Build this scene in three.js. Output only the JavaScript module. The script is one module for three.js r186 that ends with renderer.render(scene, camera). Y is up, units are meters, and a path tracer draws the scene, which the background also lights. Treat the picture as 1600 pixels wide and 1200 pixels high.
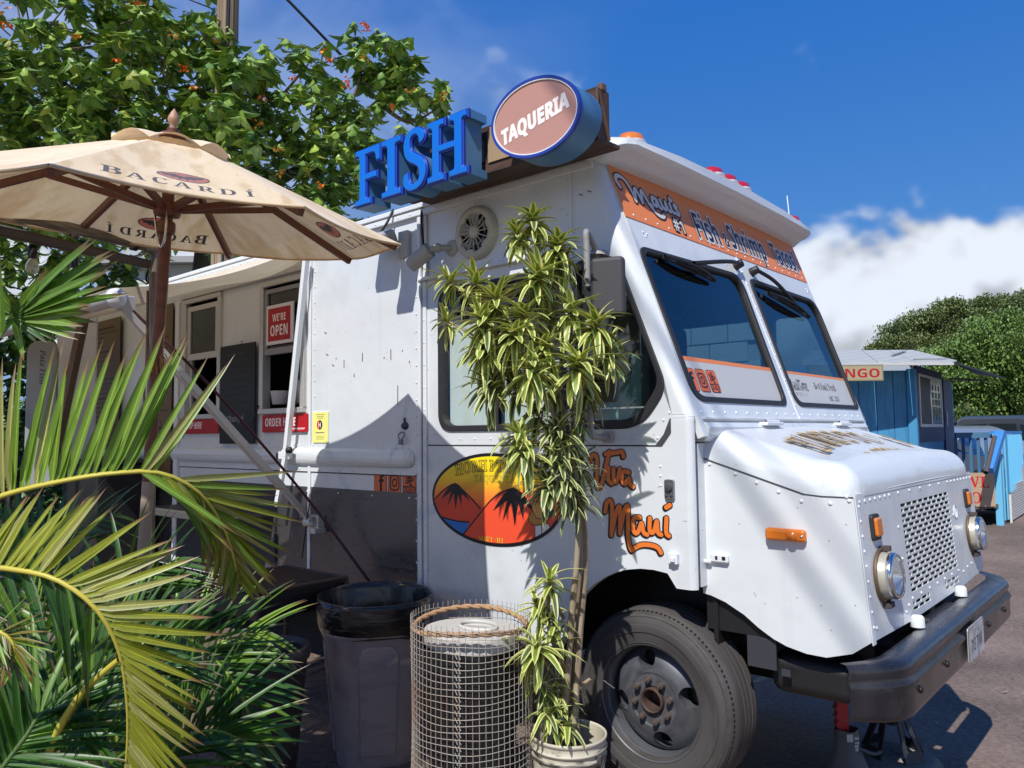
import * as THREE from 'three';
import { mergeGeometries, toCreasedNormals } from 'three/addons/utils/BufferGeometryUtils.js';
import { RoundedBoxGeometry } from 'three/addons/geometries/RoundedBoxGeometry.js';
import { FontLoader } from 'three/addons/loaders/FontLoader.js';
import { Brush, Evaluator, SUBTRACTION } from 'three-bvh-csg';

// ---------------------------------------------------------------- camera, sky, sun, exposure
const scene = new THREE.Scene();
const camera = new THREE.PerspectiveCamera(52.41, 4 / 3, 0.05, 900);
const CAM = new THREE.Vector3(0, 1.55, 2.9);
const camRight = new THREE.Vector3(0.752, -0.011, -0.659), camUp = new THREE.Vector3(0.050, 0.998, 0.041), camBack = new THREE.Vector3(0.657, -0.063, 0.751);
camera.matrixAutoUpdate = true;
camera.position.copy(CAM);
camera.quaternion.setFromRotationMatrix(new THREE.Matrix4().makeBasis(camRight, camUp, camBack));
scene.add(camera);

const SUN_DIR = new THREE.Vector3(0.28, 1, 0.80).normalize();     // towards the sun
const sun = new THREE.DirectionalLight(new THREE.Color().setRGB(1.0, 0.965, 0.91), 4.7);
sun.position.set(-3, 0, -1).addScaledVector(SUN_DIR, 40);
sun.target.position.set(-3, 0, -1);
sun.castShadow = true;
sun.shadow.mapSize.set(4096, 4096);
sun.shadow.radius = 1;
Object.assign(sun.shadow.camera, { left: -26, right: 26, top: 26, bottom: -26, near: 1, far: 90 });
scene.add(sun, sun.target);

const EXPOSURE = 1.06;

let seed = 20240611;
function rnd() { seed = (seed + 0x6D2B79F5) | 0; let t = Math.imul(seed ^ (seed >>> 15), 1 | seed); t = (t + Math.imul(t ^ (t >>> 7), 61 | t)) ^ t; return ((t ^ (t >>> 14)) >>> 0) / 4294967296; }
const rr = (a, b) => a + (b - a) * rnd();
const lerp = (a, b, t) => a + (b - a) * t, clamp = (x, a, b) => Math.min(b, Math.max(a, x));
const smooth = (a, b, x) => { const t = clamp((x - a) / (b - a), 0, 1); return t * t * (3 - 2 * t); };
const V = (x, y, z) => new THREE.Vector3(x, y, z);
function hash2(x, y) { let h = Math.imul(x | 0, 374761393) + Math.imul(y | 0, 668265263); h = Math.imul(h ^ (h >>> 13), 1274126177); return ((h ^ (h >>> 16)) >>> 0) / 4294967296; }
function vnoise(x, y, px = 0, py = 0) {
  const xi = Math.floor(x), yi = Math.floor(y), fx = x - xi, fy = y - yi, u = fx * fx * (3 - 2 * fx), v = fy * fy * (3 - 2 * fy);
  const w = (a, p) => (p ? ((a % p) + p) % p : a);
  const x0 = w(xi, px), x1 = w(xi + 1, px), y0 = w(yi, py), y1 = w(yi + 1, py);
  return lerp(lerp(hash2(x0, y0), hash2(x1, y0), u), lerp(hash2(x0, y1), hash2(x1, y1), u), v);
}
function fbm(x, y, oct, px = 0, py = 0) { let s = 0, a = 0.5, n = 0; for (let i = 0; i < oct; i++) { s += a * vnoise(x, y, px, py); n += a; a *= 0.5; x *= 2; y *= 2; px *= 2; py *= 2; } return s / n; }

{ // the sky: deep blue, paler to the horizon, cumulus low down and thin wisps above
  const W = 2048, H = 1024, data = new Float32Array(W * H * 4);
  for (let j = 0; j < H; j++) {
    const el = ((j + 0.5) / H - 0.5) * Math.PI, se = Math.sin(el), ce = Math.cos(el);
    const t = clamp(se, 0, 1), k = Math.pow(1 - t, 3.2);
    const cr = lerp(0.008, 0.17, k), cg = lerp(0.122, 0.42, k), cb = lerp(0.50, 0.78, k);
    for (let i = 0; i < W; i++) {
      const az = ((i + 0.5) / W - 0.5) * 2 * Math.PI, o = (j * W + i) * 4;
      let r = cr, g = cg, b = cb;
      if (se < -0.02) { r = 0.20; g = 0.18; b = 0.17; }
      else {
        // angles to the camera's own heading are not used: the clouds lie all round, heaviest low down
        const e = el * 57.3, a = az * 57.3, X = a / 9, Y = e / 5.5;
        const P = (x) => ((x % 40) + 40) % 40;
        const warp = fbm(P(X * 0.5 + 20), Y * 0.5 + 3, 3, 40, 0) - 0.5;
        const n = fbm(P(X + 20 + warp), Y + 8.5 + warp * 0.7, 6, 40, 0), n2 = fbm(P(X + 20 + warp), Y + 8.5 + 0.45 + warp * 0.7, 5, 40, 0), big = fbm(P(X * 0.25 + 10), Y * 0.33 + 11, 3, 10, 0);
        const bank = smooth(17.5, 11.5, e + 6 * (big - 0.5));
        let d = smooth(0.62 - 0.235 * bank, 0.73 - 0.245 * bank, n * 0.85 + big * 0.15) * smooth(34, 22, e) * lerp(0.26, 1, bank);
        const milky = smooth(42, 6, Math.abs(((a - 196 + 540) % 360) - 180)) * smooth(42, 12, e) * (0.25 + 0.6 * n);
        const wisps = 0.035 * smooth(0.50, 0.72, fbm(P(X * 0.6 + Y * 0.5 + 24), Y * 1.4 + 3, 5, 0, 0)) * smooth(80, 45, e) * smooth(9, 22, e) * smooth(0.42, 0.6, big);
        const lit = 0.60 + 0.52 * smooth(-0.16, 0.14, n - n2);
        const c = clamp(d + milky + wisps, 0, 1);
        r = lerp(r, 0.70 * lit, c); g = lerp(g, 0.75 * lit, c); b = lerp(b, 0.84 * lit, c);
      }
      data[o] = r; data[o + 1] = g; data[o + 2] = b; data[o + 3] = 1;
    }
  }
  const sky = new THREE.DataTexture(data, W, H, THREE.RGBAFormat, THREE.FloatType);
  sky.mapping = THREE.EquirectangularReflectionMapping; sky.magFilter = sky.minFilter = THREE.LinearFilter; sky.needsUpdate = true;
  scene.background = sky; scene.environment = sky;
}

// ---------------------------------------------------------------- helpers
const C = (r, g, b) => new THREE.Color().setRGB(r, g, b);
function mat(c, roughness = 0.6, o = {}) { return new THREE.MeshStandardMaterial({ color: C(...c), roughness, metalness: 0, side: THREE.DoubleSide, ...o }); }
function phys(c, roughness, o = {}) { return new THREE.MeshPhysicalMaterial({ color: C(...c), roughness, side: THREE.DoubleSide, ...o }); }
function dataTex(n, fn, rep = 1, srgb = false) {
  const d = new Uint8Array(n * n * 4);
  for (let y = 0; y < n; y++) for (let x = 0; x < n; x++) { const c = fn(x / n, y / n), o = (y * n + x) * 4; d[o] = clamp(c[0], 0, 1) * 255; d[o + 1] = clamp(c[1], 0, 1) * 255; d[o + 2] = clamp(c[2], 0, 1) * 255; d[o + 3] = 255; }
  const t = new THREE.DataTexture(d, n, n); t.wrapS = t.wrapT = THREE.RepeatWrapping; t.magFilter = THREE.LinearFilter; t.minFilter = THREE.LinearFilter;
  t.repeat.set(rep, rep); if (srgb) t.colorSpace = THREE.SRGBColorSpace; t.needsUpdate = true; return t;
}
function retile(t, rx, ry = rx) { const c = t.clone(); c.repeat.set(rx, ry); c.needsUpdate = true; return c; }
const grey = (f) => (u, v) => { const g = f(u, v); return [g, g, g]; };
function canvasTex(w, h, draw) {
  const c = document.createElement('canvas'); c.width = w; c.height = h; const x = c.getContext('2d'); draw(x, w, h);
  const t = new THREE.CanvasTexture(c); t.colorSpace = THREE.SRGBColorSpace; return t;
}
function put(name, geo, m, parent) { const o = new THREE.Mesh(Array.isArray(geo) ? merge(geo) : geo, m); o.name = name; o.castShadow = o.receiveShadow = true; (parent || scene).add(o); return o; }
function merge(list) {
  const gs = list.map((g) => { let q = g.index ? g.toNonIndexed() : g; for (const k of Object.keys(q.attributes)) if (!['position', 'normal', 'uv'].includes(k)) q.deleteAttribute(k); if (!q.attributes.uv) q.setAttribute('uv', new THREE.BufferAttribute(new Float32Array(q.attributes.position.count * 2), 2)); if (!q.attributes.normal) q.computeVertexNormals(); return q; });
  return mergeGeometries(gs);
}
const usedNames = new Map();
function numbered(n) { const k = usedNames.get(n) || 0; usedNames.set(n, k + 1); return k ? n + '_' + String(k).padStart(3, '0') : n; }
function thing(name, label, category, group) { const g = new THREE.Group(); g.name = numbered(name); g.userData = { label, category }; if (group) g.userData.group = group; scene.add(g); return g; }
function tag(o, label, category, group) { o.name = numbered(o.name); Object.assign(o.userData, { label, category }); if (group) o.userData.group = group; return o; }
function struct(o) { o.userData.kind = 'structure'; return o; }
function stuff(o) { o.userData.kind = 'stuff'; return o; }
function rebase(o, x, y, z) { // geometry was written in world metres: move the thing's origin to its base
  if (o.isMesh) { o.geometry.translate(-x, -y, -z); }
  for (const c of o.children) { c.position.x -= x; c.position.y -= y; c.position.z -= z; }
  o.position.set(x, y, z); return o;
}
function at(px, py, d) { // a point of the place along the sight line through a pixel of the 1600 x 1200 photograph, d metres ahead
  const a = (px - 800) / 1219, b = (600 - py) / 1219;
  return CAM.clone().addScaledVector(camRight, a * d).addScaledVector(camUp, b * d).addScaledVector(camBack, -d);
}
function basis(o, U, W) { const u = U.clone().normalize(), w = W.clone().normalize(), n = u.clone().cross(w).normalize(); return new THREE.Matrix4().makeBasis(u, w, n).setPosition(o); }
function poly(pts, holes = []) { const s = new THREE.Shape(pts.map((p) => new THREE.Vector2(p[0], p[1]))); s.holes = holes.map((h) => (h.isPath || h.getPoints) ? h : new THREE.Path(h.map((p) => new THREE.Vector2(p[0], p[1])))); return s; }
function roundPoly(pts, r, asPath = true) { // polygon with rounded corners; r is a number or one per corner
  const s = asPath ? new THREE.Path() : new THREE.Shape(), n = pts.length;
  for (let i = 0; i < n; i++) {
    const p = pts[i], a = pts[(i + n - 1) % n], b = pts[(i + 1) % n], q = Array.isArray(r) ? r[i] : r;
    const la = Math.hypot(a[0] - p[0], a[1] - p[1]), lb = Math.hypot(b[0] - p[0], b[1] - p[1]);
    const A = [p[0] + (a[0] - p[0]) * q / la, p[1] + (a[1] - p[1]) * q / la], B = [p[0] + (b[0] - p[0]) * q / lb, p[1] + (b[1] - p[1]) * q / lb];
    if (i === 0) s.moveTo(A[0], A[1]); else s.lineTo(A[0], A[1]);
    s.quadraticCurveTo(p[0], p[1], B[0], B[1]);
  }
  s.closePath(); return s;
}
function sheet(shape, depth, m4, bevel = 0, cs = 8) { // extruded panel whose outer face lies in the basis plane
  const g = new THREE.ExtrudeGeometry(shape, bevel ? { depth: depth - 2 * bevel, bevelEnabled: true, bevelSize: bevel, bevelOffset: -bevel, bevelThickness: bevel, bevelSegments: 2, curveSegments: cs } : { depth, bevelEnabled: false, curveSegments: cs });
  g.translate(0, 0, -depth + bevel); g.applyMatrix4(m4); return g;
}
function inset(pts, d) { // shrink a convex polygon
  const cx = pts.reduce((s, p) => s + p[0], 0) / pts.length, cy = pts.reduce((s, p) => s + p[1], 0) / pts.length;
  return pts.map(([x, y]) => { const l = Math.hypot(x - cx, y - cy); return [x - (x - cx) / l * d * 1.3, y - (y - cy) / l * d * 1.3]; });
}
function ring(outer, rOut, width, depth, m4) { // window rubber
  const s = roundPoly(outer, rOut, false); s.holes = [roundPoly(inset(outer, width), Array.isArray(rOut) ? rOut.map((q) => Math.max(0.01, q - width * 0.5)) : Math.max(0.01, rOut - width * 0.5))];
  return sheet(s, depth, m4, 0.004);
}
function box(x0, y0, z0, x1, y1, z1, r = 0) { const w = Math.abs(x1 - x0), h = Math.abs(y1 - y0), d = Math.abs(z1 - z0); const g = r ? new RoundedBoxGeometry(w, h, d, 2, Math.min(r, w / 2.01, h / 2.01, d / 2.01)) : new THREE.BoxGeometry(w, h, d); g.translate((x0 + x1) / 2, (y0 + y1) / 2, (z0 + z1) / 2); return g; }
function tube(pts, r, seg = 8, n = 0) { const c = pts.length === 2 ? new THREE.LineCurve3(pts[0], pts[1]) : new THREE.CatmullRomCurve3(pts, false, 'centripetal'); return new THREE.TubeGeometry(c, n || Math.max(1, (pts.length - 1) * (pts.length > 2 ? 6 : 1)), r, seg, false); }
function taper(pts, r0, r1, seg = 8, n = 0) { // tube that narrows
  const g = tube(pts, 1, seg, n), c = pts.length === 2 ? new THREE.LineCurve3(pts[0], pts[1]) : new THREE.CatmullRomCurve3(pts, false, 'centripetal'), N = g.parameters.tubularSegments, p = g.attributes.position;
  for (let i = 0; i <= N; i++) { const q = c.getPointAt(i / N), r = lerp(r0, r1, i / N); for (let j = 0; j <= seg; j++) { const k = i * (seg + 1) + j; p.setXYZ(k, q.x + (p.getX(k) - q.x) * r, q.y + (p.getY(k) - q.y) * r, q.z + (p.getZ(k) - q.z) * r); } }
  return g;
}
function bar(a, b, w, h, up = V(0, 1, 0)) { // squared bar from a to b
  const d = b.clone().sub(a), L = d.length(), g = new THREE.BoxGeometry(w, h, L), z = d.normalize(), x = up.clone().cross(z).normalize(), y = z.clone().cross(x);
  g.applyMatrix4(new THREE.Matrix4().makeBasis(x, y, z).setPosition(a.clone().add(b).multiplyScalar(0.5))); return g;
}
function loft(rings, closed = true, uvx = 1, uvy = 1) { // rings of equal length -> smooth surface
  const n = rings[0].length, pos = [], uv = [], idx = [], m = closed ? n + 1 : n;
  rings.forEach((r, i) => { for (let j = 0; j < m; j++) { const p = r[j % n]; pos.push(p.x, p.y, p.z); uv.push(j / (m - 1) * uvx, i / (rings.length - 1) * uvy); } });
  for (let i = 0; i < rings.length - 1; i++) for (let j = 0; j < m - 1; j++) { const a = i * m + j; idx.push(a, a + 1, a + m, a + 1, a + m + 1, a + m); }
  const g = new THREE.BufferGeometry(); g.setAttribute('position', new THREE.Float32BufferAttribute(pos, 3)); g.setAttribute('uv', new THREE.Float32BufferAttribute(uv, 2)); g.setIndex(idx); g.computeVertexNormals();
  if (closed) { const nm = g.attributes.normal; for (let i = 0; i < rings.length; i++) { const a = i * m, b = a + n, x = nm.getX(a) + nm.getX(b), y = nm.getY(a) + nm.getY(b), z = nm.getZ(a) + nm.getZ(b), l = Math.hypot(x, y, z) || 1; nm.setXYZ(a, x / l, y / l, z / l); nm.setXYZ(b, x / l, y / l, z / l); } }
  return g;
}
const lathe = (pts, seg = 40) => new THREE.LatheGeometry(pts.map((p) => new THREE.Vector2(p[0], p[1])), seg);
function rivets(list, N, r = 0.008) { // domed rivet heads standing on a surface of normal N
  const q = new THREE.Quaternion().setFromUnitVectors(V(0, 1, 0), N.clone().normalize());
  return list.map((p) => { const g = new THREE.SphereGeometry(r, 7, 3, 0, Math.PI * 2, 0, Math.PI / 2); g.scale(1, 0.7, 1); g.applyQuaternion(q); g.translate(p.x, p.y, p.z); return g; });
}
const row = (a, b, n) => Array.from({ length: n }, (_, i) => a.clone().lerp(b, n > 1 ? i / (n - 1) : 0));
function decal(name, parent, w, h, m4, px, draw, o = {}) { // printed vinyl: a thin sheet in the basis plane, centred on its origin
  const t = canvasTex(Math.round(w * px), Math.round(h * px), draw), g = new THREE.PlaneGeometry(w, h);
  g.applyMatrix4(m4); return put(name, g, new THREE.MeshStandardMaterial({ map: t, alphaTest: 0.5, roughness: 0.45, side: THREE.DoubleSide, ...o }), parent);
}
const font = await new FontLoader().loadAsync('fonts/droid/droid_serif_bold.typeface.json');
const serifReg = await new FontLoader().loadAsync('fonts/droid/droid_serif_regular.typeface.json');
function glyph(f, ch, x0, y0, w, h) { // shapes of one letter fitted to a box
  const ss = f.generateShapes(ch, 1), bb = new THREE.Box2(); ss.forEach((s) => s.getPoints(8).forEach((p) => bb.expandByPoint(p)));
  const sz = bb.getSize(new THREE.Vector2()), fit = (p) => new THREE.Vector2(x0 + (p.x - bb.min.x) / sz.x * w, y0 + (p.y - bb.min.y) / sz.y * h);
  return ss.map((s) => { const q = new THREE.Shape(s.getPoints(10).map(fit)); q.holes = s.holes.map((k) => new THREE.Path(k.getPoints(10).map(fit))); return q; });
}
// ---------------------------------------------------------------- shared surface textures
const paintTex = dataTex(512, (u, v) => { const n = fbm(u * 8, v * 8, 5, 8, 8), s = fbm(u * 48, v * 3 + 5, 4, 48, 3); const g = 0.985 - 0.04 * smooth(0.5, 0.8, n) - 0.018 * smooth(0.6, 0.85, s); const dot = hash2(u * 512 + 7, v * 512 + 3) > 0.9993 ? 0.45 : 1; return [g * Math.sqrt(dot), g * 0.998 * dot, g * 0.99 * dot]; }, 0.45, true);
const paintRough = dataTex(256, grey((u, v) => 0.62 + 0.5 * (fbm(u * 10, v * 10, 4, 10, 10) - 0.5)), 0.6);
const dentBump = dataTex(256, grey((u, v) => fbm(u * 4, v * 4, 4, 4, 4)), 0.7);
const M = {
  white: phys([0.715, 0.755, 0.78], 0.55, { map: paintTex, roughnessMap: paintRough, clearcoat: 0.35, clearcoatRoughness: 0.25, bumpMap: dentBump, bumpScale: 0.010 }),
  whiteTrim: mat([0.72, 0.75, 0.77], 0.4),
  rubber: mat([0.022, 0.022, 0.024], 0.55),
  black: mat([0.012, 0.012, 0.013], 0.5),
  darkIn: mat([0.05, 0.052, 0.055], 0.8),
  chrome: mat([0.75, 0.74, 0.70], 0.18, { metalness: 1 }),
  steel: mat([0.15, 0.145, 0.15], 0.46, { metalness: 0.7, roughnessMap: retile(paintRough, 1.4, 5) }),
  alu: mat([0.62, 0.61, 0.58], 0.45, { metalness: 0.55 }),
  glass: phys([0.90, 0.94, 0.94], 0.03, { transmission: 1, thickness: 0, ior: 1.5 }),
  tint: phys([0.30, 0.42, 0.46], 0.03, { transmission: 1, thickness: 0, ior: 1.6 }),
  amber: phys([0.85, 0.24, 0.02], 0.25, { transmission: 0.25, thickness: 0, clearcoat: 0.6 }),
  red: phys([0.50, 0.015, 0.03], 0.25, { transmission: 0.15, thickness: 0, clearcoat: 0.6 }),
  film: mat([0.55, 0.54, 0.51], 0.35),
  orange: mat([0.80, 0.235, 0.065], 0.42),
};

// ---------------------------------------------------------------- ground: it falls away in a shallow drain under the truck, which stands level on jacks
const groundY = (x, z) => -0.25 * smooth(0.1, -2.2, z) * (1 - smooth(-5, -11, z)) * smooth(-6, -2.5, x);
{
  const asph = dataTex(1024, (u, v) => {
    const big = fbm(u * 6, v * 6, 4, 6, 6), g = fbm(u * 220, v * 220, 2, 220, 220), sp = Math.pow(hash2(u * 1024, v * 1024), 14);
    const l = 0.47 + 0.17 * (big - 0.5) + 0.16 * (g - 0.5) + 0.15 * sp; return [l * 1.09, l * 0.96, l * 0.89];
  }, 1, true);
  const bump = dataTex(512, grey((u, v) => 0.6 * fbm(u * 120, v * 120, 3, 120, 120) + 0.4 * fbm(u * 12, v * 12, 3, 12, 12)), 1);
  const col = []; const ax = (a, b, st) => { const l = [-800, -200, -60, -25]; for (let v = a; v <= b; v += st) l.push(v); l.push(25, 60, 200, 800); return l; }, xs = ax(-14, 14, 0.5), zs = ax(-14, 14, 0.35), pos = [], uv = [], idx = [];
  for (const z of zs) for (const x of xs) { pos.push(x, groundY(x, z), z); uv.push(x / 4, -z / 4); const st = 0.90 + 0.22 * (fbm(x * 0.35 + 50, z * 0.35 + 50, 4) - 0.3) - 0.30 * smooth(0.62, 0.75, fbm(x * 0.8 + 20, z * 0.8 + 90, 3)); col.push(st, st * 0.99, st * 0.98); }
  for (let j = 0; j < zs.length - 1; j++) for (let i = 0; i < xs.length - 1; i++) { const a = j * xs.length + i; idx.push(a, a + xs.length, a + 1, a + 1, a + xs.length, a + xs.length + 1); }
  const g = new THREE.BufferGeometry(); g.setAttribute('position', new THREE.Float32BufferAttribute(pos, 3)); g.setAttribute('uv', new THREE.Float32BufferAttribute(uv, 2)); g.setAttribute('color', new THREE.Float32BufferAttribute(col, 3)); g.setIndex(idx); g.computeVertexNormals();
  struct(put('ground', g, mat([0.78, 0.755, 0.725], 0.92, { vertexColors: true, map: asph, bumpMap: retile(bump, 2.5), bumpScale: 0.006 })));
  // fallen leaves and grit on the asphalt in front of the truck
  const lit = [];
  for (let i = 0; i < 150; i++) { const a = new THREE.CircleGeometry(rr(0.008, 0.03), 5); a.scale(1, rr(0.25, 0.6), 1); a.rotateX(-Math.PI / 2 + rr(-0.3, 0.3)); a.rotateY(rr(0, 6.3)); const lx = rr(-2, 5), lz = rr(-9, -0.8); a.translate(lx, groundY(lx, lz) + 0.014, lz); lit.push(a); }
  const o = stuff(put('leaf_litter', lit, mat([0.38, 0.30, 0.2], 0.9))); tag(o, 'scattered dry leaf bits on the asphalt in front of the truck', 'leaf litter');
}

// ---------------------------------------------------------------- the food truck
const ZF = -2.28, truck = thing('food_truck', 'white step van food truck with an orange banner over its windscreen', 'food truck');
const SIDE = basis(V(0, 0, 0), V(1, 0, 0), V(0, 1, 0));
const S0 = V(-1.562, 1.615, 0), T0 = V(-1.987, 2.80, 0), wsV = T0.clone().sub(S0).normalize(), wsU = V(0, 0, -1), wsN = wsU.clone().cross(wsV);
const WS = basis(S0, wsU, wsV), WSL = T0.distanceTo(S0), wsP = (u, v, n = 0) => S0.clone().addScaledVector(wsU, u).addScaledVector(wsV, v).addScaledVector(wsN, n);
const cornerX = (y) => (y > 1.615 ? -1.562 - (y - 1.615) * 0.425 / 1.185 : -1.562);
const RA = 0.085;                                                     // radius of the rounded front posts
{
  const doorL = [[-3.06, 1.565], [-2.20, 1.565], [-2.20, 2.335], [-3.06, 2.335]];
  const quarter = [[-2.145, 1.565], [-1.80, 1.565], [-1.665, 1.735], [-1.905, 2.345], [-2.145, 2.345]];
  const orderW = [[-4.80, 1.735], [-4.315, 1.735], [-4.315, 2.57], [-4.80, 2.57]], pickW = [[-5.915, 1.72], [-5.385, 1.72], [-5.385, 2.585], [-5.915, 2.585]];
  const side = (z, inner) => {
    const m = basis(V(0, 0, z), V(1, 0, 0), V(0, 1, 0)), dep = 0.035, mm = m.clone();
    const flip = z < -1 ? new THREE.Matrix4().makeTranslation(0, 0, dep) : new THREE.Matrix4();
    mm.premultiply(flip);
    const cargo = poly([[-8.4, 0.55], [-3.19, 0.55], [-3.19, 2.80], [-8.4, 2.80]], z > -1 ? [orderW, pickW] : []);
    put('cargo_side', sheet(cargo, dep, mm), M.white, truck);
    const arch = [];
    for (let i = 0; i <= 22; i++) { const a = Math.PI * (1 - i / 22) * 0.93 + 0.2; arch.push([-1.775 + Math.cos(a) * 0.50, 0.44 + Math.sin(a) * 0.53]); }
    const pts = [[-3.178, 0.56], [-2.262, 0.56], ...arch.filter((p) => p[0] < -1.56 - RA + 0.002 && p[1] > 0.575), [-1.562 - RA, 0.905], [-1.562 - RA, 1.615], [cornerX(2.80) - RA, 2.80], [-3.178, 2.80]];
    put('cab_side', sheet(poly(pts, [roundPoly(doorL, 0.10), roundPoly(quarter, [0.03, 0.10, 0.07, 0.07, 0.05])]), dep, mm), M.white, truck);
  };
  side(0); side(ZF);
  // rounded front posts from roof to bumper height, both sides
  for (const s of [0, 1]) {
    const rings = [];
    for (const y of [0.905, 1.1, 1.25, 1.60, 1.615, 1.63, 2.0, 2.4, 2.80]) {
      const r = []; const x = cornerX(y), rad = lerp(0.03, RA, smooth(1.60, 1.72, y)); r.push(V(x - RA, 0, 0).setZ(s ? ZF : 0).setY(y));
      for (let i = 0; i <= 10; i++) { const a = i / 10 * Math.PI / 2; const px = x - rad + rad * Math.sin(a), pz = rad * (Math.cos(a) - 1); r.push(V(px, y, s ? ZF - pz : pz)); }
      rings.push(r);
    }
    if (s) rings.forEach((r) => r.reverse());
    put('front_post', loft(rings, false, 0.13, 2), M.white, truck);
  }
  // lower front wall of the cab, floor, roof, back, bulkhead
  put('cowl', [box(-1.66, 0.905, -RA, -1.58, 1.50, ZF + RA)], M.white, truck);
  put('body_floor', [box(-8.38, 0.50, -0.04, -2.31, 0.548, ZF + 0.04), box(-2.31, 0.56, -0.42, -1.66, 0.60, ZF + 0.42)], M.black, truck);
  put('rear_wall', box(-8.44, 0.55, -0.002, -8.402, 2.8, ZF + 0.002), M.white, truck);
  const roof = []; for (let i = 0; i <= 16; i++) { const t = i / 16, z = lerp(0.015, ZF - 0.015, t), y = 2.83 + 0.10 * (1 - Math.pow(Math.abs(2 * t - 1), 2.6)); roof.push([-z, y]); }
  const rs = poly([[-0.015, 2.782], ...roof, [-(ZF - 0.015), 2.782]]);
  { const g = new THREE.ExtrudeGeometry(rs, { depth: 6.43, bevelEnabled: false }); g.applyMatrix4(basis(V(-8.43, 0, 0), V(0, 0, -1), V(0, 1, 0))); g.translate(0, 0, 0); put('roof', g, M.white, truck); }
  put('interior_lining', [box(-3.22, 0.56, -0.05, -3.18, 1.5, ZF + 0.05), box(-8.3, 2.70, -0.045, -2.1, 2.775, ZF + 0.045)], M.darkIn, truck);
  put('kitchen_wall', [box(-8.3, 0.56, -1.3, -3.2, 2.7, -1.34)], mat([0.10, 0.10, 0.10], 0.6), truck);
  // drip rail along the roof edge and over the doorway
  put('drip_rail', [box(-8.42, 2.765, 0.001, -2.02, 2.800, 0.022, 0.006), box(-8.42, 2.805, 0.016, -2.0, 2.835, 0.03, 0.006), box(-3.2, 2.395, 0.001, -2.16, 2.415, 0.03, 0.006)], M.whiteTrim, truck);
  put('door_post', [box(-3.215, 0.56, 0.001, -3.188, 2.76, 0.02, 0.006), box(-3.178, 0.56, 0.001, -3.150, 2.39, 0.012, 0.004)], M.whiteTrim, truck);
  for (const g of [box(-2.162, 2.345, 0.0005, -2.150, 2.765, 0.005), box(-2.142, 2.345, 0.0005, -2.138, 2.765, 0.003), box(-4.262, 0.56, 0.0005, -4.235, 2.76, 0.012, 0.004), box(-6.06, 0.56, 0.001, -6.0, 2.62, 0.03, 0.006)]) put('panel_seam', g, M.whiteTrim, truck);
  // belt rail: rounded bulge with a flat flange above and below
  const prof = (x, k) => { const r = []; for (let i = 0; i <= 12; i++) { const a = i / 12 * Math.PI; r.push(V(x, 1.418 - 0.055 * Math.cos(a) * k - (1 - k) * 0.0, 0.004 + 0.034 * Math.sin(a) * k)); } return r; };
  const rg = [prof(-8.4, 1), prof(-3.32, 1), prof(-3.285, 0.93), prof(-3.262, 0.72), prof(-3.25, 0.4), prof(-3.247, 0.02)];
  put('belt_rail', [loft(rg, false, 1, 5), sheet(roundPoly([[-8.4, 1.325], [-3.225, 1.325], [-3.225, 1.50], [-8.4, 1.50]], [0.01, 0.04, 0.02, 0.01], false), 0.004, basis(V(0, 0, 0.0045), V(1, 0, 0), V(0, 1, 0)))], M.white, truck);
  put('belt_edge', [box(-8.4, 1.318, 0.0006, -3.24, 1.324, 0.003)], M.darkIn, truck);
  put('kick_panel', sheet(poly([[-8.38, 0.56], [-3.232, 0.56], [-3.232, 1.228], [-8.38, 1.228]]), 0.003, basis(V(0, 0, 0.0035), V(1, 0, 0), V(0, 1, 0))), M.steel, truck);
  put('kick_edge', [box(-3.232, 0.56, 0.0005, -3.222, 1.228, 0.006)], M.alu, truck);
  const rv = [];
  rv.push(...row(V(-8, 1.478, 0.005), V(-3.3, 1.478, 0.005), 44), ...row(V(-8, 1.340, 0.005), V(-3.26, 1.340, 0.005), 44), ...row(V(-6, 2.783, 0.022), V(-2.05, 2.783, 0.022), 40));
  rv.push(...row(V(-3.24, 0.62, 0.001), V(-3.24, 1.2, 0.004), 6), ...row(V(-3.24, 1.55, 0.001), V(-3.24, 2.7, 0.001), 13), ...row(V(-4.205, 1.5, 0.001), V(-4.205, 2.7, 0.001), 13), ...row(V(-4.6, 1.20, 0.0035), V(-3.3, 1.20, 0.0035), 5));
  rv.push(...row(V(-2.18, 2.4, 0.001), V(-2.18, 2.75, 0.001), 5), ...row(V(-2.9, 1.525, 0), V(-1.72, 1.525, 0), 12), ...row(V(-1.69, 1.60, 0), V(-1.66, 1.63, 0), 2), ...row(V(-1.71, 1.405, 0), V(-1.71, 1.325, 0), 3), ...row(V(-3.165, 0.7, 0.012), V(-3.165, 2.3, 0.012), 14));
  stuff(put('rivets', rivets(rv, V(0, 0, 1), 0.0062), M.whiteTrim, truck));
  const panel = roundPoly([[-3.145, 1.495], [-1.73, 1.495], [-1.69, 1.54], [-1.66, 1.605], [-1.655, 1.61], [-1.655, 1.545], [-1.70, 1.489], [-3.145, 1.489]], 0.004, false);
  put('window_panel_edge', sheet(panel, 0.002, basis(V(0, 0, 0.0022), V(1, 0, 0), V(0, 1, 0))), M.darkIn, truck);

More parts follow.
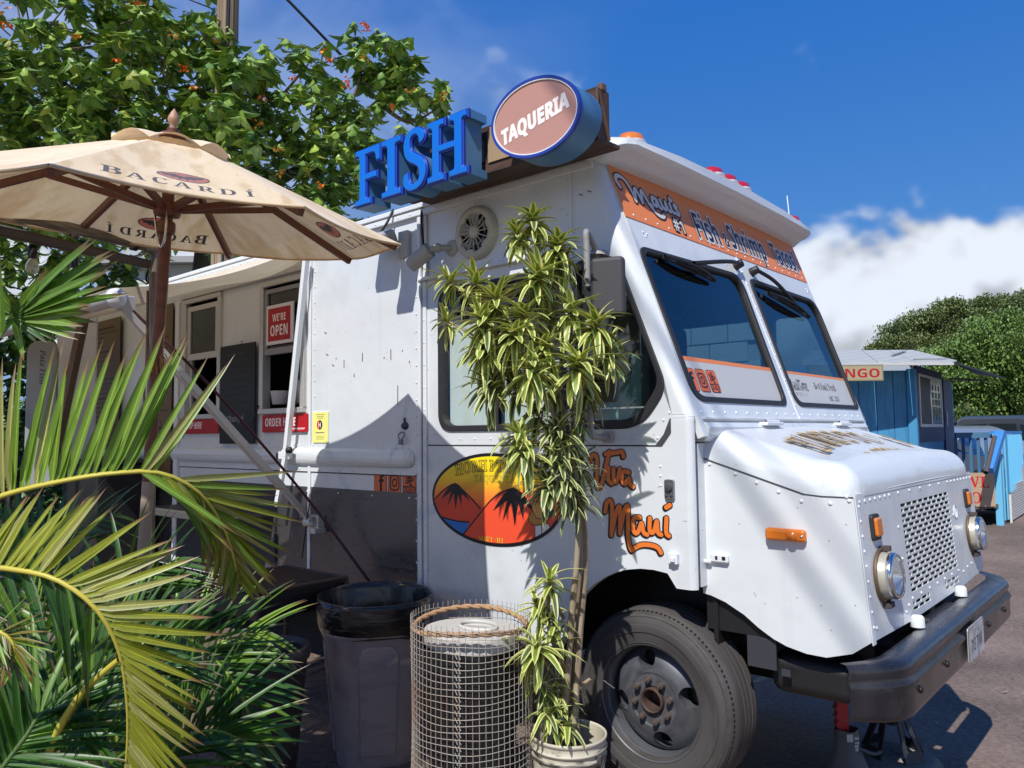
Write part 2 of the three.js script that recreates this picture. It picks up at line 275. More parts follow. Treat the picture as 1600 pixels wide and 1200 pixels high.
  // side windows
  for (const [pts, r, nm] of [[doorL, 0.10, 'door_window'], [quarter, [0.03, 0.10, 0.07, 0.07, 0.05], 'quarter_window']]) {
    const w = put(nm, ring(pts, r, 0.035, 0.045, basis(V(0, 0, 0.010), V(1, 0, 0), V(0, 1, 0))), M.rubber, truck);
    const sh = roundPoly(inset(pts, 0.02), 0.05, false);
    put('pane', sheet(sh, 0.004, basis(V(0, 0, -0.012), V(1, 0, 0), V(0, 1, 0))), M.glass, w);
    if (nm === 'door_window') {
      put('divider', [box(-2.675, 1.59, -0.008, -2.635, 2.31, 0.006, 0.004), box(-3.03, 2.19, -0.008, -2.23, 2.215, 0.004, 0.004)], M.rubber, w);
      put('blind', [box(-3.02, 1.585, -0.055, -2.68, 2.16, -0.045)], mat([0.74, 0.74, 0.69], 0.7), w);
      put('blind', [box(-2.63, 1.585, -0.06, -2.24, 1.90, -0.05)], mat([0.70, 0.70, 0.64], 0.7), w);
    } else {
      const gm = mat([0.16, 0.33, 0.26], 0.5);
      for (const [x0, x1, y1, z] of [[-2.11, -1.93, 1.82, -0.16], [-1.92, -1.87, 1.90, -0.12], [-1.86, -1.72, 1.66, -0.2]]) put('clipboard', box(x0, 1.57, z, x1, y1, z - 0.012, 0.004), gm, w);
      put('slide_rail', box(-2.12, 1.655, -0.03, -1.74, 1.662, -0.02), M.alu, w);
    }
  }
  for (const [pts, r] of [[doorL, 0.10], [quarter, [0.03, 0.10, 0.07, 0.07, 0.05]]]) put('far_window', ring(pts, r, 0.03, 0.04, basis(V(0, 0, ZF + 0.037), V(1, 0, 0), V(0, 1, 0))), M.rubber, truck);

  // windscreen frame
  const nearP = [[0.085, 0.085], [1.065, 0.085], [1.130, 0.15], [1.150, 0.80], [1.09, 0.845], [0.085, 0.81]], farP = nearP.map(([u, v]) => [2.33 - u, v]).reverse();
  const nearH = [[0.075, 0.065], [1.075, 0.065], [1.115, 0.84], [0.055, 0.815]], farH = [[1.19, 0.065], [2.205, 0.065], [2.225, 0.83], [1.215, 0.84]];
  const u0 = RA * 0.6, u1 = -ZF - RA * 0.6, wr = [0.10, 0.06, 0.12, 0.07], wr2 = [0.09, 0.04, 0.12, 0.07];
  put('windscreen_frame', sheet(poly([[u0, -0.09], [u1, -0.09], [u1, WSL], [u0, WSL]], [roundPoly(nearH, wr), roundPoly(farH, wr2)]), 0.03, WS), M.white, truck);
  const scr = (pts, r, label) => {
    const w = put('windscreen_rubber', ring(pts, r, 0.032, 0.04, basis(wsP(0, 0, 0.008), wsU, wsV)), M.rubber, truck); w.userData.label = label;
    put('pane', sheet(roundPoly(inset(pts, 0.015), 0.06, false), 0.005, basis(wsP(0, 0, -0.010), wsU, wsV)), M.tint, w);
    return w;
  };
  const wA = scr(nearH, wr, 'near half of the windscreen with orange icons on its white strip'), wB = scr(farH, wr2, 'far half of the windscreen with worn lettering on its white strip');
  const clip = (a, b, c, d) => roundPoly([[a, 0.088], [b, 0.088], [d, 0.262], [c, 0.262]], [0.05, 0.03, 0.004, 0.004], false);
  const pl = (n) => basis(wsP(0, 0, n), wsU, wsV);
  put('white_strip', sheet(clip(0.098, 1.055, 0.083, 1.068), 0.002, pl(-0.006)), M.film, wA); put('orange_line', sheet(poly([[0.083, 0.263], [1.068, 0.263], [1.068, 0.283], [0.083, 0.283]]), 0.002, pl(-0.0065)), M.orange, wA);
  put('white_strip', sheet(clip(1.205, 2.185, 1.205, 2.19), 0.002, pl(-0.006)), M.film, wB); put('orange_line', sheet(poly([[1.205, 0.263], [2.19, 0.263], [2.19, 0.278], [1.205, 0.278]]), 0.002, pl(-0.0065)), M.orange, wB);
  put('front_centre_seam', [sheet(poly([[1.158, -0.02], [1.172, -0.02], [1.172, WSL], [1.158, WSL]]), 0.003, pl(0.0032))], M.whiteTrim, truck);
  const fr = []; for (let i = 0; i < 19; i++) fr.push(wsP(0.10 + i * 0.113, 0.02, 0)); for (let i = 0; i < 20; i++) fr.push(wsP(0.12 + i * 0.107, 0.985, 0.003));
  for (const u of [0.16, 0.98, 1.36, 2.15]) fr.push(wsP(u, 0.905, 0), wsP(u + 0.012, 0.885, 0), wsP(u + 0.03, 0.90, 0));
  for (let i = 0; i < 14; i++) fr.push(wsP(1.165, 0.0 + i * 0.072, 0.004));
  stuff(put('front_rivets', rivets(fr, wsN, 0.0065), M.whiteTrim, truck));

  // orange banner
  const bn = put('banner', sheet(poly([[0.045, 0.962], [u1 - 0.005, 0.962], [u1 - 0.005, WSL - 0.004], [0.045, WSL - 0.004]]), 0.003, pl(0.0035)), M.orange, truck);
  decal('banner_lettering', bn, 2.16, 0.25, basis(wsP(1.135, 1.095, 0.0065), wsU, wsV), 850, (x, w, h) => {
    const s = 850; x.lineJoin = 'round'; x.lineCap = 'round';
    const U = (u) => (u - 0.055) * s, Y = (v) => (1.22 - v) * s, sk = (u) => 0.05 + (u - 0.05) * 0.94, sv = (v) => 1.205 + (v - 1.205) * 0.88;
    // brush script in silver with a black edge
    const strokes = [
      [[0.085, 1.115], [0.06, 1.15], [0.085, 1.19], [0.15, 1.19], [0.185, 1.14], [0.20, 1.07]], [[0.20, 1.06], [0.235, 1.17], [0.262, 1.075]], [[0.262, 1.065], [0.30, 1.175], [0.325, 1.08], [0.36, 1.07]],
      [[0.43, 1.13], [0.39, 1.14], [0.375, 1.09], [0.41, 1.075], [0.435, 1.13]], [[0.435, 1.13], [0.44, 1.075], [0.46, 1.08]], [[0.475, 1.14], [0.48, 1.085], [0.51, 1.08], [0.53, 1.14]], [[0.53, 1.14], [0.535, 1.08], [0.555, 1.085]],
      [[0.575, 1.14], [0.575, 1.085], [0.595, 1.085]], [[0.60, 1.185], [0.595, 1.165]], [[0.65, 1.14], [0.625, 1.15], [0.62, 1.125], [0.655, 1.105], [0.645, 1.08], [0.612, 1.085]], [[0.33, 1.075], [0.38, 1.02], [0.44, 1.015], [0.46, 1.035]]];
    for (const [lw, col] of [[34, '#0a0a12'], [20, '#cfcac4']]) { x.strokeStyle = col; x.lineWidth = lw; for (const st of strokes) { x.beginPath(); st.map(([u, v]) => [sk(u), sv(v)]).forEach(([u, v], i) => { if (!i) x.moveTo(U(u), Y(v)); else { const p = [sk(st[i - 1][0]), sv(st[i - 1][1])]; x.quadraticCurveTo(U(p[0]), Y(p[1]), U((p[0] + u) / 2), Y((p[1] + v) / 2)); if (i === st.length - 1) x.lineTo(U(u), Y(v)); } }); x.stroke(); } x.beginPath(); x.arc(U(0.583), Y(1.178), lw * 0.42, 0, 7); x.fillStyle = col; x.fill(); }
    x.textBaseline = 'alphabetic';
    const word = (t, u, v, size, sx, edge, fill, lw) => { x.save(); x.translate(U(u), Y(v)); x.scale(sx, 1); x.font = 'bold ' + size + 'px sans-serif'; x.lineWidth = lw; x.strokeStyle = edge; x.strokeText(t, 0, 0); x.fillStyle = fill; x.fillText(t, 0, 0); x.restore(); };
    word('#1', 0.50, 0.985, 92, 0.95, '#0b0b14', '#d6cfc6', 16);
    word('Fish', 0.745, 1.00, 184, 0.68, '#d8d0c8', '#10142b', 22); word('&', 1.075, 1.01, 104, 0.72, '#d8d0c8', '#10142b', 14); word('Shrimp', 1.16, 1.015, 184, 0.655, '#d8d0c8', '#10142b', 22); word('Tacos!', 1.765, 1.025, 178, 0.62, '#d8d0c8', '#10142b', 22);
  });
  const icon = (x, X, Y, s, kind, face, ink) => {
    x.fillStyle = face; x.strokeStyle = ink; x.lineWidth = s * 0.03; x.beginPath(); x.roundRect(X + s * 0.02, Y + s * 0.02, s * 0.88, s * 1.1, s * 0.14); x.fill(); x.stroke(); x.fillStyle = ink; x.textAlign = 'center';
    const cx = X + s * 0.46, cy = Y + s * 0.57;
    if (kind === 'f') { x.font = 'bold ' + s * 1.12 + 'px sans-serif'; x.fillText('f', cx + s * 0.06, cy + s * 0.47); }
    if (kind === 'i') { x.lineWidth = s * 0.075; x.beginPath(); x.roundRect(cx - s * 0.3, cy - s * 0.33, s * 0.6, s * 0.66, s * 0.17); x.stroke(); x.beginPath(); x.ellipse(cx, cy, s * 0.145, s * 0.165, 0, 0, 7); x.stroke(); x.beginPath(); x.arc(cx + s * 0.18, cy - s * 0.2, s * 0.035, 0, 7); x.fill(); }
    if (kind === 'y') { x.font = 'bold ' + s * 0.38 + 'px sans-serif'; x.lineWidth = s * 0.1; x.strokeText('yelp', cx, cy + s * 0.38); x.fillStyle = face; x.fillText('yelp', cx, cy + s * 0.38); x.lineWidth = s * 0.06; for (let k = 0; k < 5; k++) { x.save(); x.translate(cx, cy - s * 0.18); x.rotate(k * 1.257 + 0.3); x.beginPath(); x.ellipse(0, -s * 0.17, s * 0.055, s * 0.11, 0, 0, 7); x.stroke(); x.restore(); } }
    x.textAlign = 'left';
  };
  const icons = (name, parent, w, h, m, ink = '#16110f') => { const o = decal(name, parent, w, h, m, 1300, (x, W, H) => { const s = W / 3.05; ['f', 'i', 'y'].forEach((k, i) => icon(x, i * s * 1.02 + 2, H * 0.02, s, k, '#dd6a34', ink)); }); return o; };
  icons('icon_sticker', wA, 0.30, 0.115, basis(wsP(0.235, 0.172, -0.0045), wsU, wsV));
  icons('icon_sticker', truck, 0.375, 0.14, basis(V(-3.42, 1.283, 0.003), V(1, 0, 0), V(0, 1, 0)));
  decal('worn_lettering', wB, 0.95, 0.15, basis(wsP(1.69, 0.165, -0.0045), wsU, wsV), 1000, (x, w, h) => {
    x.fillStyle = '#55555c'; x.strokeStyle = '#55555c'; x.save(); x.scale(0.62, 1); x.font = 'bold 88px sans-serif'; x.fillText('MauiTime', 20, 74); x.restore(); x.font = '27px sans-serif'; x.fillStyle = '#5a5148'; x.save(); x.translate(62, 108); 'WEEKLY'.split('').forEach((c, i) => x.fillText(c, i * 29, 0)); x.restore();
    x.fillStyle = '#5d534d'; x.save(); x.scale(0.72, 1); x.font = 'italic bold 60px serif'; x.fillText('Best Food Truck', 520, 58); x.font = 'italic bold 44px serif'; x.fillText('2015 · 2016', 760, 125); x.restore();
    const im = x.getImageData(0, 0, w, h); for (let j = 0; j < h; j++) for (let i = 0; i < w; i++) if (fbm(i / 14, j / 5, 3) > 0.60) im.data[(j * w + i) * 4 + 3] = 0; x.putImageData(im, 0, 0);
  }, { roughness: 0.6 });

  // visor along the top of the front
  const vp = [[-2.06, 2.80], [-1.995, 2.775], [-1.965, 2.775], [-1.93, 2.80], [-1.885, 2.828], [-1.855, 2.836], [-1.842, 2.848], [-1.846, 2.866], [-1.87, 2.880], [-1.95, 2.905], [-2.05, 2.92]];
  const vr = []; for (const [z, k] of [[0.03, 0.0], [0.025, 0.25], [0.005, 0.62], [-0.03, 0.88], [-0.09, 1], [-0.5, 1], [-1.14, 1], [-1.78, 1], [ZF + 0.09, 1], [ZF + 0.03, 0.88], [ZF - 0.005, 0.62], [ZF - 0.025, 0.25], [ZF - 0.03, 0.0]]) { const c = 0.055 * (1 - Math.pow((z + 1.14) / 1.17, 2)); vr.push(vp.map(([x, y]) => V(lerp(-2.06, x, 0.3 + 0.7 * k), lerp(2.81, y + (y > 2.86 ? c : c * 0.4), 0.2 + 0.8 * k), z))); }
  put('visor', toCreasedNormals(loft(vr, true, 1, 3), 0.7), M.white, truck);
  // clearance lamps
  const lamp = (name, x, y, z, m, l) => { const o = put(name, [lathe([[0, 0.05], [0.03, 0.048], [0.055, 0.035], [0.062, 0.012], [0.066, 0]], 20).scale(1, 1, 1.15).translate(x, y, z)], m, truck); put('lamp_base', [lathe([[0.07, 0.004], [0.07, -0.02], [0, -0.02]], 20).translate(x, y, z)], M.whiteTrim, o); if (l) o.userData.label = l; };
  lamp('roof_lamp', -1.945, 2.912, -0.20, M.amber, 'amber dome lamp on the near end of the visor');
  for (const z of [-1.02, -1.19, -1.36]) lamp('roof_lamp', -1.945, 2.955, z, M.red, 'red dome lamp at the middle of the visor');
  lamp('roof_lamp', -1.945, 2.91, -2.12, M.red, 'red dome lamp at the far end of the visor');
  put('aerial', tube([V(-1.9, 2.90, -2.0), V(-1.91, 3.06, -1.995)], 0.004, 5), M.whiteTrim, truck);

  // wipers
  const wiper = (piv, mid, a, b) => {
    const w = put('wiper', [tube([wsP(...piv, 0.035), wsP(lerp(piv[0], mid[0], 0.35), lerp(piv[1], mid[1], 0.35), 0.055), wsP(...mid, 0.035)], 0.011, 6), lathe([[0, 0.05], [0.022, 0.045], [0.026, 0]], 12).applyMatrix4(basis(wsP(...piv, 0.0), wsU, wsV).multiply(new THREE.Matrix4().makeRotationX(Math.PI / 2)))], M.black, truck);
    const arch = []; for (let i = 0; i <= 6; i++) { const t = i / 6; arch.push(wsP(lerp(a[0], b[0], t), lerp(a[1], b[1], t), 0.018 + 0.024 * Math.sin(t * Math.PI))); }
    put('blade', [tube(arch, 0.007, 5), bar(wsP(...a, 0.008), wsP(...b, 0.008), 0.022, 0.010, wsN), bar(wsP(lerp(a[0], b[0], 0.2), lerp(a[1], b[1], 0.2), 0.024), wsP(lerp(a[0], b[0], 0.8), lerp(a[1], b[1], 0.8), 0.024), 0.014, 0.012, wsN)], M.black, w);
  };
  wiper([1.10, 0.89], [0.50, 0.785], [0.255, 0.79], [0.73, 0.74]);
  wiper([1.30, 0.885], [1.72, 0.725], [1.40, 0.765], [1.95, 0.675]);
  // ledge under the windscreen
  const led = poly([[-1.66, 1.51], [-1.555, 1.515], [-1.535, 1.545], [-1.533, 1.566], [-1.545, 1.582], [-1.565, 1.588], [-1.575, 1.54], [-1.66, 1.535]]);
  { const g = new THREE.ExtrudeGeometry(led, { depth: -ZF - 0.20, bevelEnabled: true, bevelSize: 0.006, bevelThickness: 0.006, bevelSegments: 2 }); g.translate(0, 0, ZF + 0.10); put('cowl_ledge', [g, box(-1.60, 1.597, -0.09, -1.542, 1.612, ZF + 0.09, 0.006)], M.white, truck); }
  for (const z of [-0.62, -1.62]) put('hood_hinge', [box(-1.545, 1.575, z, -1.50, 1.592, z - 0.19, 0.006), tube([V(-1.52, 1.594, z - 0.02), V(-1.52, 1.594, z - 0.17)], 0.009, 8)], M.whiteTrim, truck);
  // cab fittings seen through the glass
  put('dashboard', [box(-1.98, 1.15, -0.12, -1.70, 1.50, ZF + 0.12, 0.05)], M.darkIn, truck);
  put('seat', [box(-2.55, 1.2, -1.75, -2.42, 2.02, -1.28, 0.05), box(-2.55, 1.95, -1.64, -2.44, 2.22, -1.38, 0.05)], mat([0.15, 0.15, 0.16], 0.7), truck);
  put('cab_board', [box(-2.3, 1.5, -1.9, -2.28, 1.98, -2.12, 0.004)], mat([0.45, 0.44, 0.36], 0.7), truck);
  put('steering_wheel', [new THREE.TorusGeometry(0.21, 0.014, 8, 40).rotateY(Math.PI / 2).rotateZ(0.7).translate(-2.02, 1.62, -1.62), tube([V(-2.02, 1.62, -1.62), V(-1.80, 1.40, -1.62)], 0.025, 10)], M.black, truck);
  put('cab_cable', tube([wsP(0.12, 0.52, -0.05), wsP(0.3, 0.50, -0.05), wsP(0.45, 0.58, -0.05), wsP(0.6, 0.62, -0.06)], 0.003, 5), M.alu, truck);
}
// ---------------------------------------------------------------- hood, nose, bumper, wheels of the truck
const HZ = -0.14, HF = -2.12, HR = 0.125;
const hoodTop = (x) => (x < -1.16 ? 1.440 + (x + 1.16) * -0.316 : 1.440 + (x + 1.16) * -0.10);
const seamY = (x) => hoodTop(x) - HR - 0.012;
const noseX = (y) => -0.972 + (1.31 - y) * 0.0844;
{
  // rounded hood shell: straight stations, then the roll down to the nose; ellipsoid corners
  const xs = [-1.64, -1.6, -1.5, -1.4, -1.3, -1.22, -1.18, -1.15, -1.12, -1.095], half = (HZ + HF) / 2, rows = [];
  const prof = (fx, x, phi) => {
    const r = [], tp = hoodTop(Math.min(x, -1.095));
    r.push(null);
    for (let i = 0; i <= 10; i++) {
      const th = i / 10 * Math.PI / 2, e = lerp(1, 0.62, Math.sin(phi) * Math.cos(th));
      const sx = Math.pow(Math.sin(th), e) * Math.sin(phi), sy = Math.sin(th) * Math.cos(phi), sz = Math.cos(th) * (phi > 0 ? Math.pow(Math.cos(th), e - 1) : 1);
      r.push(V(x + HR * sx * fx, tp - HR + HR * sy, HZ - HR + HR * (i === 10 ? 0 : sz)));
    }
    for (let k = 1; k <= 5; k++) r.push(V(x + HR * Math.sin(phi), tp - HR + HR * Math.cos(phi) + 0.012 * Math.sin(k / 5 * Math.PI / 2) * Math.cos(phi), lerp(HZ - HR, half, k / 5)));
    const a = r[1]; r[0] = V(a.x, phi > 0 ? tp - HR - 0.011 : seamY(x) + 0.001, a.z);
    return r;
  };
  for (const x of xs) rows.push(prof(1, x, 0));
  for (let j = 1; j <= 9; j++) rows.push(prof(1, -1.095, j / 9 * Math.PI / 2));
  rows.push(rows[rows.length - 1].map((p) => V(p.x + 0.001, p.y - 0.012, p.z)));
  const mir = rows.map((r) => r.map((p) => V(p.x, p.y, 2 * half - p.z)).reverse());
  const full = rows.map((r, i) => [...r, ...mir[i].slice(1)]);
  put('hood', loft(full, false, 2, 0.8), M.white, truck);
  // fender sides under the seam
  for (const s of [0, 1]) {
    const z = s ? HF + 0.02 : HZ, pts = [[-1.62, seamY(-1.62) - 0.003], [-1.16, seamY(-1.16) - 0.003], [-1.095, 1.2955], [-0.974, 1.2955], [noseX(0.775) - 0.002, 0.775], [-1.00, 0.722], [-1.095, 0.692], [-1.17, 0.693], [-1.247, 0.708], [-1.30, 0.728], [-1.36, 0.762], [-1.42, 0.805], [-1.50, 0.845], [-1.565, 0.865], [-1.60, 0.87]];
    const f = put('fender', sheet(poly(pts), 0.02, basis(V(0, 0, z), V(1, 0, 0), V(0, 1, 0))), M.white, truck);
    if (!s) {
      put('seam_line', [bar(V(-1.62, seamY(-1.62), HZ + 0.001), V(-1.16, seamY(-1.16), HZ + 0.001), 0.004, 0.005), bar(V(-1.16, seamY(-1.16), HZ + 0.001), V(-1.09, 1.2975, HZ + 0.001), 0.003, 0.004), bar(V(-1.09, 1.2975, HZ + 0.001), V(-0.975, 1.2975, HZ + 0.001), 0.003, 0.004)], M.darkIn, f);
      stuff(put('fender_rivets', rivets([V(-1.60, 1.425, HZ), V(-1.555, 1.412, HZ), ...row(V(-1.44, 1.374, HZ), V(-1.17, 1.275, HZ), 4), V(-1.06, 1.272, HZ), V(-0.99, 1.285, HZ), V(-1.0, 1.30, HZ)], V(0, 0, 1), 0.0085), M.whiteTrim, f));
      const mk = put('side_marker', [box(-1.312, 1.118, HZ + 0.001, -1.150, 1.168, HZ + 0.032, 0.014), box(-1.30, 1.125, HZ + 0.03, -1.225, 1.160, HZ + 0.040, 0.012), lathe([[0, 0.02], [0.018, 0.015], [0.022, 0]], 14).rotateX(Math.PI / 2).translate(-1.20, 1.143, HZ + 0.026)], M.amber, f); put('screw', rivets([V(-1.298, 1.143, HZ + 0.032), V(-1.164, 1.143, HZ + 0.032)], V(0, 0, 1), 0.006), M.chrome, mk);
      put('hood_latch', [box(-1.555, 1.005, HZ + 0.001, -1.475, 1.045, HZ + 0.022, 0.012), box(-1.60, 1.00, HZ + 0.012, -1.55, 1.016, HZ + 0.026, 0.006)], M.whiteTrim, f); put('latch_slot', [box(-1.53, 1.02, HZ + 0.02, -1.52, 1.034, HZ + 0.024), box(-1.50, 1.02, HZ + 0.02, -1.485, 1.034, HZ + 0.024)], M.black, f);
    }
  }
  put('engine_bay', [box(-1.60, 0.72, HZ - 0.03, -1.02, 1.22, HZ - 0.06), box(-1.60, 0.9, HZ - 0.03, -1.04, 1.30, HF + 0.05), box(-1.565, 0.62, -0.16, -1.545, 1.5, HF)], M.black, truck);
  // nose with punched grille
  const E0 = V(noseX(0.765), 0.765, HZ - 0.006), nV = V(-0.0844, 1, 0).normalize(), nU = V(0, 0, -1), NB = basis(E0, nU, nV), nN = nU.clone().cross(nV), WN = HZ - HF - 0.012;
  const holes = [], nR = 17, slots = (u0, u1, v0, n, off) => { const pitch = 0.0945; for (let k = -1; k < n + 1; k++) { const a = u0 + (k + off) * pitch, b = a + 0.082; const A = Math.max(a, u0), B = Math.min(b, u1); if (B - A > 0.018) holes.push([[A, v0], [B, v0], [B, v0 + 0.0142], [A, v0 + 0.0142]]); } };
  for (let i = 0; i < nR; i++) slots(0.56, 1.395, 0.100 + i * 0.0222, 9, i % 2 ? 0.5 : 0);
  for (let i = 0; i < 2; i++) { slots(0.56, 0.83, 0.025 + i * 0.022, 3, i % 2 ? 0.5 : 0); slots(1.11, 1.38, 0.025 + i * 0.022, 3, i % 2 ? 0.5 : 0); }
  const no = poly([[0, 0.01], [0.5, -0.005], [WN - 0.5, -0.005], [WN, 0.01], [WN, 0.545], [0, 0.545]], holes);
  const nose = put('nose_panel', sheet(no, 0.006, NB), M.white, truck);
  put('edge_flange', [sheet(poly([[-0.012, 0.0], [0.022, 0.0], [0.022, 0.54], [-0.012, 0.54]]), 0.004, basis(E0.clone().addScaledVector(nN, 0.0045), nU, nV))], M.whiteTrim, nose);
  put('radiator', box(-1.03, 0.76, HZ - 0.5, -1.02, 1.28, HF + 0.5), M.black, nose);
  const P = (u, v, n = 0) => E0.clone().addScaledVector(nU, u).addScaledVector(nV, v).addScaledVector(nN, n);
  const nr = [...row(P(0.015, 0.06, 0.0045), P(0.015, 0.5, 0.0045), 9), ...row(P(0.04, 0.515), P(0.42, 0.517), 7), ...row(P(0.55, 0.518), P(1.42, 0.518), 6), ...row(P(1.5, 0.517), P(1.94, 0.515), 7), P(0.06, 0.05), P(0.45, 0.04), P(0.50, 0.06), ...row(P(0.56, 0.078), P(1.4, 0.078), 7), P(1.5, 0.06), P(1.6, 0.07), P(1.7, 0.075), P(0.49, 0.38), P(0.49, 0.25), P(1.45, 0.35)];
  stuff(put('nose_rivets', rivets(nr, nN, 0.0068), M.whiteTrim, nose));
  put('lamp_crease', tube([P(0.42, 0.545, 0.001), P(1.0, 0.548, 0.002), P(1.6, 0.545, 0.001)], 0.002, 5), M.whiteTrim, nose);
  const em = put('emblem', [new THREE.TorusGeometry(0.032, 0.002, 6, 24).applyMatrix4(basis(P(1.50, 0.36, 0.002), nU, nV)), bar(P(1.50, 0.385, 0.002), P(1.50, 0.335, 0.002), 0.004, 0.003)], M.whiteTrim, nose);
  const headlamp = (u, label) => {
    const m = basis(P(u, 0.222, 0), nU, nV).multiply(new THREE.Matrix4().makeRotationX(Math.PI / 2));      // lathe axis along the face normal
    const L = (pts, s = 40) => lathe(pts.map(([a, b]) => [a * 0.84, b * 0.9]), s).applyMatrix4(m);
    const h = put('headlamp', [L([[0.110, 0], [0.106, 0.02], [0.103, 0.035], [0.102, 0.045]])], mat([0.55, 0.52, 0.42], 0.35, { metalness: 0.4 }), truck); h.userData.label = label;
    put('bezel', L([[0.102, 0.042], [0.106, 0.052], [0.104, 0.062], [0.096, 0.070], [0.089, 0.066]]), M.chrome, h);
    put('reflector', L([[0.09, 0.060], [0.075, 0.035], [0.045, 0.015], [0.0, 0.010]]), M.chrome, h);
    const ln = L([[0.09, 0.066], [0.07, 0.078], [0.035, 0.086], [0.0, 0.088]]);
    put('lens', ln, phys([0.93, 0.95, 0.95], 0.06, { transmission: 0.85, thickness: 0, bumpMap: dataTex(64, grey((a) => 0.5 + 0.5 * Math.sin(a * 6.283 * 8)), 1), bumpScale: 0.004 }), h);
    put('retaining_ring', [L([[0.120, 0.0], [0.126, 0.004], [0.126, 0.014], [0.118, 0.016]])], mat([0.16, 0.11, 0.07], 0.6, { metalness: 0.6 }), h);
    put('clip', [box(-0.02, -0.01, 0.0, 0.03, 0.012, 0.03, 0.004).applyMatrix4(basis(P(u - 0.01, 0.112, 0), nU, nV)), box(-0.012, -0.01, 0.0, 0.012, 0.012, 0.04, 0.004).applyMatrix4(basis(P(u + 0.02, 0.322, 0), nU, nV))], mat([0.06, 0.05, 0.045], 0.7), h);
  };
  headlamp(0.195, 'round near headlamp with its rusty retaining ring'); headlamp(1.775, 'round far headlamp');
  const turn = (u, label) => {
    const t = put('turn_lamp', sheet(roundPoly([[-0.045, -0.05], [0.045, -0.05], [0.045, 0.05], [-0.045, 0.05]], 0.016, false), 0.022, basis(P(u, 0.41, 0.014), nU, nV), 0.005), M.rubber, truck); t.userData.label = label;
    put('lens', sheet(roundPoly([[-0.032, -0.036], [0.032, -0.036], [0.032, 0.036], [-0.032, 0.036]], 0.012, false), 0.026, basis(P(u, 0.41, 0.026), nU, nV), 0.007), M.amber, t);
  };
  turn(0.17, 'amber near turn lamp in a black rubber frame'); turn(1.775, 'amber far turn lamp in a black rubber frame');
  // worn gold lettering printed on the hood, letters in an arc and a small line under it
  const hU = V(0, 0, -1), hV = V(-1, 0.316, 0).normalize(), hN = hU.clone().cross(hV), hc = V(-1.27, hoodTop(-1.27) + 0.0165, -1.13);
  decal('hood_lettering', truck, 1.5, 0.56, basis(hc.clone().addScaledVector(hN, 0.002), hU, hV), 760, (x, w, h) => {
    x.textAlign = 'center'; x.lineJoin = 'round';
    const put1 = (ch, px, py, rot, sz, sx, c1, c2, c3) => { x.save(); x.translate(px, py); x.rotate(rot); x.scale(sx, 1); x.font = 'bold ' + sz + 'px serif'; x.lineWidth = sz * 0.15; x.strokeStyle = c1; x.strokeText(ch, 0, 0); x.lineWidth = sz * 0.08; x.strokeStyle = c2; x.strokeText(ch, 0, 0); x.fillStyle = c3; x.fillText(ch, 0, 0); x.restore(); };
    "HORHITO'S".split('').forEach((ch, i) => { const t = i / 8 * 2 - 1; put1(ch, w / 2 + t * w * 0.43, h * (0.50 + 0.16 * t * t), t * 0.16, 176, 0.60, '#b98a68', '#e0bf5c', '#4a4034'); });
    'TAQUERIA'.split('').forEach((ch, i) => put1(ch, w * 0.5 + (i - 3.5) * 66, h * (0.86 + 0.006 * Math.pow(i - 3.5, 2)), 0, 100, 0.6, '#c79a70', '#e4c660', '#8a7440'));
    const im = x.getImageData(0, 0, w, h); for (let j = 0; j < h; j++) for (let i = 0; i < w; i++) { const k = (j * w + i) * 4, n = fbm(i / 26, j / 90, 4); if (n > 0.63) im.data[k + 3] = 0; else if (n > 0.55) { im.data[k] = lerp(im.data[k], 205, 0.5); im.data[k + 1] = lerp(im.data[k + 1], 185, 0.5); im.data[k + 2] = lerp(im.data[k + 2], 160, 0.5); } } x.putImageData(im, 0, 0);
  });

  // bumper: pressed steel with two ridges, ends swept back
  const bp = [[-0.11, 0.735], [-0.06, 0.742], [-0.025, 0.738], [-0.008, 0.722], [-0.004, 0.705], [-0.012, 0.692], [-0.012, 0.680], [0.000, 0.668], [0.004, 0.655], [-0.004, 0.640], [-0.004, 0.56], [-0.012, 0.540], [-0.035, 0.530], [-0.055, 0.530]];
  const path = []; const bz0 = 0.075, bz1 = -2.24;
  for (let i = 0; i <= 44; i++) { const t = i / 44, z = lerp(bz0, bz1, t), d = Math.min(Math.abs(z - bz0), Math.abs(z - bz1)); const k = Math.pow(1 - clamp(d / 0.24, 0, 1), 2.2); path.push([z, -0.79 - 0.15 * k, k]); }
  const bumpM = phys([0.036, 0.038, 0.046], 0.42, { metalness: 0.2, clearcoat: 0.3, clearcoatRoughness: 0.35, map: dataTex(512, (u, v) => { const n = fbm(u * 10, v * 22, 4, 10, 22), s = 0.8 * smooth(0.65, 0.70, fbm(u * 60, v * 24, 3, 60, 24)) * smooth(0.5, 0.65, fbm(u * 5 + 2, v * 5, 3, 5, 5)); const g = 0.72 + 0.35 * n; return [g + s, g * 0.96 + s, g * 0.95 + s]; }, 1, true), roughnessMap: paintRough });
  const br = path.map(([z, x, k]) => bp.map(([dx, y]) => V(x + dx * lerp(1, 0.55, k), y + (y < 0.6 ? 0.02 * k : 0), z)));
  const bumper = put('bumper', toCreasedNormals(loft(br, false, 0.6, 3), 0.9), bumpM, truck);
  put('bumper_bolt', [-0.22, -0.62, -1.45, -1.85].flatMap((z) => rivets([V(-0.793, 0.615, z)], V(1, 0, 0), 0.014)), M.black, bumper);
  put('bumper_bracket', [box(-1.08, 0.55, -0.55, -0.84, 0.66, -0.61, 0.01), box(-1.08, 0.55, -1.60, -0.84, 0.66, -1.66, 0.01), box(-0.99, 0.60, -0.86, -0.86, 0.735, -1.28, 0.02), box(-0.98, 0.70, -0.98, -0.93, 0.80, -1.06, 0.01)], M.black, bumper);
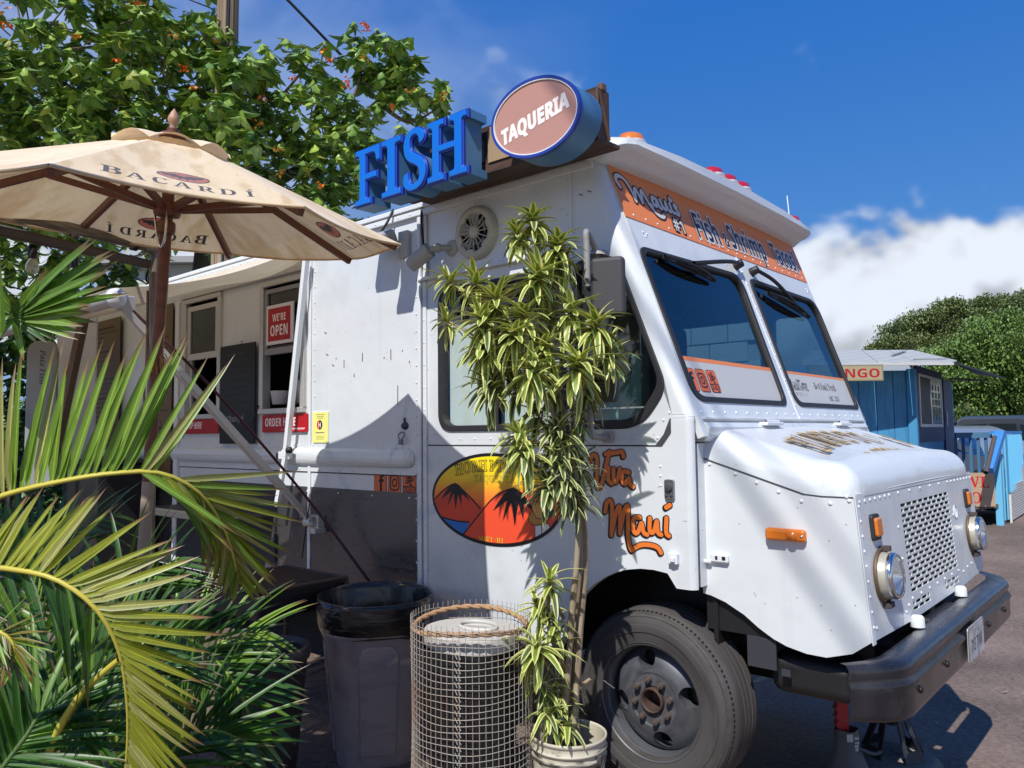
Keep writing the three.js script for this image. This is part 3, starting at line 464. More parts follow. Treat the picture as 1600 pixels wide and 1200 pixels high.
  for (const z of [-0.64, -1.42]) put('bolt_cap', [lathe([[0, 0.048], [0.018, 0.046], [0.026, 0.036], [0.028, 0.0]], 16).translate(-0.90, 0.742, z)], M.whiteTrim, bumper);
  const lp = put('licence_plate', sheet(roundPoly([[0, 0], [0.31, 0], [0.31, 0.15], [0, 0.15]], 0.015, false), 0.004, basis(V(-0.779, 0.545, -0.93), nU, V(0, 1, 0)), 0.001), M.alu, bumper);
  decal('plate_print', lp, 0.30, 0.14, basis(V(-0.7765, 0.62, -1.085), nU, V(0, 1, 0)), 1600, (x, w, h) => {
    x.fillStyle = '#b9babc'; x.fillRect(0, 0, w, h); const g = x.createLinearGradient(0, 0, w, 0); ['#b85a4a', '#c9a04a', '#6d9a5a', '#4a78a8'].forEach((c, i) => g.addColorStop(i / 3, c)); x.strokeStyle = g; x.lineWidth = 12; x.globalAlpha = 0.55; x.beginPath(); x.arc(w / 2, h * 1.15, w * 0.46, Math.PI * 1.12, Math.PI * 1.88); x.stroke(); x.globalAlpha = 1;
    x.fillStyle = '#2b2a2c'; x.font = 'bold 120px sans-serif'; x.textAlign = 'center'; x.save(); x.translate(w / 2, h * 0.76); x.scale(0.72, 1); x.fillText('713 TVM', 0, 0); x.restore();
    const im = x.getImageData(0, 0, w, h); for (let j = 0; j < h; j++) for (let i = 0; i < w; i++) { const k = (j * w + i) * 4, n = fbm(i / 30, j / 70, 4); for (let c = 0; c < 3; c++) im.data[k + c] *= 0.72 + 0.5 * n; } x.putImageData(im, 0, 0);
  });

  // wheels
  const wheel = (x, z, s, label) => {
    const m = new THREE.Matrix4().makeTranslation(x, 0.392, z).multiply(new THREE.Matrix4().makeRotationX(Math.PI / 2 * s)), L = (p, n = 72) => lathe(p, n).applyMatrix4(m), LR = (p, n = 72) => lathe(p.map(([a, b]) => [a * 0.905, b]), n).applyMatrix4(m);
    const w = new THREE.Group(); w.name = 'wheel'; w.userData.label = label; truck.add(w);
    const tyreM = mat([0.066, 0.062, 0.062], 0.74, { bumpMap: dataTex(256, grey((u, v) => 0.5 + 0.3 * (fbm(u * 40, v * 20, 3, 40, 20) - 0.5) + (v > 0.22 && v < 0.3 && hash2(Math.floor(u * 120), 3) > 0.55 ? 0.3 : 0)), 1), bumpScale: 0.003, map: dataTex(256, (u, v) => { const n = 0.75 + 0.4 * fbm(u * 16, v * 16, 4, 16, 16); return [n * 1.02, n, n * 0.98]; }, 1, true) });
    const prof = [[0.236, -0.012], [0.243, 0.004], [0.268, 0.010], [0.300, 0.014], [0.302, 0.018], [0.318, 0.020], [0.335, 0.020], [0.337, 0.016], [0.352, 0.013], [0.366, 0.006], [0.371, 0.007], [0.376, 0.001], [0.382, -0.001], [0.387, -0.010], [0.397, -0.024], [0.403, -0.036], [0.405, -0.050]];
    for (let i = 0; i < 4; i++) { const a = -0.052 - i * 0.034; prof.push([0.405, a], [0.405, a - 0.025], [0.396, a - 0.027], [0.396, a - 0.032], [0.405, a - 0.034]); }
    prof.push([0.403, -0.20], [0.39, -0.215], [0.30, -0.225], [0.262, -0.21]);
    const ty = put('tyre', toCreasedNormals(L(prof.map(([a, b]) => [a * 0.972, b]), 96), 0.6), tyreM, w);
    const notch = []; for (let i = 0; i < 110; i++) { const a = i / 110 * Math.PI * 2; const b = new THREE.BoxGeometry(0.004, 0.009, 0.010); b.translate(0.3796, -0.0145, 0); b.rotateY(a); b.applyMatrix4(m); notch.push(b); } stuff(put('tread_sipes', notch, M.black, ty));
    const rimM = phys([0.13, 0.135, 0.15], 0.42, { metalness: 0.35, clearcoat: 0.2, map: dataTex(256, (u, v) => { const n = 0.7 + 0.5 * fbm(u * 12, v * 12, 4, 12, 12); return [n, n, n]; }, 1, true) });
    const rim = put('rim', toCreasedNormals(LR([[0.268, 0.006], [0.274, 0.010], [0.276, 0.004], [0.270, -0.004], [0.258, -0.010], [0.250, -0.030], [0.247, -0.075], [0.240, -0.13], [0.26, -0.21]]), 0.8), rimM, w);
    const ev = new Evaluator(); ev.attributes = ['position', 'normal', 'uv'];
    let disc = new Brush(lathe([[0.001, -0.030], [0.062, -0.030], [0.066, -0.026], [0.12, -0.026], [0.128, -0.022], [0.150, -0.022], [0.19, -0.034], [0.225, -0.058], [0.249, -0.085], [0.249, -0.093], [0.222, -0.066], [0.19, -0.042], [0.15, -0.030], [0.001, -0.038]], 72)); disc.updateMatrixWorld();
    for (const a of [-0.22, 1.35, 2.92, 4.49]) { const c = new THREE.CylinderGeometry(0.043, 0.043, 0.2, 24); c.scale(1.15, 1, 1); c.rotateY(-a); c.translate(Math.sin(a) * 0.186, 0, -Math.cos(a) * 0.186); const b = new Brush(c); b.updateMatrixWorld(); disc = ev.evaluate(disc, b, SUBTRACTION); disc.updateMatrixWorld(); }
    { const c = new THREE.CylinderGeometry(0.055, 0.055, 0.2, 28); const b = new Brush(c); b.updateMatrixWorld(); disc = ev.evaluate(disc, b, SUBTRACTION); }
    const dg = disc.geometry.clone(); dg.scale(0.905, 1, 0.905); dg.applyMatrix4(m); put('disc', toCreasedNormals(dg, 0.5), rimM, rim);
    put('brake_drum', L([[0.2, -0.12], [0, -0.12]], 24), M.black, w);
    put('hub', [LR([[0.060, -0.028], [0.060, -0.008], [0.053, -0.002], [0.047, -0.012], [0.044, -0.075], [0.02, -0.085], [0.0, -0.085]], 28)], mat([0.09, 0.055, 0.045], 0.65, { metalness: 0.4 }), w);
    for (let i = 0; i < 8; i++) { const a = i / 8 * Math.PI * 2 + 0.2, g = new THREE.CylinderGeometry(0.0145, 0.0155, 0.024, 6); const g2 = new THREE.CylinderGeometry(0.007, 0.007, 0.04, 8); const q = merge([g, g2]); q.translate(Math.sin(a) * 0.088, -0.010, Math.cos(a) * 0.088); q.applyMatrix4(m); put('lug_nut', q, mat([0.19, 0.15, 0.13], 0.5, { metalness: 0.6 }), w); }
    put('valve', tube([V(-0.20, -0.02, -0.01), V(-0.235, 0.02, -0.05)].map((p) => p.applyMatrix4(m)), 0.004, 6), M.chrome, w);
  };
  wheel(-1.83, -0.075, 1, 'near front wheel on a grey steel rim'); wheel(-1.83, ZF + 0.075, -1, 'far front wheel in the shade under the truck'); wheel(-6.3, -0.09, 1, 'near rear wheel behind the palm'); wheel(-6.3, ZF + 0.09, -1, 'far rear wheel');
  put('chassis', [box(-8.2, 0.42, -0.62, -0.95, 0.55, -0.70), box(-8.2, 0.42, -1.58, -0.95, 0.55, -1.66), box(-1.86, 0.36, -0.22, -1.72, 0.46, ZF + 0.22, 0.02), box(-1.35, 0.50, -0.2, -1.02, 0.66, -2.05, 0.05), box(-1.5, 0.30, -0.9, -1.15, 0.52, -1.4, 0.05)], M.black, truck);
  put('arch_liner', [box(-2.30, 0.55, -0.38, -1.0, 1.02, -0.40), box(-2.30, 1.0, -0.05, -1.6, 1.02, -0.4), box(-2.31, 0.5, -0.05, -2.29, 1.02, -0.4)], M.black, truck);
  put('mud_flap', [box(-1.42, 0.60, -0.16, -1.30, 0.72, -0.17), box(-1.28, 0.585, -0.16, -1.245, 0.61, -0.17)], mat([0.035, 0.037, 0.045], 0.7), truck);
}
// ---------------------------------------------------------------- prints, mirrors and service windows on the truck's side
const on = (x, y, z = 0.003) => basis(V(x, y, z), V(1, 0, 0), V(0, 1, 0));
{
  // oval painted sign on the door
  const ov = new THREE.CircleGeometry(1, 64); ov.scale(0.444, 0.232, 1); ov.applyMatrix4(on(-2.67, 1.222));
  const ot = canvasTex(1100, 576, (x, w, h) => {
    const g = x.createLinearGradient(0, 0, 0, h); g.addColorStop(0, '#fdea1c'); g.addColorStop(0.28, '#fcd01c'); g.addColorStop(0.45, '#f79032'); g.addColorStop(0.72, '#f0512a'); g.addColorStop(1, '#e8402a'); x.fillStyle = g; x.fillRect(0, 0, w, h);
    const P = (pts, f) => { x.beginPath(); pts.forEach(([a, b], i) => (i ? x.lineTo(a * w, b * h) : x.moveTo(a * w, b * h))); x.closePath(); x.fillStyle = f; x.fill(); };
    x.fillStyle = '#e04a2c'; x.beginPath(); x.moveTo(0, 0.56 * h); x.quadraticCurveTo(0.12 * w, 0.36 * h, 0.20 * w, 0.36 * h); x.quadraticCurveTo(0.28 * w, 0.42 * h, 0.42 * w, 0.60 * h); x.lineTo(0.42 * w, h); x.lineTo(0, h); x.fill();
    x.fillStyle = '#2274c9'; x.beginPath(); x.moveTo(0.08 * w, 0.74 * h); x.quadraticCurveTo(0.2 * w, 0.78 * h, 0.31 * w, 0.77 * h); x.lineTo(0.26 * w, h); x.lineTo(0.1 * w, h); x.fill();
    x.fillStyle = '#ee5230'; x.beginPath(); x.moveTo(0.22 * w, h); x.lineTo(0.45 * w, 0.56 * h); x.quadraticCurveTo(0.56 * w, 0.38 * h, 0.66 * w, 0.38 * h); x.quadraticCurveTo(0.8 * w, 0.42 * h, w, 0.62 * h); x.lineTo(w, h); x.fill();
    x.strokeStyle = '#14100f'; x.lineWidth = 10; x.lineCap = 'round'; x.lineJoin = 'round';
    const peak = (cx, cy, s) => { x.fillStyle = '#14100f'; x.beginPath(); x.moveTo(cx - 0.16 * s * w, cy + 0.16 * s * h * 1.6); x.quadraticCurveTo(cx - 0.07 * s * w, cy, cx, cy); x.quadraticCurveTo(cx + 0.06 * s * w, cy, cx + 0.16 * s * w, cy + 0.26 * s * h); x.lineTo(cx + 0.07 * s * w, cy + 0.15 * s * h); x.lineTo(cx + 0.065 * s * w, cy + 0.33 * s * h); x.lineTo(cx + 0.03 * s * w, cy + 0.16 * s * h); x.lineTo(cx + 0.0 * w, cy + 0.40 * s * h); x.lineTo(cx - 0.02 * s * w, cy + 0.15 * s * h); x.lineTo(cx - 0.09 * s * w, cy + 0.36 * s * h); x.lineTo(cx - 0.05 * s * w, cy + 0.13 * s * h); x.closePath(); x.fill(); };
    peak(0.20 * w, 0.345 * h, 0.75); peak(0.66 * w, 0.37 * h, 1.0);
    x.beginPath(); x.moveTo(0.03 * w, 0.53 * h); x.quadraticCurveTo(0.13 * w, 0.37 * h, 0.2 * w, 0.35 * h); x.quadraticCurveTo(0.3 * w, 0.45 * h, 0.40 * w, 0.61 * h); x.stroke(); x.beginPath(); x.moveTo(0.24 * w, 0.95 * h); x.lineTo(0.46 * w, 0.55 * h); x.quadraticCurveTo(0.55 * w, 0.40 * h, 0.66 * w, 0.37 * h); x.stroke(); x.beginPath(); x.moveTo(0.08 * w, 0.735 * h); x.quadraticCurveTo(0.2 * w, 0.78 * h, 0.31 * w, 0.765 * h); x.stroke();
    // seated figure under a wide straw hat
    x.save(); x.translate(0.845 * w, 0.66 * h); x.lineWidth = 5; x.fillStyle = '#e9e6e0'; x.beginPath(); x.roundRect(-34, 28, 105, 92, 26); x.fill(); x.stroke(); x.beginPath(); x.roundRect(-44, 34, 52, 96, 18); x.fill(); x.stroke(); x.fillStyle = '#c98b3c'; x.beginPath(); x.ellipse(-8, -12, 88, 50, -0.35, 0, 7); x.fill(); x.stroke(); x.fillStyle = '#e0a04a'; x.beginPath(); x.ellipse(-22, -46, 38, 54, -0.5, 0, 7); x.fill(); x.stroke(); x.fillStyle = '#5a2c18'; for (const d of [-44, 6]) { x.beginPath(); x.ellipse(d, 138, 30, 13, 0, 0, 7); x.fill(); x.stroke(); } x.restore();
    x.fillStyle = '#35502c'; for (let k = 0; k < 6; k++) { x.beginPath(); x.ellipse(0.9 * w + (k % 3) * 14 - 10, 0.38 * h + k * 26, 16, 34, 0.3 * (k - 2), 0, 7); x.fill(); }
    x.textAlign = 'center'; x.lineJoin = 'round'; const T = (t, cx, cy, s, sp, rot, f, e, lw) => { x.font = s + 'px serif'; t.split('').forEach((ch, i) => { const q = i - (t.length - 1) / 2; x.save(); x.translate(cx + q * sp, cy + q * q * rot); x.rotate(q * rot * 0.02); x.lineWidth = lw; x.strokeStyle = e; x.strokeText(ch, 0, 0); x.fillStyle = f; x.fillText(ch, 0, 0); x.restore(); }); };
    T("HORHITO'S", 0.49 * w, 0.195 * h, 92, 70, 1.9, '#f6d51c', '#3a2410', 9); T('TAQUERIA', 0.51 * w, 0.315 * h, 54, 44, 0, '#f7da3a', '#7a5418', 5); T('MAUI·HI', 0.485 * w, 0.955 * h, 40, 30, 0, '#f7da3a', '#8a4a18', 3);
    x.strokeStyle = '#120e0e'; x.lineWidth = 24; x.beginPath(); x.ellipse(w / 2, h / 2, w / 2 - 9, h / 2 - 9, 0, 0, 7); x.stroke();
  });
  put('oval_sign', ov, new THREE.MeshStandardMaterial({ map: ot, roughness: 0.4, side: THREE.DoubleSide }), truck);
  // brush lettering "Viva Maui"
  decal('brush_lettering', truck, 0.50, 0.50, on(-1.895, 1.245), 1500, (x, w, h) => {
    const s = 1500, L = (k, pts) => { x.beginPath(); pts.forEach(([a, b], i) => { const X = (a + 2.145) * s, Y = (1.495 - b) * s; if (!i) x.moveTo(X, Y); else { const p = pts[i - 1], PX = (p[0] + 2.145) * s, PY = (1.495 - p[1]) * s; x.quadraticCurveTo(PX, PY, (PX + X) / 2, (PY + Y) / 2); if (i === pts.length - 1) x.lineTo(X, Y); } }); x.stroke(); };
    x.lineCap = 'round'; x.lineJoin = 'round';
    const viva = [[[-2.075, 1.415], [-2.055, 1.455], [-2.03, 1.445], [-2.035, 1.38], [-2.035, 1.30], [-2.01, 1.31], [-1.985, 1.40], [-1.965, 1.465]], [[-1.985, 1.455], [-1.925, 1.462], [-1.895, 1.468], [-1.892, 1.445]], [[-1.972, 1.395], [-1.975, 1.335], [-1.955, 1.325]], [[-1.945, 1.39], [-1.945, 1.33], [-1.925, 1.335], [-1.912, 1.39]], [[-1.865, 1.375], [-1.895, 1.385], [-1.905, 1.345], [-1.885, 1.318], [-1.865, 1.36], [-1.862, 1.325], [-1.845, 1.315]]];
    const maui = [[[-1.992, 1.20], [-1.985, 1.245], [-1.955, 1.255], [-1.957, 1.18], [-1.962, 1.10]], [[-1.957, 1.12], [-1.937, 1.20], [-1.913, 1.24], [-1.915, 1.17], [-1.918, 1.11]], [[-1.914, 1.13], [-1.894, 1.21], [-1.872, 1.245], [-1.874, 1.17], [-1.878, 1.10], [-1.862, 1.035], [-1.845, 1.055], [-1.80, 1.075], [-1.73, 1.07], [-1.715, 1.045]], [[-1.815, 1.185], [-1.85, 1.185], [-1.85, 1.12], [-1.825, 1.115], [-1.805, 1.175], [-1.80, 1.12], [-1.78, 1.115]], [[-1.765, 1.185], [-1.77, 1.125], [-1.745, 1.125], [-1.73, 1.19], [-1.73, 1.125], [-1.712, 1.12]], [[-1.685, 1.19], [-1.69, 1.125], [-1.675, 1.118]], [[-1.685, 1.235], [-1.668, 1.245]]];
    for (const [dx, lw, c] of [[-8, 42, '#1a0f10'], [0, 42, '#1a0f10'], [0, 30, '#e8792e']]) { x.strokeStyle = c; x.lineWidth = lw; x.save(); x.translate(dx, -dx * 0.6); for (const p of [...viva, ...maui]) L(0, p); x.restore(); }
  });
  // door lock, door bracket, cargo lock
  const lk = put('door_lock', sheet(roundPoly([[-1.688, 1.268], [-1.642, 1.268], [-1.642, 1.352], [-1.688, 1.352]], 0.01, false), 0.012, on(0, 0, 0.013), 0.003), mat([0.30, 0.31, 0.33], 0.35, { metalness: 0.8 }), truck);
  put('lock_barrel', [lathe([[0, 0.012], [0.014, 0.012], [0.018, 0.006], [0.020, 0]], 20).rotateX(Math.PI / 2).translate(-1.666, 1.318, 0.012), ...rivets([V(-1.676, 1.285, 0.013), V(-1.655, 1.285, 0.013)], V(0, 0, 1), 0.007)], M.darkIn, lk);
  put('door_bracket', [box(-1.675, 1.005, 0.001, -1.630, 1.05, 0.022, 0.004), box(-1.658, 1.015, 0.02, -1.638, 1.035, 0.034, 0.004)], M.whiteTrim, truck);
  const cl = put('cargo_lock', [lathe([[0, 0.016], [0.022, 0.012], [0.03, 0]], 24).rotateX(Math.PI / 2).scale(1, 0.75, 1).translate(-3.335, 1.60, 0.001), box(-3.339, 1.62, 0.001, -3.331, 1.645, 0.01)], mat([0.03, 0.035, 0.07], 0.4), truck);
  put('padlock', [box(-3.352, 1.495, 0.02, -3.325, 1.525, 0.04, 0.006), tube([V(-3.35, 1.52, 0.03), V(-3.365, 1.55, 0.025), V(-3.34, 1.565, 0.018), V(-3.32, 1.555, 0.018), V(-3.33, 1.52, 0.03)], 0.004, 6)], mat([0.2, 0.2, 0.21], 0.3, { metalness: 0.8 }), cl);
  // scuffs on the white side
  const sc = []; for (const [x, y, h] of [[-3.40, 1.72, 0.11], [-3.46, 1.98, 0.06], [-3.72, 1.99, 0.05], [-3.90, 1.96, 0.05], [-3.52, 1.99, 0.012], [-3.30, 1.95, 0.014], [-3.36, 2.02, 0.01], [-3.98, 2.02, 0.01], [-3.80, 1.90, 0.02]]) sc.push(box(x, y, 0.0006, x + 0.005, y + h, 0.002)); for (const [x, y] of [[-2.11, 2.66], [-2.06, 2.665], [-1.10 - 3, 2.2], [-4.08, 2.06], [-4.02, 1.99]]) sc.push(bar(V(x, y, 0.001), V(x + 0.022, y - 0.01, 0.001), 0.003, 0.004));
  put('scuff_marks', sc, M.darkIn, truck);
  // mirrors on their arm
  const mz = 0.21, mir = put('mirror', [tube([V(-1.99, 2.33, 0.02), V(-1.955, 2.41, 0.14), V(-1.925, 2.405, mz), V(-1.922, 2.36, mz), V(-1.920, 2.0, mz), V(-1.918, 1.60, mz), V(-1.925, 1.545, mz - 0.02), V(-1.95, 1.53, 0.1), V(-1.97, 1.53, 0.01)], 0.014, 10)], mat([0.30, 0.29, 0.28], 0.6), truck);
  mir.userData.label = 'grey mirror arm with a large mirror above a small one';
  put('mirror_head', [new RoundedBoxGeometry(0.145, 0.25, 0.05, 3, 0.02).applyMatrix4(new THREE.Matrix4().makeTranslation(-1.815, 2.155, mz).multiply(new THREE.Matrix4().makeRotationY(0.35))), tube([V(-1.92, 2.16, mz), V(-1.86, 2.16, mz + 0.02)], 0.012, 8)], mat([0.05, 0.048, 0.054], 0.6), mir);
  put('small_mirror', [new RoundedBoxGeometry(0.13, 0.17, 0.04, 3, 0.015).applyMatrix4(new THREE.Matrix4().makeTranslation(-1.85, 1.76, mz).multiply(new THREE.Matrix4().makeRotationY(0.35)))], mat([0.06, 0.06, 0.065], 0.5), mir);
  put('mirror_bracket', [box(-2.01, 2.30, 0.001, -1.96, 2.37, 0.02, 0.004), box(-1.99, 1.505, 0.001, -1.94, 1.555, 0.02, 0.004), lathe([[0, 0.04], [0.03, 0.02], [0.05, 0]], 14).translate(-1.985, 2.34, 0.05)], mat([0.4, 0.38, 0.34], 0.5), mir);

  // service windows
  const win = (x0, y0, x1, y1, name) => {
    const w = put(name, [box(x0 - 0.02, y1, -0.04, x1 + 0.02, y1 + 0.035, 0.025, 0.004), box(x0 - 0.02, y0 - 0.035, -0.04, x1 + 0.02, y0, 0.035, 0.004), box(x0 - 0.025, y0, -0.04, x0 + 0.02, y1, 0.025, 0.004), box(x1 - 0.02, y0, -0.04, x1 + 0.025, y1, 0.025, 0.004)], M.alu.clone(), truck);
    w.material.color = C(0.6, 0.59, 0.56); return w;
  };
  const ow = win(-4.80, 1.735, -4.315, 2.57, 'order_window');
  put('sash', [box(-4.775, 2.10, -0.01, -4.34, 2.145, 0.015, 0.004), box(-4.775, 2.145, -0.01, -4.745, 2.55, 0.015, 0.004), box(-4.37, 2.145, -0.01, -4.34, 2.55, 0.015, 0.004), box(-4.745, 2.52, -0.01, -4.37, 2.55, 0.015, 0.004)], mat([0.28, 0.28, 0.28], 0.5), ow);
  put('pane', box(-4.745, 2.145, -0.004, -4.37, 2.52, 0.0), M.tint, ow);
  put('pane', box(-4.76, 2.30, -0.03, -4.35, 2.31, -0.028), M.glass, ow);
  const pw = win(-5.915, 1.72, -5.385, 2.585, 'pickup_window');
  put('sash', [box(-5.89, 2.14, -0.012, -5.41, 2.19, 0.012, 0.004), box(-5.89, 2.19, -0.012, -5.845, 2.56, 0.012, 0.004), box(-5.455, 2.19, -0.012, -5.41, 2.56, 0.012, 0.004), box(-5.845, 2.52, -0.012, -5.455, 2.56, 0.012, 0.004), box(-5.89, 1.74, -0.03, -5.85, 2.14, -0.01), box(-5.45, 1.74, -0.03, -5.41, 2.14, -0.01)], M.alu, pw);
  put('pane', box(-5.845, 2.19, -0.004, -5.455, 2.52, 0.0), M.tint, pw);
  put('price_card', box(-5.62, 2.24, -0.05, -5.50, 2.49, -0.045), mat([0.20, 0.20, 0.18], 0.7), pw);
  put('trim_board', [box(-5.98, 1.55, 0.001, -5.94, 2.62, 0.02, 0.004), box(-5.98, 2.625, 0.001, -4.26, 2.66, 0.03, 0.006)], M.alu, truck);
  // odds and ends on the sill
  const cm = mat([0.55, 0.55, 0.56], 0.4); put('paper_bag', box(-4.72, 1.765, -0.28, -4.56, 1.94, -0.14, 0.02), cm, truck); put('jar', lathe([[0, 0], [0.05, 0], [0.05, 0.16], [0.04, 0.17], [0, 0.17]], 18).translate(-4.40, 1.765, -0.12), cm, truck); put('bowl', lathe([[0, 0], [0.06, 0], [0.075, 0.09]], 18).translate(-4.66, 1.765, -0.05), cm, truck);
  // dark frame round the doorway and the serving hatch below the windows
  put('skirt_hatch', [box(-6.0, 0.62, 0.004, -4.62, 1.20, 0.02, 0.006)], M.darkIn, truck);
  put('counter_shelf', [box(-5.95, 1.015, 0.02, -4.64, 1.035, 0.30, 0.006), box(-5.95, 0.985, 0.29, -4.64, 1.035, 0.31, 0.006)], mat([0.09, 0.085, 0.08], 0.5), truck);
  put('cable', [tube([V(-4.82, 1.76, 0.03), V(-4.90, 1.62, 0.03), V(-4.96, 1.50, 0.02), V(-4.97, 1.42, 0.03)], 0.006, 6), tube([V(-3.17, 2.81, 0.02), V(-3.16, 2.70, 0.03), V(-3.155, 2.6, 0.02), V(-3.13, 2.545, 0.025)], 0.007, 6), tube([V(-3.40, 2.84, 0.03), V(-3.42, 2.76, 0.06), V(-3.47, 2.69, 0.08)], 0.007, 6), lathe([[0, 0], [0.02, 0], [0.02, 0.016], [0, 0.016]], 14).rotateX(Math.PI / 2).translate(-3.135, 2.535, 0.004)], M.black, truck);
  put('conduit', [box(-3.165, 2.395, 0.001, -3.14, 2.76, 0.02, 0.006)], M.whiteTrim, truck);
  rebaseTruck();
}
function rebaseTruck() { rebase(truck, -4.8, 0, -1.14); }

// things fixed to the truck's side
{
  const sign = (name, label, x0, y0, x1, y1, z, px, draw, o = {}) => {
    const s = put(name, sheet(roundPoly([[x0, y0], [x1, y0], [x1, y1], [x0, y1]], o.r || 0.006, false), 0.006, on(0, 0, z), 0.001), o.m || M.whiteTrim); decal('print', s, x1 - x0 - 0.004, y1 - y0 - 0.004, on((x0 + x1) / 2, (y0 + y1) / 2, z + 0.0025), px, draw, { roughness: 0.5 });
    tag(s, label, o.cat || 'sign'); rebase(s, (x0 + x1) / 2, y0, z); return s;
  };
  sign('order_sign', 'red ORDER HERE sign with a white underline below the front service window', -4.79, 1.575, -4.25, 1.695, 0.014, 900, (x, w, h) => { x.fillStyle = '#b5121b'; x.fillRect(0, 0, w, h); x.fillStyle = '#f4eeea'; x.save(); x.scale(0.80, 1); x.font = 'bold ' + h * 0.66 + 'px sans-serif'; x.fillText('ORDER HERE', w * 0.08, h * 0.66); x.restore(); x.fillRect(w * 0.5, h * 0.78, w * 0.44, h * 0.045); x.fillRect(w * 0.42, h * 0.86, w * 0.5, h * 0.02); }, { r: 0.02, m: M.red });
  sign('pickup_sign', 'red PICK UP HERE sign below the rear service window', -5.97, 1.575, -5.37, 1.70, 0.022, 800, (x, w, h) => { x.fillStyle = '#a8141c'; x.fillRect(0, 0, w, h); x.fillStyle = '#efe8e4'; x.save(); x.scale(0.70, 1); x.font = 'italic bold ' + h * 0.58 + 'px sans-serif'; x.fillText('PICK UP HERE', w * 0.07, h * 0.70); x.restore(); }, { r: 0.012, m: M.red });
  sign('open_sign', "red and white WE'RE OPEN sign in the order window", -4.735, 2.165, -4.41, 2.435, 0.022, 1100, (x, w, h) => { x.fillStyle = '#e6e2de'; x.fillRect(0, 0, w, h); x.fillStyle = '#b3161f'; x.fillRect(w * 0.06, h * 0.08, w * 0.84, h * 0.84); x.fillStyle = '#f2ecea'; x.textAlign = 'center'; x.save(); x.translate(w * 0.48, h * 0.42); x.scale(0.8, 1); x.font = 'bold ' + h * 0.26 + 'px sans-serif'; x.fillText("WE'RE", 0, 0); x.font = 'bold ' + h * 0.38 + 'px sans-serif'; x.fillText('OPEN', 0, h * 0.37); x.restore(); });
  sign('notice_sheet', 'yellow printed notice with a round red and black badge beside the order sign', -4.215, 1.505, -4.045, 1.70, 0.006, 1500, (x, w, h) => { x.fillStyle = '#f2ee8a'; x.fillRect(0, 0, w, h); x.textAlign = 'center'; x.fillStyle = '#8d8a40'; x.font = '16px sans-serif'; for (let k = 0; k < 3; k++) x.fillRect(w * (0.22 + 0.04 * k), h * (0.07 + 0.06 * k), w * (0.56 - 0.08 * k), 6); x.fillStyle = '#c8202a'; x.beginPath(); x.arc(w * 0.46, h * 0.42, w * 0.18, Math.PI * 0.5, Math.PI * 1.5); x.fill(); x.fillStyle = '#1a1618'; x.beginPath(); x.arc(w * 0.46, h * 0.42, w * 0.18, -Math.PI * 0.5, Math.PI * 0.5); x.fill(); x.strokeStyle = '#f5f0e8'; x.lineWidth = 9; x.beginPath(); x.moveTo(w * 0.40, h * 0.33); x.lineTo(w * 0.40, h * 0.51); x.moveTo(w * 0.52, h * 0.33); x.lineTo(w * 0.52, h * 0.51); x.moveTo(w * 0.40, h * 0.42); x.lineTo(w * 0.52, h * 0.42); x.stroke(); x.fillStyle = '#7a5a78'; x.fillRect(w * 0.2, h * 0.66, w * 0.56, 9); x.fillStyle = '#8d8a40'; for (let k = 0; k < 3; k++) x.fillRect(w * 0.24, h * (0.78 + 0.05 * k), w * 0.5, 4); }, { cat: 'notice' });
  const cb = sign('chalkboard', 'black chalkboard menu hanging between the two service windows', -5.335, 1.50, -4.86, 2.205, 0.03, 700, (x, w, h) => { x.fillStyle = '#0b0c0d'; x.fillRect(0, 0, w, h); for (let i = 0; i < 260; i++) { x.fillStyle = 'rgba(200,205,205,' + (0.01 + 0.02 * rnd()) + ')'; x.fillRect(rnd() * w, rnd() * h, rnd() * 60, rnd() * 8); } x.strokeStyle = 'rgba(190,195,195,.25)'; x.lineWidth = 2; for (let k = 0; k < 9; k++) { x.beginPath(); const y = h * (0.1 + k * 0.075); x.moveTo(w * 0.16, y); for (let i = 1; i < 24; i++) x.lineTo(w * (0.16 + i * 0.028 * (0.8 + 0.3 * rnd())), y + (rnd() - 0.5) * 16); x.stroke(); } x.fillStyle = 'rgba(215,215,215,.75)'; x.font = 'italic 40px serif'; x.fillText('Chutoyd', w * 0.2, h * 0.78); }, { m: M.black, cat: 'chalkboard' });
  put('hook', tube([V(-5.09, 2.20, 0.0).sub(cb.position), V(-5.09, 2.235, 0.01).sub(cb.position)], 0.006, 5), M.alu, cb);
  const menu = (name, label, x0, y0, x1, y1, z) => sign(name, label, x0, y0, x1, y1, z, 420, (x, w, h) => { x.fillStyle = '#6f5a3c'; x.fillRect(0, 0, w, h); for (let i = 0; i < 70; i++) { x.fillStyle = 'rgba(60,40,20,' + 0.06 * rnd() + ')'; x.fillRect(rnd() * w, 0, 2 + rnd() * 6, h); } x.fillStyle = '#332416'; for (let k = 0; k < 30; k++) { const a = w * (0.1 + 0.1 * rnd()); x.fillRect(a, h * (0.05 + k * 0.031), w * (0.3 + 0.42 * rnd()), k % 5 ? 4 : 8); } }, { m: mat([0.06, 0.05, 0.045], 0.6), cat: 'menu board' });
  menu('menu_board', 'long brown wooden menu board on the truck, leftmost, farther from the windows', -7.74, 1.25, -7.08, 2.62, 0.03); menu('menu_board', 'narrow brown wooden menu board just left of the pick-up window', -6.44, 1.15, -6.08, 2.62, 0.035);
  // round vent
  const vm = mat([0.52, 0.49, 0.38], 0.55), fx = -2.76, fy = 2.592, RX = (g) => g.rotateX(Math.PI / 2).translate(fx, fy, 0.002);
  const vent = thing('vent_fan', 'round beige vent with a spoked guard high on the truck side', 'vent');
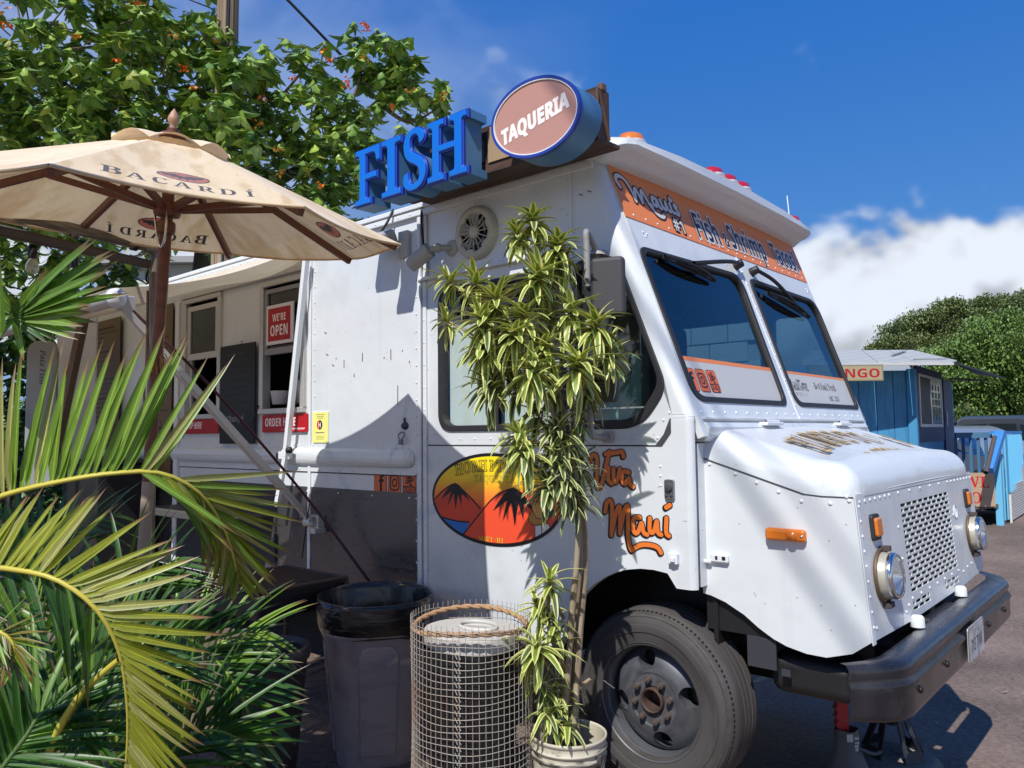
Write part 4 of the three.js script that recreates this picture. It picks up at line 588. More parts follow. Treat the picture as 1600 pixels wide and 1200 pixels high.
  put('rim', RX(lathe([[0.098, 0.02], [0.102, 0.034], [0.12, 0.038], [0.136, 0.030], [0.143, 0.0]], 48)), vm, vent); put('backing', RX(lathe([[0.11, 0.004], [0, 0.004]], 32)), M.black, vent); put('blades', Array.from({ length: 5 }, (_, i) => new THREE.PlaneGeometry(0.06, 0.09).rotateX(0.7).translate(0, 0.055, 0.012).rotateZ(i * 1.257).translate(fx, fy, 0.002)), mat([0.30, 0.30, 0.30], 0.6), vent);
  for (let i = 0; i < 16; i++) { const a = i / 16 * Math.PI * 2; put('spoke', bar(V(fx + Math.cos(a) * 0.025, fy + Math.sin(a) * 0.025, 0.034), V(fx + Math.cos(a) * 0.106, fy + Math.sin(a) * 0.106, 0.034), 0.004, 0.006, V(0, 0, 1)), vm, vent); }
  put('hub', RX(lathe([[0, 0.044], [0.024, 0.043], [0.033, 0.032], [0.033, 0.02]], 28)), vm, vent); for (let i = 0; i < 6; i++) { const a = i * 1.047 + 0.3; put('lug', box(-0.022, -0.016, 0.022, 0.022, 0.016, 0.038, 0.006).rotateZ(a + Math.PI / 2).translate(fx + Math.cos(a) * 0.105, fy + Math.sin(a) * 0.105, 0.0), vm, vent); }
  rebase(vent, fx, fy, 0);
  // floodlight
  const fl = thing('flood_light', 'boxy grey floodlight under the blue letter sign', 'floodlight');
  put('housing', [new RoundedBoxGeometry(0.20, 0.10, 0.14, 2, 0.02).applyMatrix4(new THREE.Matrix4().makeTranslation(-3.44, 2.64, 0.11).multiply(new THREE.Matrix4().makeRotationX(0.45)))], mat([0.38, 0.38, 0.37], 0.5), fl); put('glass', new THREE.BoxGeometry(0.17, 0.075, 0.004).applyMatrix4(new THREE.Matrix4().makeTranslation(-3.44, 2.615, 0.178).multiply(new THREE.Matrix4().makeRotationX(0.75))), M.glass, fl); put('bracket', [box(-3.36, 2.55, 0.001, -3.28, 2.70, 0.03, 0.004)], mat([0.5, 0.49, 0.46], 0.5), fl); rebase(fl, -3.42, 2.62, 0);
  // security camera
  const sc = thing('security_camera', 'small beige security camera on a ball mount beside the vent', 'camera');
  const cm = mat([0.42, 0.41, 0.35], 0.5), cA = V(-3.13, 2.465, 0.13), cB = V(-3.02, 2.53, 0.10), ax = cA.clone().sub(cB).normalize(), q = new THREE.Matrix4().makeRotationFromQuaternion(new THREE.Quaternion().setFromUnitVectors(V(0, 1, 0), ax)).setPosition(cB);
  put('body', lathe([[0, -0.005], [0.034, 0.0], [0.038, 0.01], [0.038, 0.115], [0.034, 0.12]], 26).applyMatrix4(q), cm, sc); put('lens', lathe([[0.033, 0.108], [0, 0.108]], 22).applyMatrix4(q), M.black, sc); put('shield', lathe([[0.042, 0.0], [0.042, 0.14]], 22).scale(1, 1, 1).applyMatrix4(q), cm, sc); put('arm', [tube([cB.clone(), V(-2.985, 2.54, 0.07), V(-2.955, 2.545, 0.01)], 0.017, 10), new THREE.SphereGeometry(0.026, 14, 10).translate(-2.99, 2.54, 0.07)], cm, sc); put('base', lathe([[0, 0.014], [0.04, 0.012], [0.046, 0]], 28).rotateX(Math.PI / 2).translate(-2.95, 2.545, 0.001), cm, sc); rebase(sc, -2.95, 2.545, 0);
}
// ---------------------------------------------------------------- roof signs
{
  const beam = thing('sign_beam', 'brown and tan sheet metal beam carrying the two roof signs', 'beam');
  const bm = mat([0.085, 0.05, 0.036], 0.7, { map: dataTex(256, (u, v) => { const n = 0.6 + 0.8 * fbm(u * 8, v * 8, 4, 8, 8); return [n, n * 0.95, n * 0.9]; }, 1, true) });
  put('box_section', box(-3.10, 2.782, 0.14, -1.838, 3.015, 0.235, 0.004), bm, beam); put('tan_panel', box(-2.46, 2.83, 0.236, -2.20, 3.0, 0.243), mat([0.36, 0.25, 0.15], 0.7), beam);
  put('end_flange', [box(-1.837, 2.79, 0.228, -1.832, 3.01, 0.237), bar(V(-1.834, 2.80, 0.15), V(-1.834, 3.0, 0.225), 0.01, 0.006), box(-1.86, 3.01, 0.16, -1.835, 3.045, 0.20, 0.006)], mat([0.14, 0.08, 0.055], 0.75), beam);
  put('soffit', box(-3.08, 2.80, 0.032, -1.86, 2.815, 0.14), bm, beam); for (const x of [-3.0, -2.5, -2.0]) put('bracket', [box(x, 2.812, -0.20, x + 0.05, 2.90, 0.139)], bm, beam);
  rebase(beam, -2.47, 2.782, 0.19);
  const fish = thing('letter_sign', 'blue FISH channel letters on the truck roof', 'sign');
  const face = phys([0.012, 0.27, 0.80], 0.3, { clearcoat: 0.5, clearcoatRoughness: 0.15, map: dataTex(128, (u, v) => { const n = fbm(u * 5, v * 5, 3, 5, 5), e = smooth(0.55, 0.8, n); return [0.7 + 0.3 * e, 0.78 + 0.22 * e, 0.9 + 0.1 * e]; }, 1, true) });
  const rim = mat([0.010, 0.035, 0.34], 0.35), ret = mat([0.085, 0.22, 0.40], 0.5, { metalness: 0.2, bumpMap: dentBump, bumpScale: 0.006 });
  const F = (ch, x0, w, y0 = 2.735, h = 0.308) => {
    const shapes = glyph(serifReg, ch, x0 + 0.013, y0 + 0.013, w - 0.026, h - 0.026);
    const big = new THREE.ExtrudeGeometry(shapes, { depth: 0.110, bevelEnabled: true, bevelSize: 0.011, bevelThickness: 0.004, bevelSegments: 1, curveSegments: 6 }); big.translate(0, 0, 0.276);
    const L = put('letter', big, ret, fish);
    const rg = new THREE.ExtrudeGeometry(shapes, { depth: 0.012, bevelEnabled: true, bevelSize: 0.0125, bevelThickness: 0.003, bevelSegments: 2, curveSegments: 6 }); rg.translate(0, 0, 0.386); put('letter_rim', rg, rim, L);
    const fg = new THREE.ExtrudeGeometry(shapes, { depth: 0.008, bevelEnabled: true, bevelSize: 0.005, bevelThickness: 0.004, bevelSegments: 2, curveSegments: 6 }); fg.translate(0, 0, 0.397); put('letter_face', fg, face, L);
  };
  F('F', -3.268, 0.215); F('I', -3.052, 0.160); F('S', -2.888, 0.178, 2.728, 0.322); F('H', -2.712, 0.278);
  put('raceway', [box(-3.05, 2.84, 0.236, -2.48, 2.94, 0.275)], mat([0.03, 0.05, 0.09], 0.6), fish);
  rebase(fish, -2.85, 2.73, 0.34);
  // round cabinet sign, its ellipse set slightly askew
  const oc = V(-2.046, 2.887, 0), ell = (a, b, z0, z1, bev = 0) => { const s = new THREE.Shape(); s.absellipse(0, 0, a, b, 0, Math.PI * 2); const g = new THREE.ExtrudeGeometry(s, { depth: z1 - z0, bevelEnabled: !!bev, bevelSize: bev, bevelThickness: bev, bevelSegments: 2, curveSegments: 48 }); g.rotateZ(-0.12); g.translate(oc.x, oc.y, z0); return g; };
  const ov = thing('oval_cabinet_sign', 'oval pink TAQUERIA sign with a blue metal rim on the truck roof', 'sign');
  put('cabinet', ell(0.240, 0.168, 0.243, 0.395), mat([0.075, 0.20, 0.36], 0.45, { metalness: 0.2, bumpMap: dentBump, bumpScale: 0.006 }), ov);
  const rimS = new THREE.Shape(); rimS.absellipse(0, 0, 0.244, 0.172, 0, Math.PI * 2); const hole = new THREE.Path(); hole.absellipse(0, 0, 0.232, 0.160, 0, Math.PI * 2); rimS.holes = [hole];
  const rg = new THREE.ExtrudeGeometry(rimS, { depth: 0.02, bevelEnabled: false, curveSegments: 48 }); rg.rotateZ(-0.12); rg.translate(oc.x, oc.y, 0.386); put('rim', rg, mat([0.02, 0.05, 0.33], 0.4), ov);
  const r2 = new THREE.Shape(); r2.absellipse(0, 0, 0.2315, 0.1595, 0, Math.PI * 2); const h2 = new THREE.Path(); h2.absellipse(0, 0, 0.226, 0.154, 0, Math.PI * 2); r2.holes = [h2]; const rg2 = new THREE.ExtrudeGeometry(r2, { depth: 0.008, bevelEnabled: false, curveSegments: 48 }); rg2.rotateZ(-0.12); rg2.translate(oc.x, oc.y, 0.396); put('inner_rim', rg2, M.whiteTrim, ov);
  put('face', ell(0.2255, 0.1535, 0.39, 0.3985), phys([0.50, 0.26, 0.20], 0.35, { clearcoat: 0.4 }), ov);
  decal('lettering', ov, 0.42, 0.22, basis(V(oc.x - 0.002, oc.y - 0.008, 0.400), V(1, 0.20, 0), V(-0.20, 1, 0)), 1800, (x, w, h) => { x.translate(w / 2, h / 2); x.transform(1, 0, -0.12, 1, 0, 0); x.scale(0.80, 0.95); x.textAlign = 'center'; x.lineJoin = 'round'; x.font = 'bold 172px sans-serif'; x.strokeStyle = x.fillStyle = '#f3ece6'; x.lineWidth = 13; x.strokeText('TAQUERIA', 0, 62); x.fillText('TAQUERIA', 0, 62); });
  rebase(ov, oc.x, oc.y - 0.168, 0.243);
}

// ---------------------------------------------------------------- awning on the service side
{
  const aw = thing('awning', 'cream roll-out awning over the service windows with grey arms', 'awning');
  const cloth = phys([0.74, 0.63, 0.47], 0.85, { transmission: 0.28, thickness: 0, map: dataTex(256, (u, v) => { const n = fbm(u * 6, v * 6, 4, 6, 6); return [0.9 + 0.1 * n, 0.88 + 0.12 * n, 0.82 + 0.16 * n]; }, 1, true) });
  const x1 = -4.27, x0 = -8.3, roll = [2.28, 1.22], rows = [];
  for (let i = 0; i <= 14; i++) { const t = i / 14, r = []; for (let k = 0; k <= 20; k++) { const u = k / 20, sag = 0.20 * Math.sin(Math.PI * t) * (0.55 + 0.45 * Math.sin(Math.PI * Math.min(1, u * 1.4))); r.push(V(lerp(x1, x0, u), lerp(2.77, roll[0] + 0.06, t) - sag * 0.6, lerp(0.03, roll[1], t))); } rows.push(r); }
  put('canopy_cloth', loft(rows, false, 4, 1.3), cloth, aw);
  const hem = []; for (let i = 0; i <= 14; i++) { const p = rows[i][0]; hem.push([p, p.clone().add(V(0, -0.075 - 0.02 * Math.sin(i * 0.6), 0.0))]); } put('hem', loft(hem.map((h) => h), false), cloth, aw);
  put('roller', [tube([V(x1 + 0.05, roll[0], roll[1]), V(x0, roll[0], roll[1])], 0.042, 18)], M.alu, aw); put('roller_cap', [lathe([[0, 0.03], [0.03, 0.03], [0.05, 0.015], [0.052, -0.02], [0, -0.02]], 22).rotateZ(-Math.PI / 2).translate(x1 + 0.06, roll[0], roll[1])], M.whiteTrim, aw);
  put('main_arm', [bar(V(-4.14, 1.03, 0.07), V(-4.22, roll[0] - 0.01, roll[1] - 0.01), 0.035, 0.032), bar(V(-4.158, 1.24, 0.26), V(-4.222, 2.05, 1.01), 0.045, 0.042), box(-4.20, 2.22, 1.12, -4.24, 2.30, 1.22, 0.01)], M.alu, aw);
  put('arm_bracket', [box(-4.19, 0.97, 0.005, -4.08, 1.06, 0.06, 0.008), box(-4.10, 0.955, 0.02, -4.05, 0.985, 0.10, 0.004), tube([V(-4.17, 1.02, 0.08), V(-4.10, 1.02, 0.08)], 0.03, 12)], M.alu, aw);
  put('rafter_arm', [bar(V(-4.215, 2.68, 0.06), V(-4.40, 1.42, 0.08), 0.034, 0.030), bar(V(-4.395, 1.45, 0.08), V(-4.47, 1.10, 0.10), 0.028, 0.026), box(-4.50, 1.40, 0.03, -4.38, 1.45, 0.075, 0.006)], M.whiteTrim, aw);
  put('arm_knob', [lathe([[0, 0.03], [0.018, 0.028], [0.022, 0]], 12).rotateX(Math.PI / 2).translate(-4.36, 1.46, 0.07), box(-4.53, 1.40, 0.04, -4.50, 1.44, 0.07)], M.black, aw);
  put('strap', [tube([V(-4.22, 2.24, 1.15), V(-4.13, 1.92, 0.83), V(-4.05, 1.42, 0.38), V(-3.95, 1.10, 0.15), V(-3.55, 0.70, 0.06)], 0.008, 6)], mat([0.06, 0.012, 0.018], 0.8), aw);
  put('twine', [tube([V(-4.14, 1.02, 0.10), V(-4.07, 1.16, 0.12)], 0.004, 5), tube([V(-4.14, 1.0, 0.10), V(-4.17, 0.80, 0.11)], 0.004, 5), tube([V(-4.18, 1.04, 0.10), V(-4.3, 1.03, 0.14)], 0.004, 5)], M.black, aw);
  rebase(aw, -4.14, 1.0, 0.05);
}

// ---------------------------------------------------------------- market umbrella
{
  const um = thing('market_umbrella', 'cream market umbrella with wooden ribs and dark lettering, left of the truck', 'umbrella');
  const R = 0.945, rise = 0.355, top = V(-3.105, 2.424, 1.471), n = V(0.129, 1, 0.006).normalize();
  const q = new THREE.Quaternion().setFromUnitVectors(V(0, 1, 0), n), X = new THREE.Matrix4().makeRotationFromQuaternion(q).setPosition(top);
  const ang = (k) => 0.762 - k * Math.PI / 4 - (n.x * 0), rp = (k, s, off = 0) => V(R * s * Math.cos(ang(k)), rise * (1 - s) + off, R * s * Math.sin(ang(k))).applyMatrix4(X);
  const stain = (x, w, h) => { x.fillStyle = '#efe4cf'; x.fillRect(0, 0, w, h); const im = x.getImageData(0, 0, w, h); for (let j = 0; j < h; j++) for (let i = 0; i < w; i++) { const k = (j * w + i) * 4, a = fbm(i / 60 + 9, j / 160, 5), b = smooth(0.42, 0.80, a) * 0.13 + 0.05 * fbm(i / 9, j / 9, 2); im.data[k] *= 1 - b * 0.7; im.data[k + 1] *= 1 - b * 1.0; im.data[k + 2] *= 1 - b * 1.5; } x.putImageData(im, 0, 0); };
  const plainT = canvasTex(512, 512, stain), textT = canvasTex(1024, 1024, (x, w, h) => {
    stain(x, w, h); x.textAlign = 'center'; x.fillStyle = '#34323a'; const cy = h * 0.12;
    x.save(); x.translate(w / 2, h * 0.925); x.scale(1.0, 1); ['B', 'A', 'C', 'A', 'R', 'D', 'Í'].forEach((c, i) => { x.font = 'bold ' + (i ? 108 : 138) + 'px serif'; x.fillText(c, (i - 3) * 98, 0); }); x.restore();
    x.beginPath(); x.ellipse(w / 2 + 10, h * 0.765, 118, 66, 0, 0, 7); x.fillStyle = '#3a3136'; x.fill(); x.beginPath(); x.ellipse(w / 2 + 10, h * 0.765, 109, 58, 0, 0, 7); x.fillStyle = '#b0625a'; x.fill();
    x.fillStyle = '#2c2a30'; x.beginPath(); x.moveTo(w / 2 + 10, h * 0.748); for (const [a, b] of [[36, -34], [98, -26], [80, 4], [60, 0], [48, 22], [28, 12], [18, 44], [4, 14], [0, 24], [-4, 14], [-18, 44], [-28, 12], [-48, 22], [-60, 0], [-80, 4], [-98, -26], [-36, -34]]) x.lineTo(w / 2 + 10 + a, h * 0.763 + b); x.closePath(); x.fill();
  });
  // the drawing's top is the apex, its bottom the hem
  const clothM = (t) => phys([1.0, 0.89, 0.71], 0.9, { transmission: 0.33, thickness: 0, map: t });
  const mP = clothM(plainT), mT = clothM(textT);
  for (let k = 0; k < 8; k++) {
    const ns = 14, nt = 12, pos = [], uv = [], idx = [];
    for (let i = 0; i <= ns; i++) for (let j = 0; j <= nt; j++) {
      const s = lerp(0.10, 1.0, i / ns), t = j / nt, a = V(R * s * Math.cos(ang(k)), 0, R * s * Math.sin(ang(k))), b = V(R * s * Math.cos(ang(k + 1)), 0, R * s * Math.sin(ang(k + 1))), bow = 4 * t * (1 - t), p = a.lerp(b, t).multiplyScalar(1 - 0.02 * bow * s);
      p.y = rise * (1 - s) - 0.018 * bow * s + 0.004 * (fbm(k * 7 + t * 5, s * 7, 3) - 0.5) * 4 * bow; p.applyMatrix4(X); pos.push(p.x, p.y, p.z); uv.push(0.5 + (t - 0.5) * s, 1 - s);
    }
    for (let i = 0; i < ns; i++) for (let j = 0; j < nt; j++) { const a = i * (nt + 1) + j; idx.push(a, a + 1, a + nt + 1, a + 1, a + nt + 2, a + nt + 1); }
    const g = new THREE.BufferGeometry(); g.setAttribute('position', new THREE.Float32BufferAttribute(pos, 3)); g.setAttribute('uv', new THREE.Float32BufferAttribute(uv, 2)); g.setIndex(idx); g.computeVertexNormals();
    const o = put('canopy_panel', g, k % 2 === 0 ? mT : mP, um); if (k % 2 === 0) o.userData.label = 'canopy panel with dark lettering and a bat emblem';
    put('hem', tube(Array.from({ length: 9 }, (_, j) => { const t = j / 8, bow = 4 * t * (1 - t), p = V(R * Math.cos(ang(k)), 0, R * Math.sin(ang(k))).lerp(V(R * Math.cos(ang(k + 1)), 0, R * Math.sin(ang(k + 1))), t).multiplyScalar(1 - 0.02 * bow); p.y = -0.018 * bow - 0.003; return p.applyMatrix4(X); }), 0.006, 5), mP, o);
    // vent tier
    const vp = [], vi = []; for (let i = 0; i <= 4; i++) for (let j = 0; j <= 6; j++) { const s = lerp(0.012, 0.25, i / 4), t = j / 6, p = V(R * s * Math.cos(ang(k)), 0, R * s * Math.sin(ang(k))).lerp(V(R * s * Math.cos(ang(k + 1)), 0, R * s * Math.sin(ang(k + 1))), t); p.y = rise * (1 - s) + 0.012 + 0.035 * Math.sin(t * Math.PI) * smooth(0.08, 0.25, s); p.applyMatrix4(X); vp.push(p.x, p.y, p.z); }
    for (let i = 0; i < 4; i++) for (let j = 0; j < 6; j++) { const a = i * 7 + j; vi.push(a, a + 1, a + 7, a + 1, a + 8, a + 7); } const vg = new THREE.BufferGeometry(); vg.setAttribute('position', new THREE.Float32BufferAttribute(vp, 3)); vg.setAttribute('uv', new THREE.Float32BufferAttribute(vp.filter((_, i) => i % 3 < 2), 2)); vg.setIndex(vi); vg.computeVertexNormals(); put('vent_flap', vg, mP, um);
  }
  const wood = mat([0.16, 0.055, 0.032], 0.5, { map: dataTex(256, (u, v) => { const n = 0.75 + 0.5 * fbm(u * 40, v * 3, 4, 40, 3); return [n, n, n]; }, 1, true) }), loc = (x, y, z) => V(x, y, z).applyMatrix4(X);
  put('pole', [tube([loc(0, rise + 0.02, 0), loc(0, -1.06, 0)], 0.0235, 18)], wood, um); put('lower_pole', [tube([loc(0, -1.06, 0), loc(0, -2.40, 0)], 0.0237, 18)], mat([0.34, 0.27, 0.19], 0.6), um);
  put('finial', lathe([[0, 0.068], [0.005, 0.062], [0.013, 0.05], [0.021, 0.032], [0.023, 0.02], [0.018, 0.006], [0.012, 0.0], [0.016, -0.012], [0.016, -0.03]], 22).applyMatrix4(new THREE.Matrix4().copy(X).multiply(new THREE.Matrix4().makeTranslation(0, rise + 0.035, 0))), mat([0.42, 0.24, 0.15], 0.5), um);
  const hubL = (y, r, h) => lathe([[0.026, h], [r * 0.9, h], [r, h - 0.01], [r, 0.01], [r * 0.9, 0], [0.026, 0]], 18).applyMatrix4(new THREE.Matrix4().copy(X).multiply(new THREE.Matrix4().makeTranslation(0, y, 0)));
  put('top_hub', hubL(rise - 0.07, 0.05, 0.07), wood, um); put('runner', [hubL(0.02, 0.052, 0.06), hubL(-0.05, 0.036, 0.05)], wood, um);
  for (let k = 0; k < 8; k++) { const upv = n.clone(); put('rib', bar(rp(k, 0.05, -0.026), rp(k, 0.985, -0.024), 0.022, 0.028, upv), wood, um); const c = ang(k); put('strut', bar(loc(0.05 * Math.cos(c), 0.055, 0.05 * Math.sin(c)), rp(k, 0.50, -0.035), 0.020, 0.026, upv), wood, um); }
  put('chain', [tube([loc(0.04, 0.04, 0.02), loc(0.065, -0.02, 0.03), loc(0.06, -0.08, 0.03), loc(0.03, -0.11, 0.03), loc(0.0, -0.06, 0.035), loc(-0.03, 0.02, 0.035)], 0.005, 6)], M.chrome, um);
  const sh = []; for (let i = 0; i < 34; i++) { const a = rr(0, 6.28), y = -0.56 + rr(-0.03, 0.03); sh.push(tube([loc(0.027 * Math.cos(a), y, 0.027 * Math.sin(a)), loc(0.04 * Math.cos(a) + rr(-0.02, 0.03), y - rr(0.02, 0.07), 0.04 * Math.sin(a))], 0.0022, 4)); } put('coir_tie', sh, mat([0.35, 0.17, 0.04], 0.9), um);
  put('base', lathe([[0, 0.10], [0.05, 0.10], [0.07, 0.07], [0.22, 0.06], [0.25, 0.04], [0.25, 0]], 28).translate(-3.417, 0, 1.457), M.black, um);
  rebase(um, -3.417, 0, 1.457);
}

// ---------------------------------------------------------------- pipe frame and bulbs at the left
{
  const pf = thing('pipe_frame', 'weathered metal pipe frame with a post beside the umbrella pole', 'pipe frame');
  const pm = mat([0.33, 0.31, 0.27], 0.5, { metalness: 0.5, map: dataTex(256, (u, v) => { const n = 0.6 + 0.6 * fbm(u * 10, v * 14, 4, 10, 14); return [n, n * 0.96, n * 0.9]; }, 1, true) });
  put('post', tube([V(-3.99, 0, 1.12), V(-3.985, 2.50, 1.125)], 0.024, 16), pm, pf); const A = V(-3.98, 2.52, 1.13), B = V(-3.86, 2.545, 1.95);
  put('rail', [tube([A, B], 0.027, 16), tube([A.clone().add(V(0, 0, 0.05)), A.clone().add(V(0, 0, -0.04))], 0.032, 16)], pm, pf); put('clamp', [tube([V(-3.975, 2.522, 1.22), V(-3.972, 2.523, 1.245)], 0.034, 16)], M.black, pf); put('brace_pole', [tube([V(-4.0, 2.44, 1.14), V(-3.92, 2.485, 1.95)], 0.02, 10), tube([V(-4.05, 2.43, 1.02), V(-3.96, 2.47, 1.95)], 0.012, 8)], mat([0.12, 0.10, 0.085], 0.8), pf);
  put('knot', [new THREE.SphereGeometry(0.028, 10, 8).translate(-4.0, 2.36, 1.12), tube([V(-4.0, 2.4, 1.12), V(-4.03, 2.43, 1.12), V(-4.02, 2.36, 1.15), V(-4.05, 2.34, 1.1)], 0.006, 6)], M.black, pf);
  put('cord', [tube([V(-4.0, 2.30, 1.15), V(-3.975, 1.95, 1.16), V(-3.90, 1.80, 1.20), V(-3.90, 1.6, 1.2)], 0.006, 6)], mat([0.20, 0.12, 0.08], 0.8), pf);
  rebase(pf, -3.99, 0, 1.12);
  const bulb = (px, py, d, label, lit) => {
    const p = at(px, py, d), o = thing('hanging_bulb', label, 'light bulb', 'bulbs on the sagging string');
    put('socket', lathe([[0, 0.05], [0.016, 0.05], [0.02, 0.02], [0.02, -0.01], [0.014, -0.014]], 16).translate(p.x, p.y, p.z), M.black, o); put('glass_bulb', lathe([[0.013, -0.012], [0.02, -0.026], [0.028, -0.05], [0.026, -0.068], [0.014, -0.08], [0, -0.083]], 20).translate(p.x, p.y, p.z), phys([0.9, 0.87, 0.8], 0.1, { transmission: 0.75, thickness: 0 }), o); rebase(o, p.x, p.y, p.z);
  };
  bulb(51, 399, 3.6, 'clear round bulb hanging at the far left under the pipe rail'); bulb(116, 414, 3.8, 'bulb half hidden behind the palm tip, right one of the two under the pipe rail');
  const w = put('bulb_string', tube([at(-40, 330, 3.5), at(51, 378, 3.6), at(116, 388, 3.8), at(200, 400, 4.2), at(232, 395, 4.5)], 0.005, 6, 40), M.black); tag(w, 'thin black cable carrying the bulbs under the pipe rail', 'cable');
}
{ // shade sail over the customers' side, behind the photographer's left shoulder
  const ss = thing('shade_sail', 'tan shade sail on two posts, out of frame at left, shading the trash bin', 'shade sail'), c = [[-1.72, 3.19], [-1.55, 4.54], [-2.9, 4.84], [-2.7, 3.94], [-1.92, 3.61]];
  put('cloth', sheet(poly(c.map(([x, z]) => [x, -z])), 0.008, basis(V(0, 4.2, 0), V(1, 0, 0), V(0, 0, -1))), mat([0.45, 0.38, 0.28], 0.9), ss); for (const [x, z] of [c[1], c[2]]) put('post', tube([V(x, 0, z + 0.15), V(x, 4.25, z + 0.02)], 0.045, 12), M.steel, ss); rebase(ss, -2.2, 0, 4.7);
}
// ---------------------------------------------------------------- bins, bucket, jacks
function sq(cx, y, cz, a, b, e, n = 64, wob = null) { const r = []; for (let i = 0; i < n; i++) { const t = i / n * Math.PI * 2, c = Math.cos(t), s = Math.sin(t), k = wob ? wob(t) : 1; r.push(V(cx + k * a * Math.sign(c) * Math.pow(Math.abs(c), e), y, cz + k * b * Math.sign(s) * Math.pow(Math.abs(s), e))); } return r; }
{
  const bin = thing('trash_bin', 'tall grey plastic trash bin lined with a black bag', 'trash bin'), cx = -3.10, cz = 0.40, H = 0.755, rot = new THREE.Matrix4().makeTranslation(cx, 0, cz).multiply(new THREE.Matrix4().makeRotationY(0.95));
  const pm = mat([0.29, 0.245, 0.25], 0.62, { bumpMap: paintRough, bumpScale: 0.002, map: dataTex(256, (u, v) => { const n = 0.85 + 0.3 * fbm(u * 12, v * 30, 4, 12, 30); return [n, n, n]; }, 1, true) });
  const dims = (y) => lerp(0.185, 0.262, y / H), rings = [];
  for (const y of [0.0, 0.015, 0.2, 0.45, 0.60, 0.613, 0.625, 0.70, 0.735, 0.755]) { const o = y > 0.61 ? 0.010 : 0; rings.push(sq(0, y, 0, dims(y) + o, dims(y) + o, 0.62)); }
  put('body', toCreasedNormals(loft(rings, true, 2, 1).applyMatrix4(rot), 0.8), pm, bin);
  // raised panels pressed into the four sides
  for (let k = 0; k < 4; k++) { const s = roundPoly([[-0.075, 0.07], [0.075, 0.07], [0.085, 0.57], [-0.085, 0.57]], [0.01, 0.01, 0.06, 0.06], false); const g = new THREE.ExtrudeGeometry(s, { depth: 0.006, bevelEnabled: true, bevelSize: 0.008, bevelThickness: 0.006, bevelSegments: 3 }); g.rotateX(0.10); g.translate(0, -0.004, 0.183); g.rotateY(k * Math.PI / 2); g.applyMatrix4(rot); put('pressed_panel', g, pm, bin); }
  put('base', new THREE.CylinderGeometry(0.15, 0.15, 0.01, 24).translate(cx, 0.012, cz), pm, bin);
  const bagM = phys([0.010, 0.010, 0.012], 0.28, { clearcoat: 0.4, clearcoatRoughness: 0.2, bumpMap: dataTex(256, grey((u, v) => fbm(u * 30 + 2 * fbm(u * 6, v * 6, 2, 6, 6), v * 14, 4, 0, 14)), 1), bumpScale: 0.012 });
  const br = [], prof = [[0.004, 0.56, 0], [0.02, 0.60, 1], [0.024, 0.66, 0.6], [0.022, 0.70, 0.8], [0.020, 0.745, 0.5], [0.016, 0.768, 0.3], [0.002, 0.768, 0.3], [-0.012, 0.75, 0.4], [-0.02, 0.6, 1], [-0.03, 0.3, 1.5], [-0.06, 0.12, 1], [-0.16, 0.08, 1]];
  for (const [o, y, w] of prof) br.push(sq(0, y, 0, dims(Math.min(y, H)) + o + 0.004, dims(Math.min(y, H)) + o + 0.004, 0.64, 96, (t) => 1 + 0.012 * w * (fbm(t * 5, y * 9, 3) - 0.5) * 2).map((p, i) => { const t = i / 96 * 6.283; const low = y < 0.65 && o > 0 ? 0.05 * Math.sin(t - 0.6) + 0.02 * (fbm(t * 3, 1, 2) - 0.5) : y > 0.76 ? 0.008 * Math.sin(t * 3) : 0; return V(p.x, p.y + low, p.z); }));
  put('bag', loft(br, true, 1, 1).applyMatrix4(rot), bagM, bin); rebase(bin, cx, 0, cz);
}
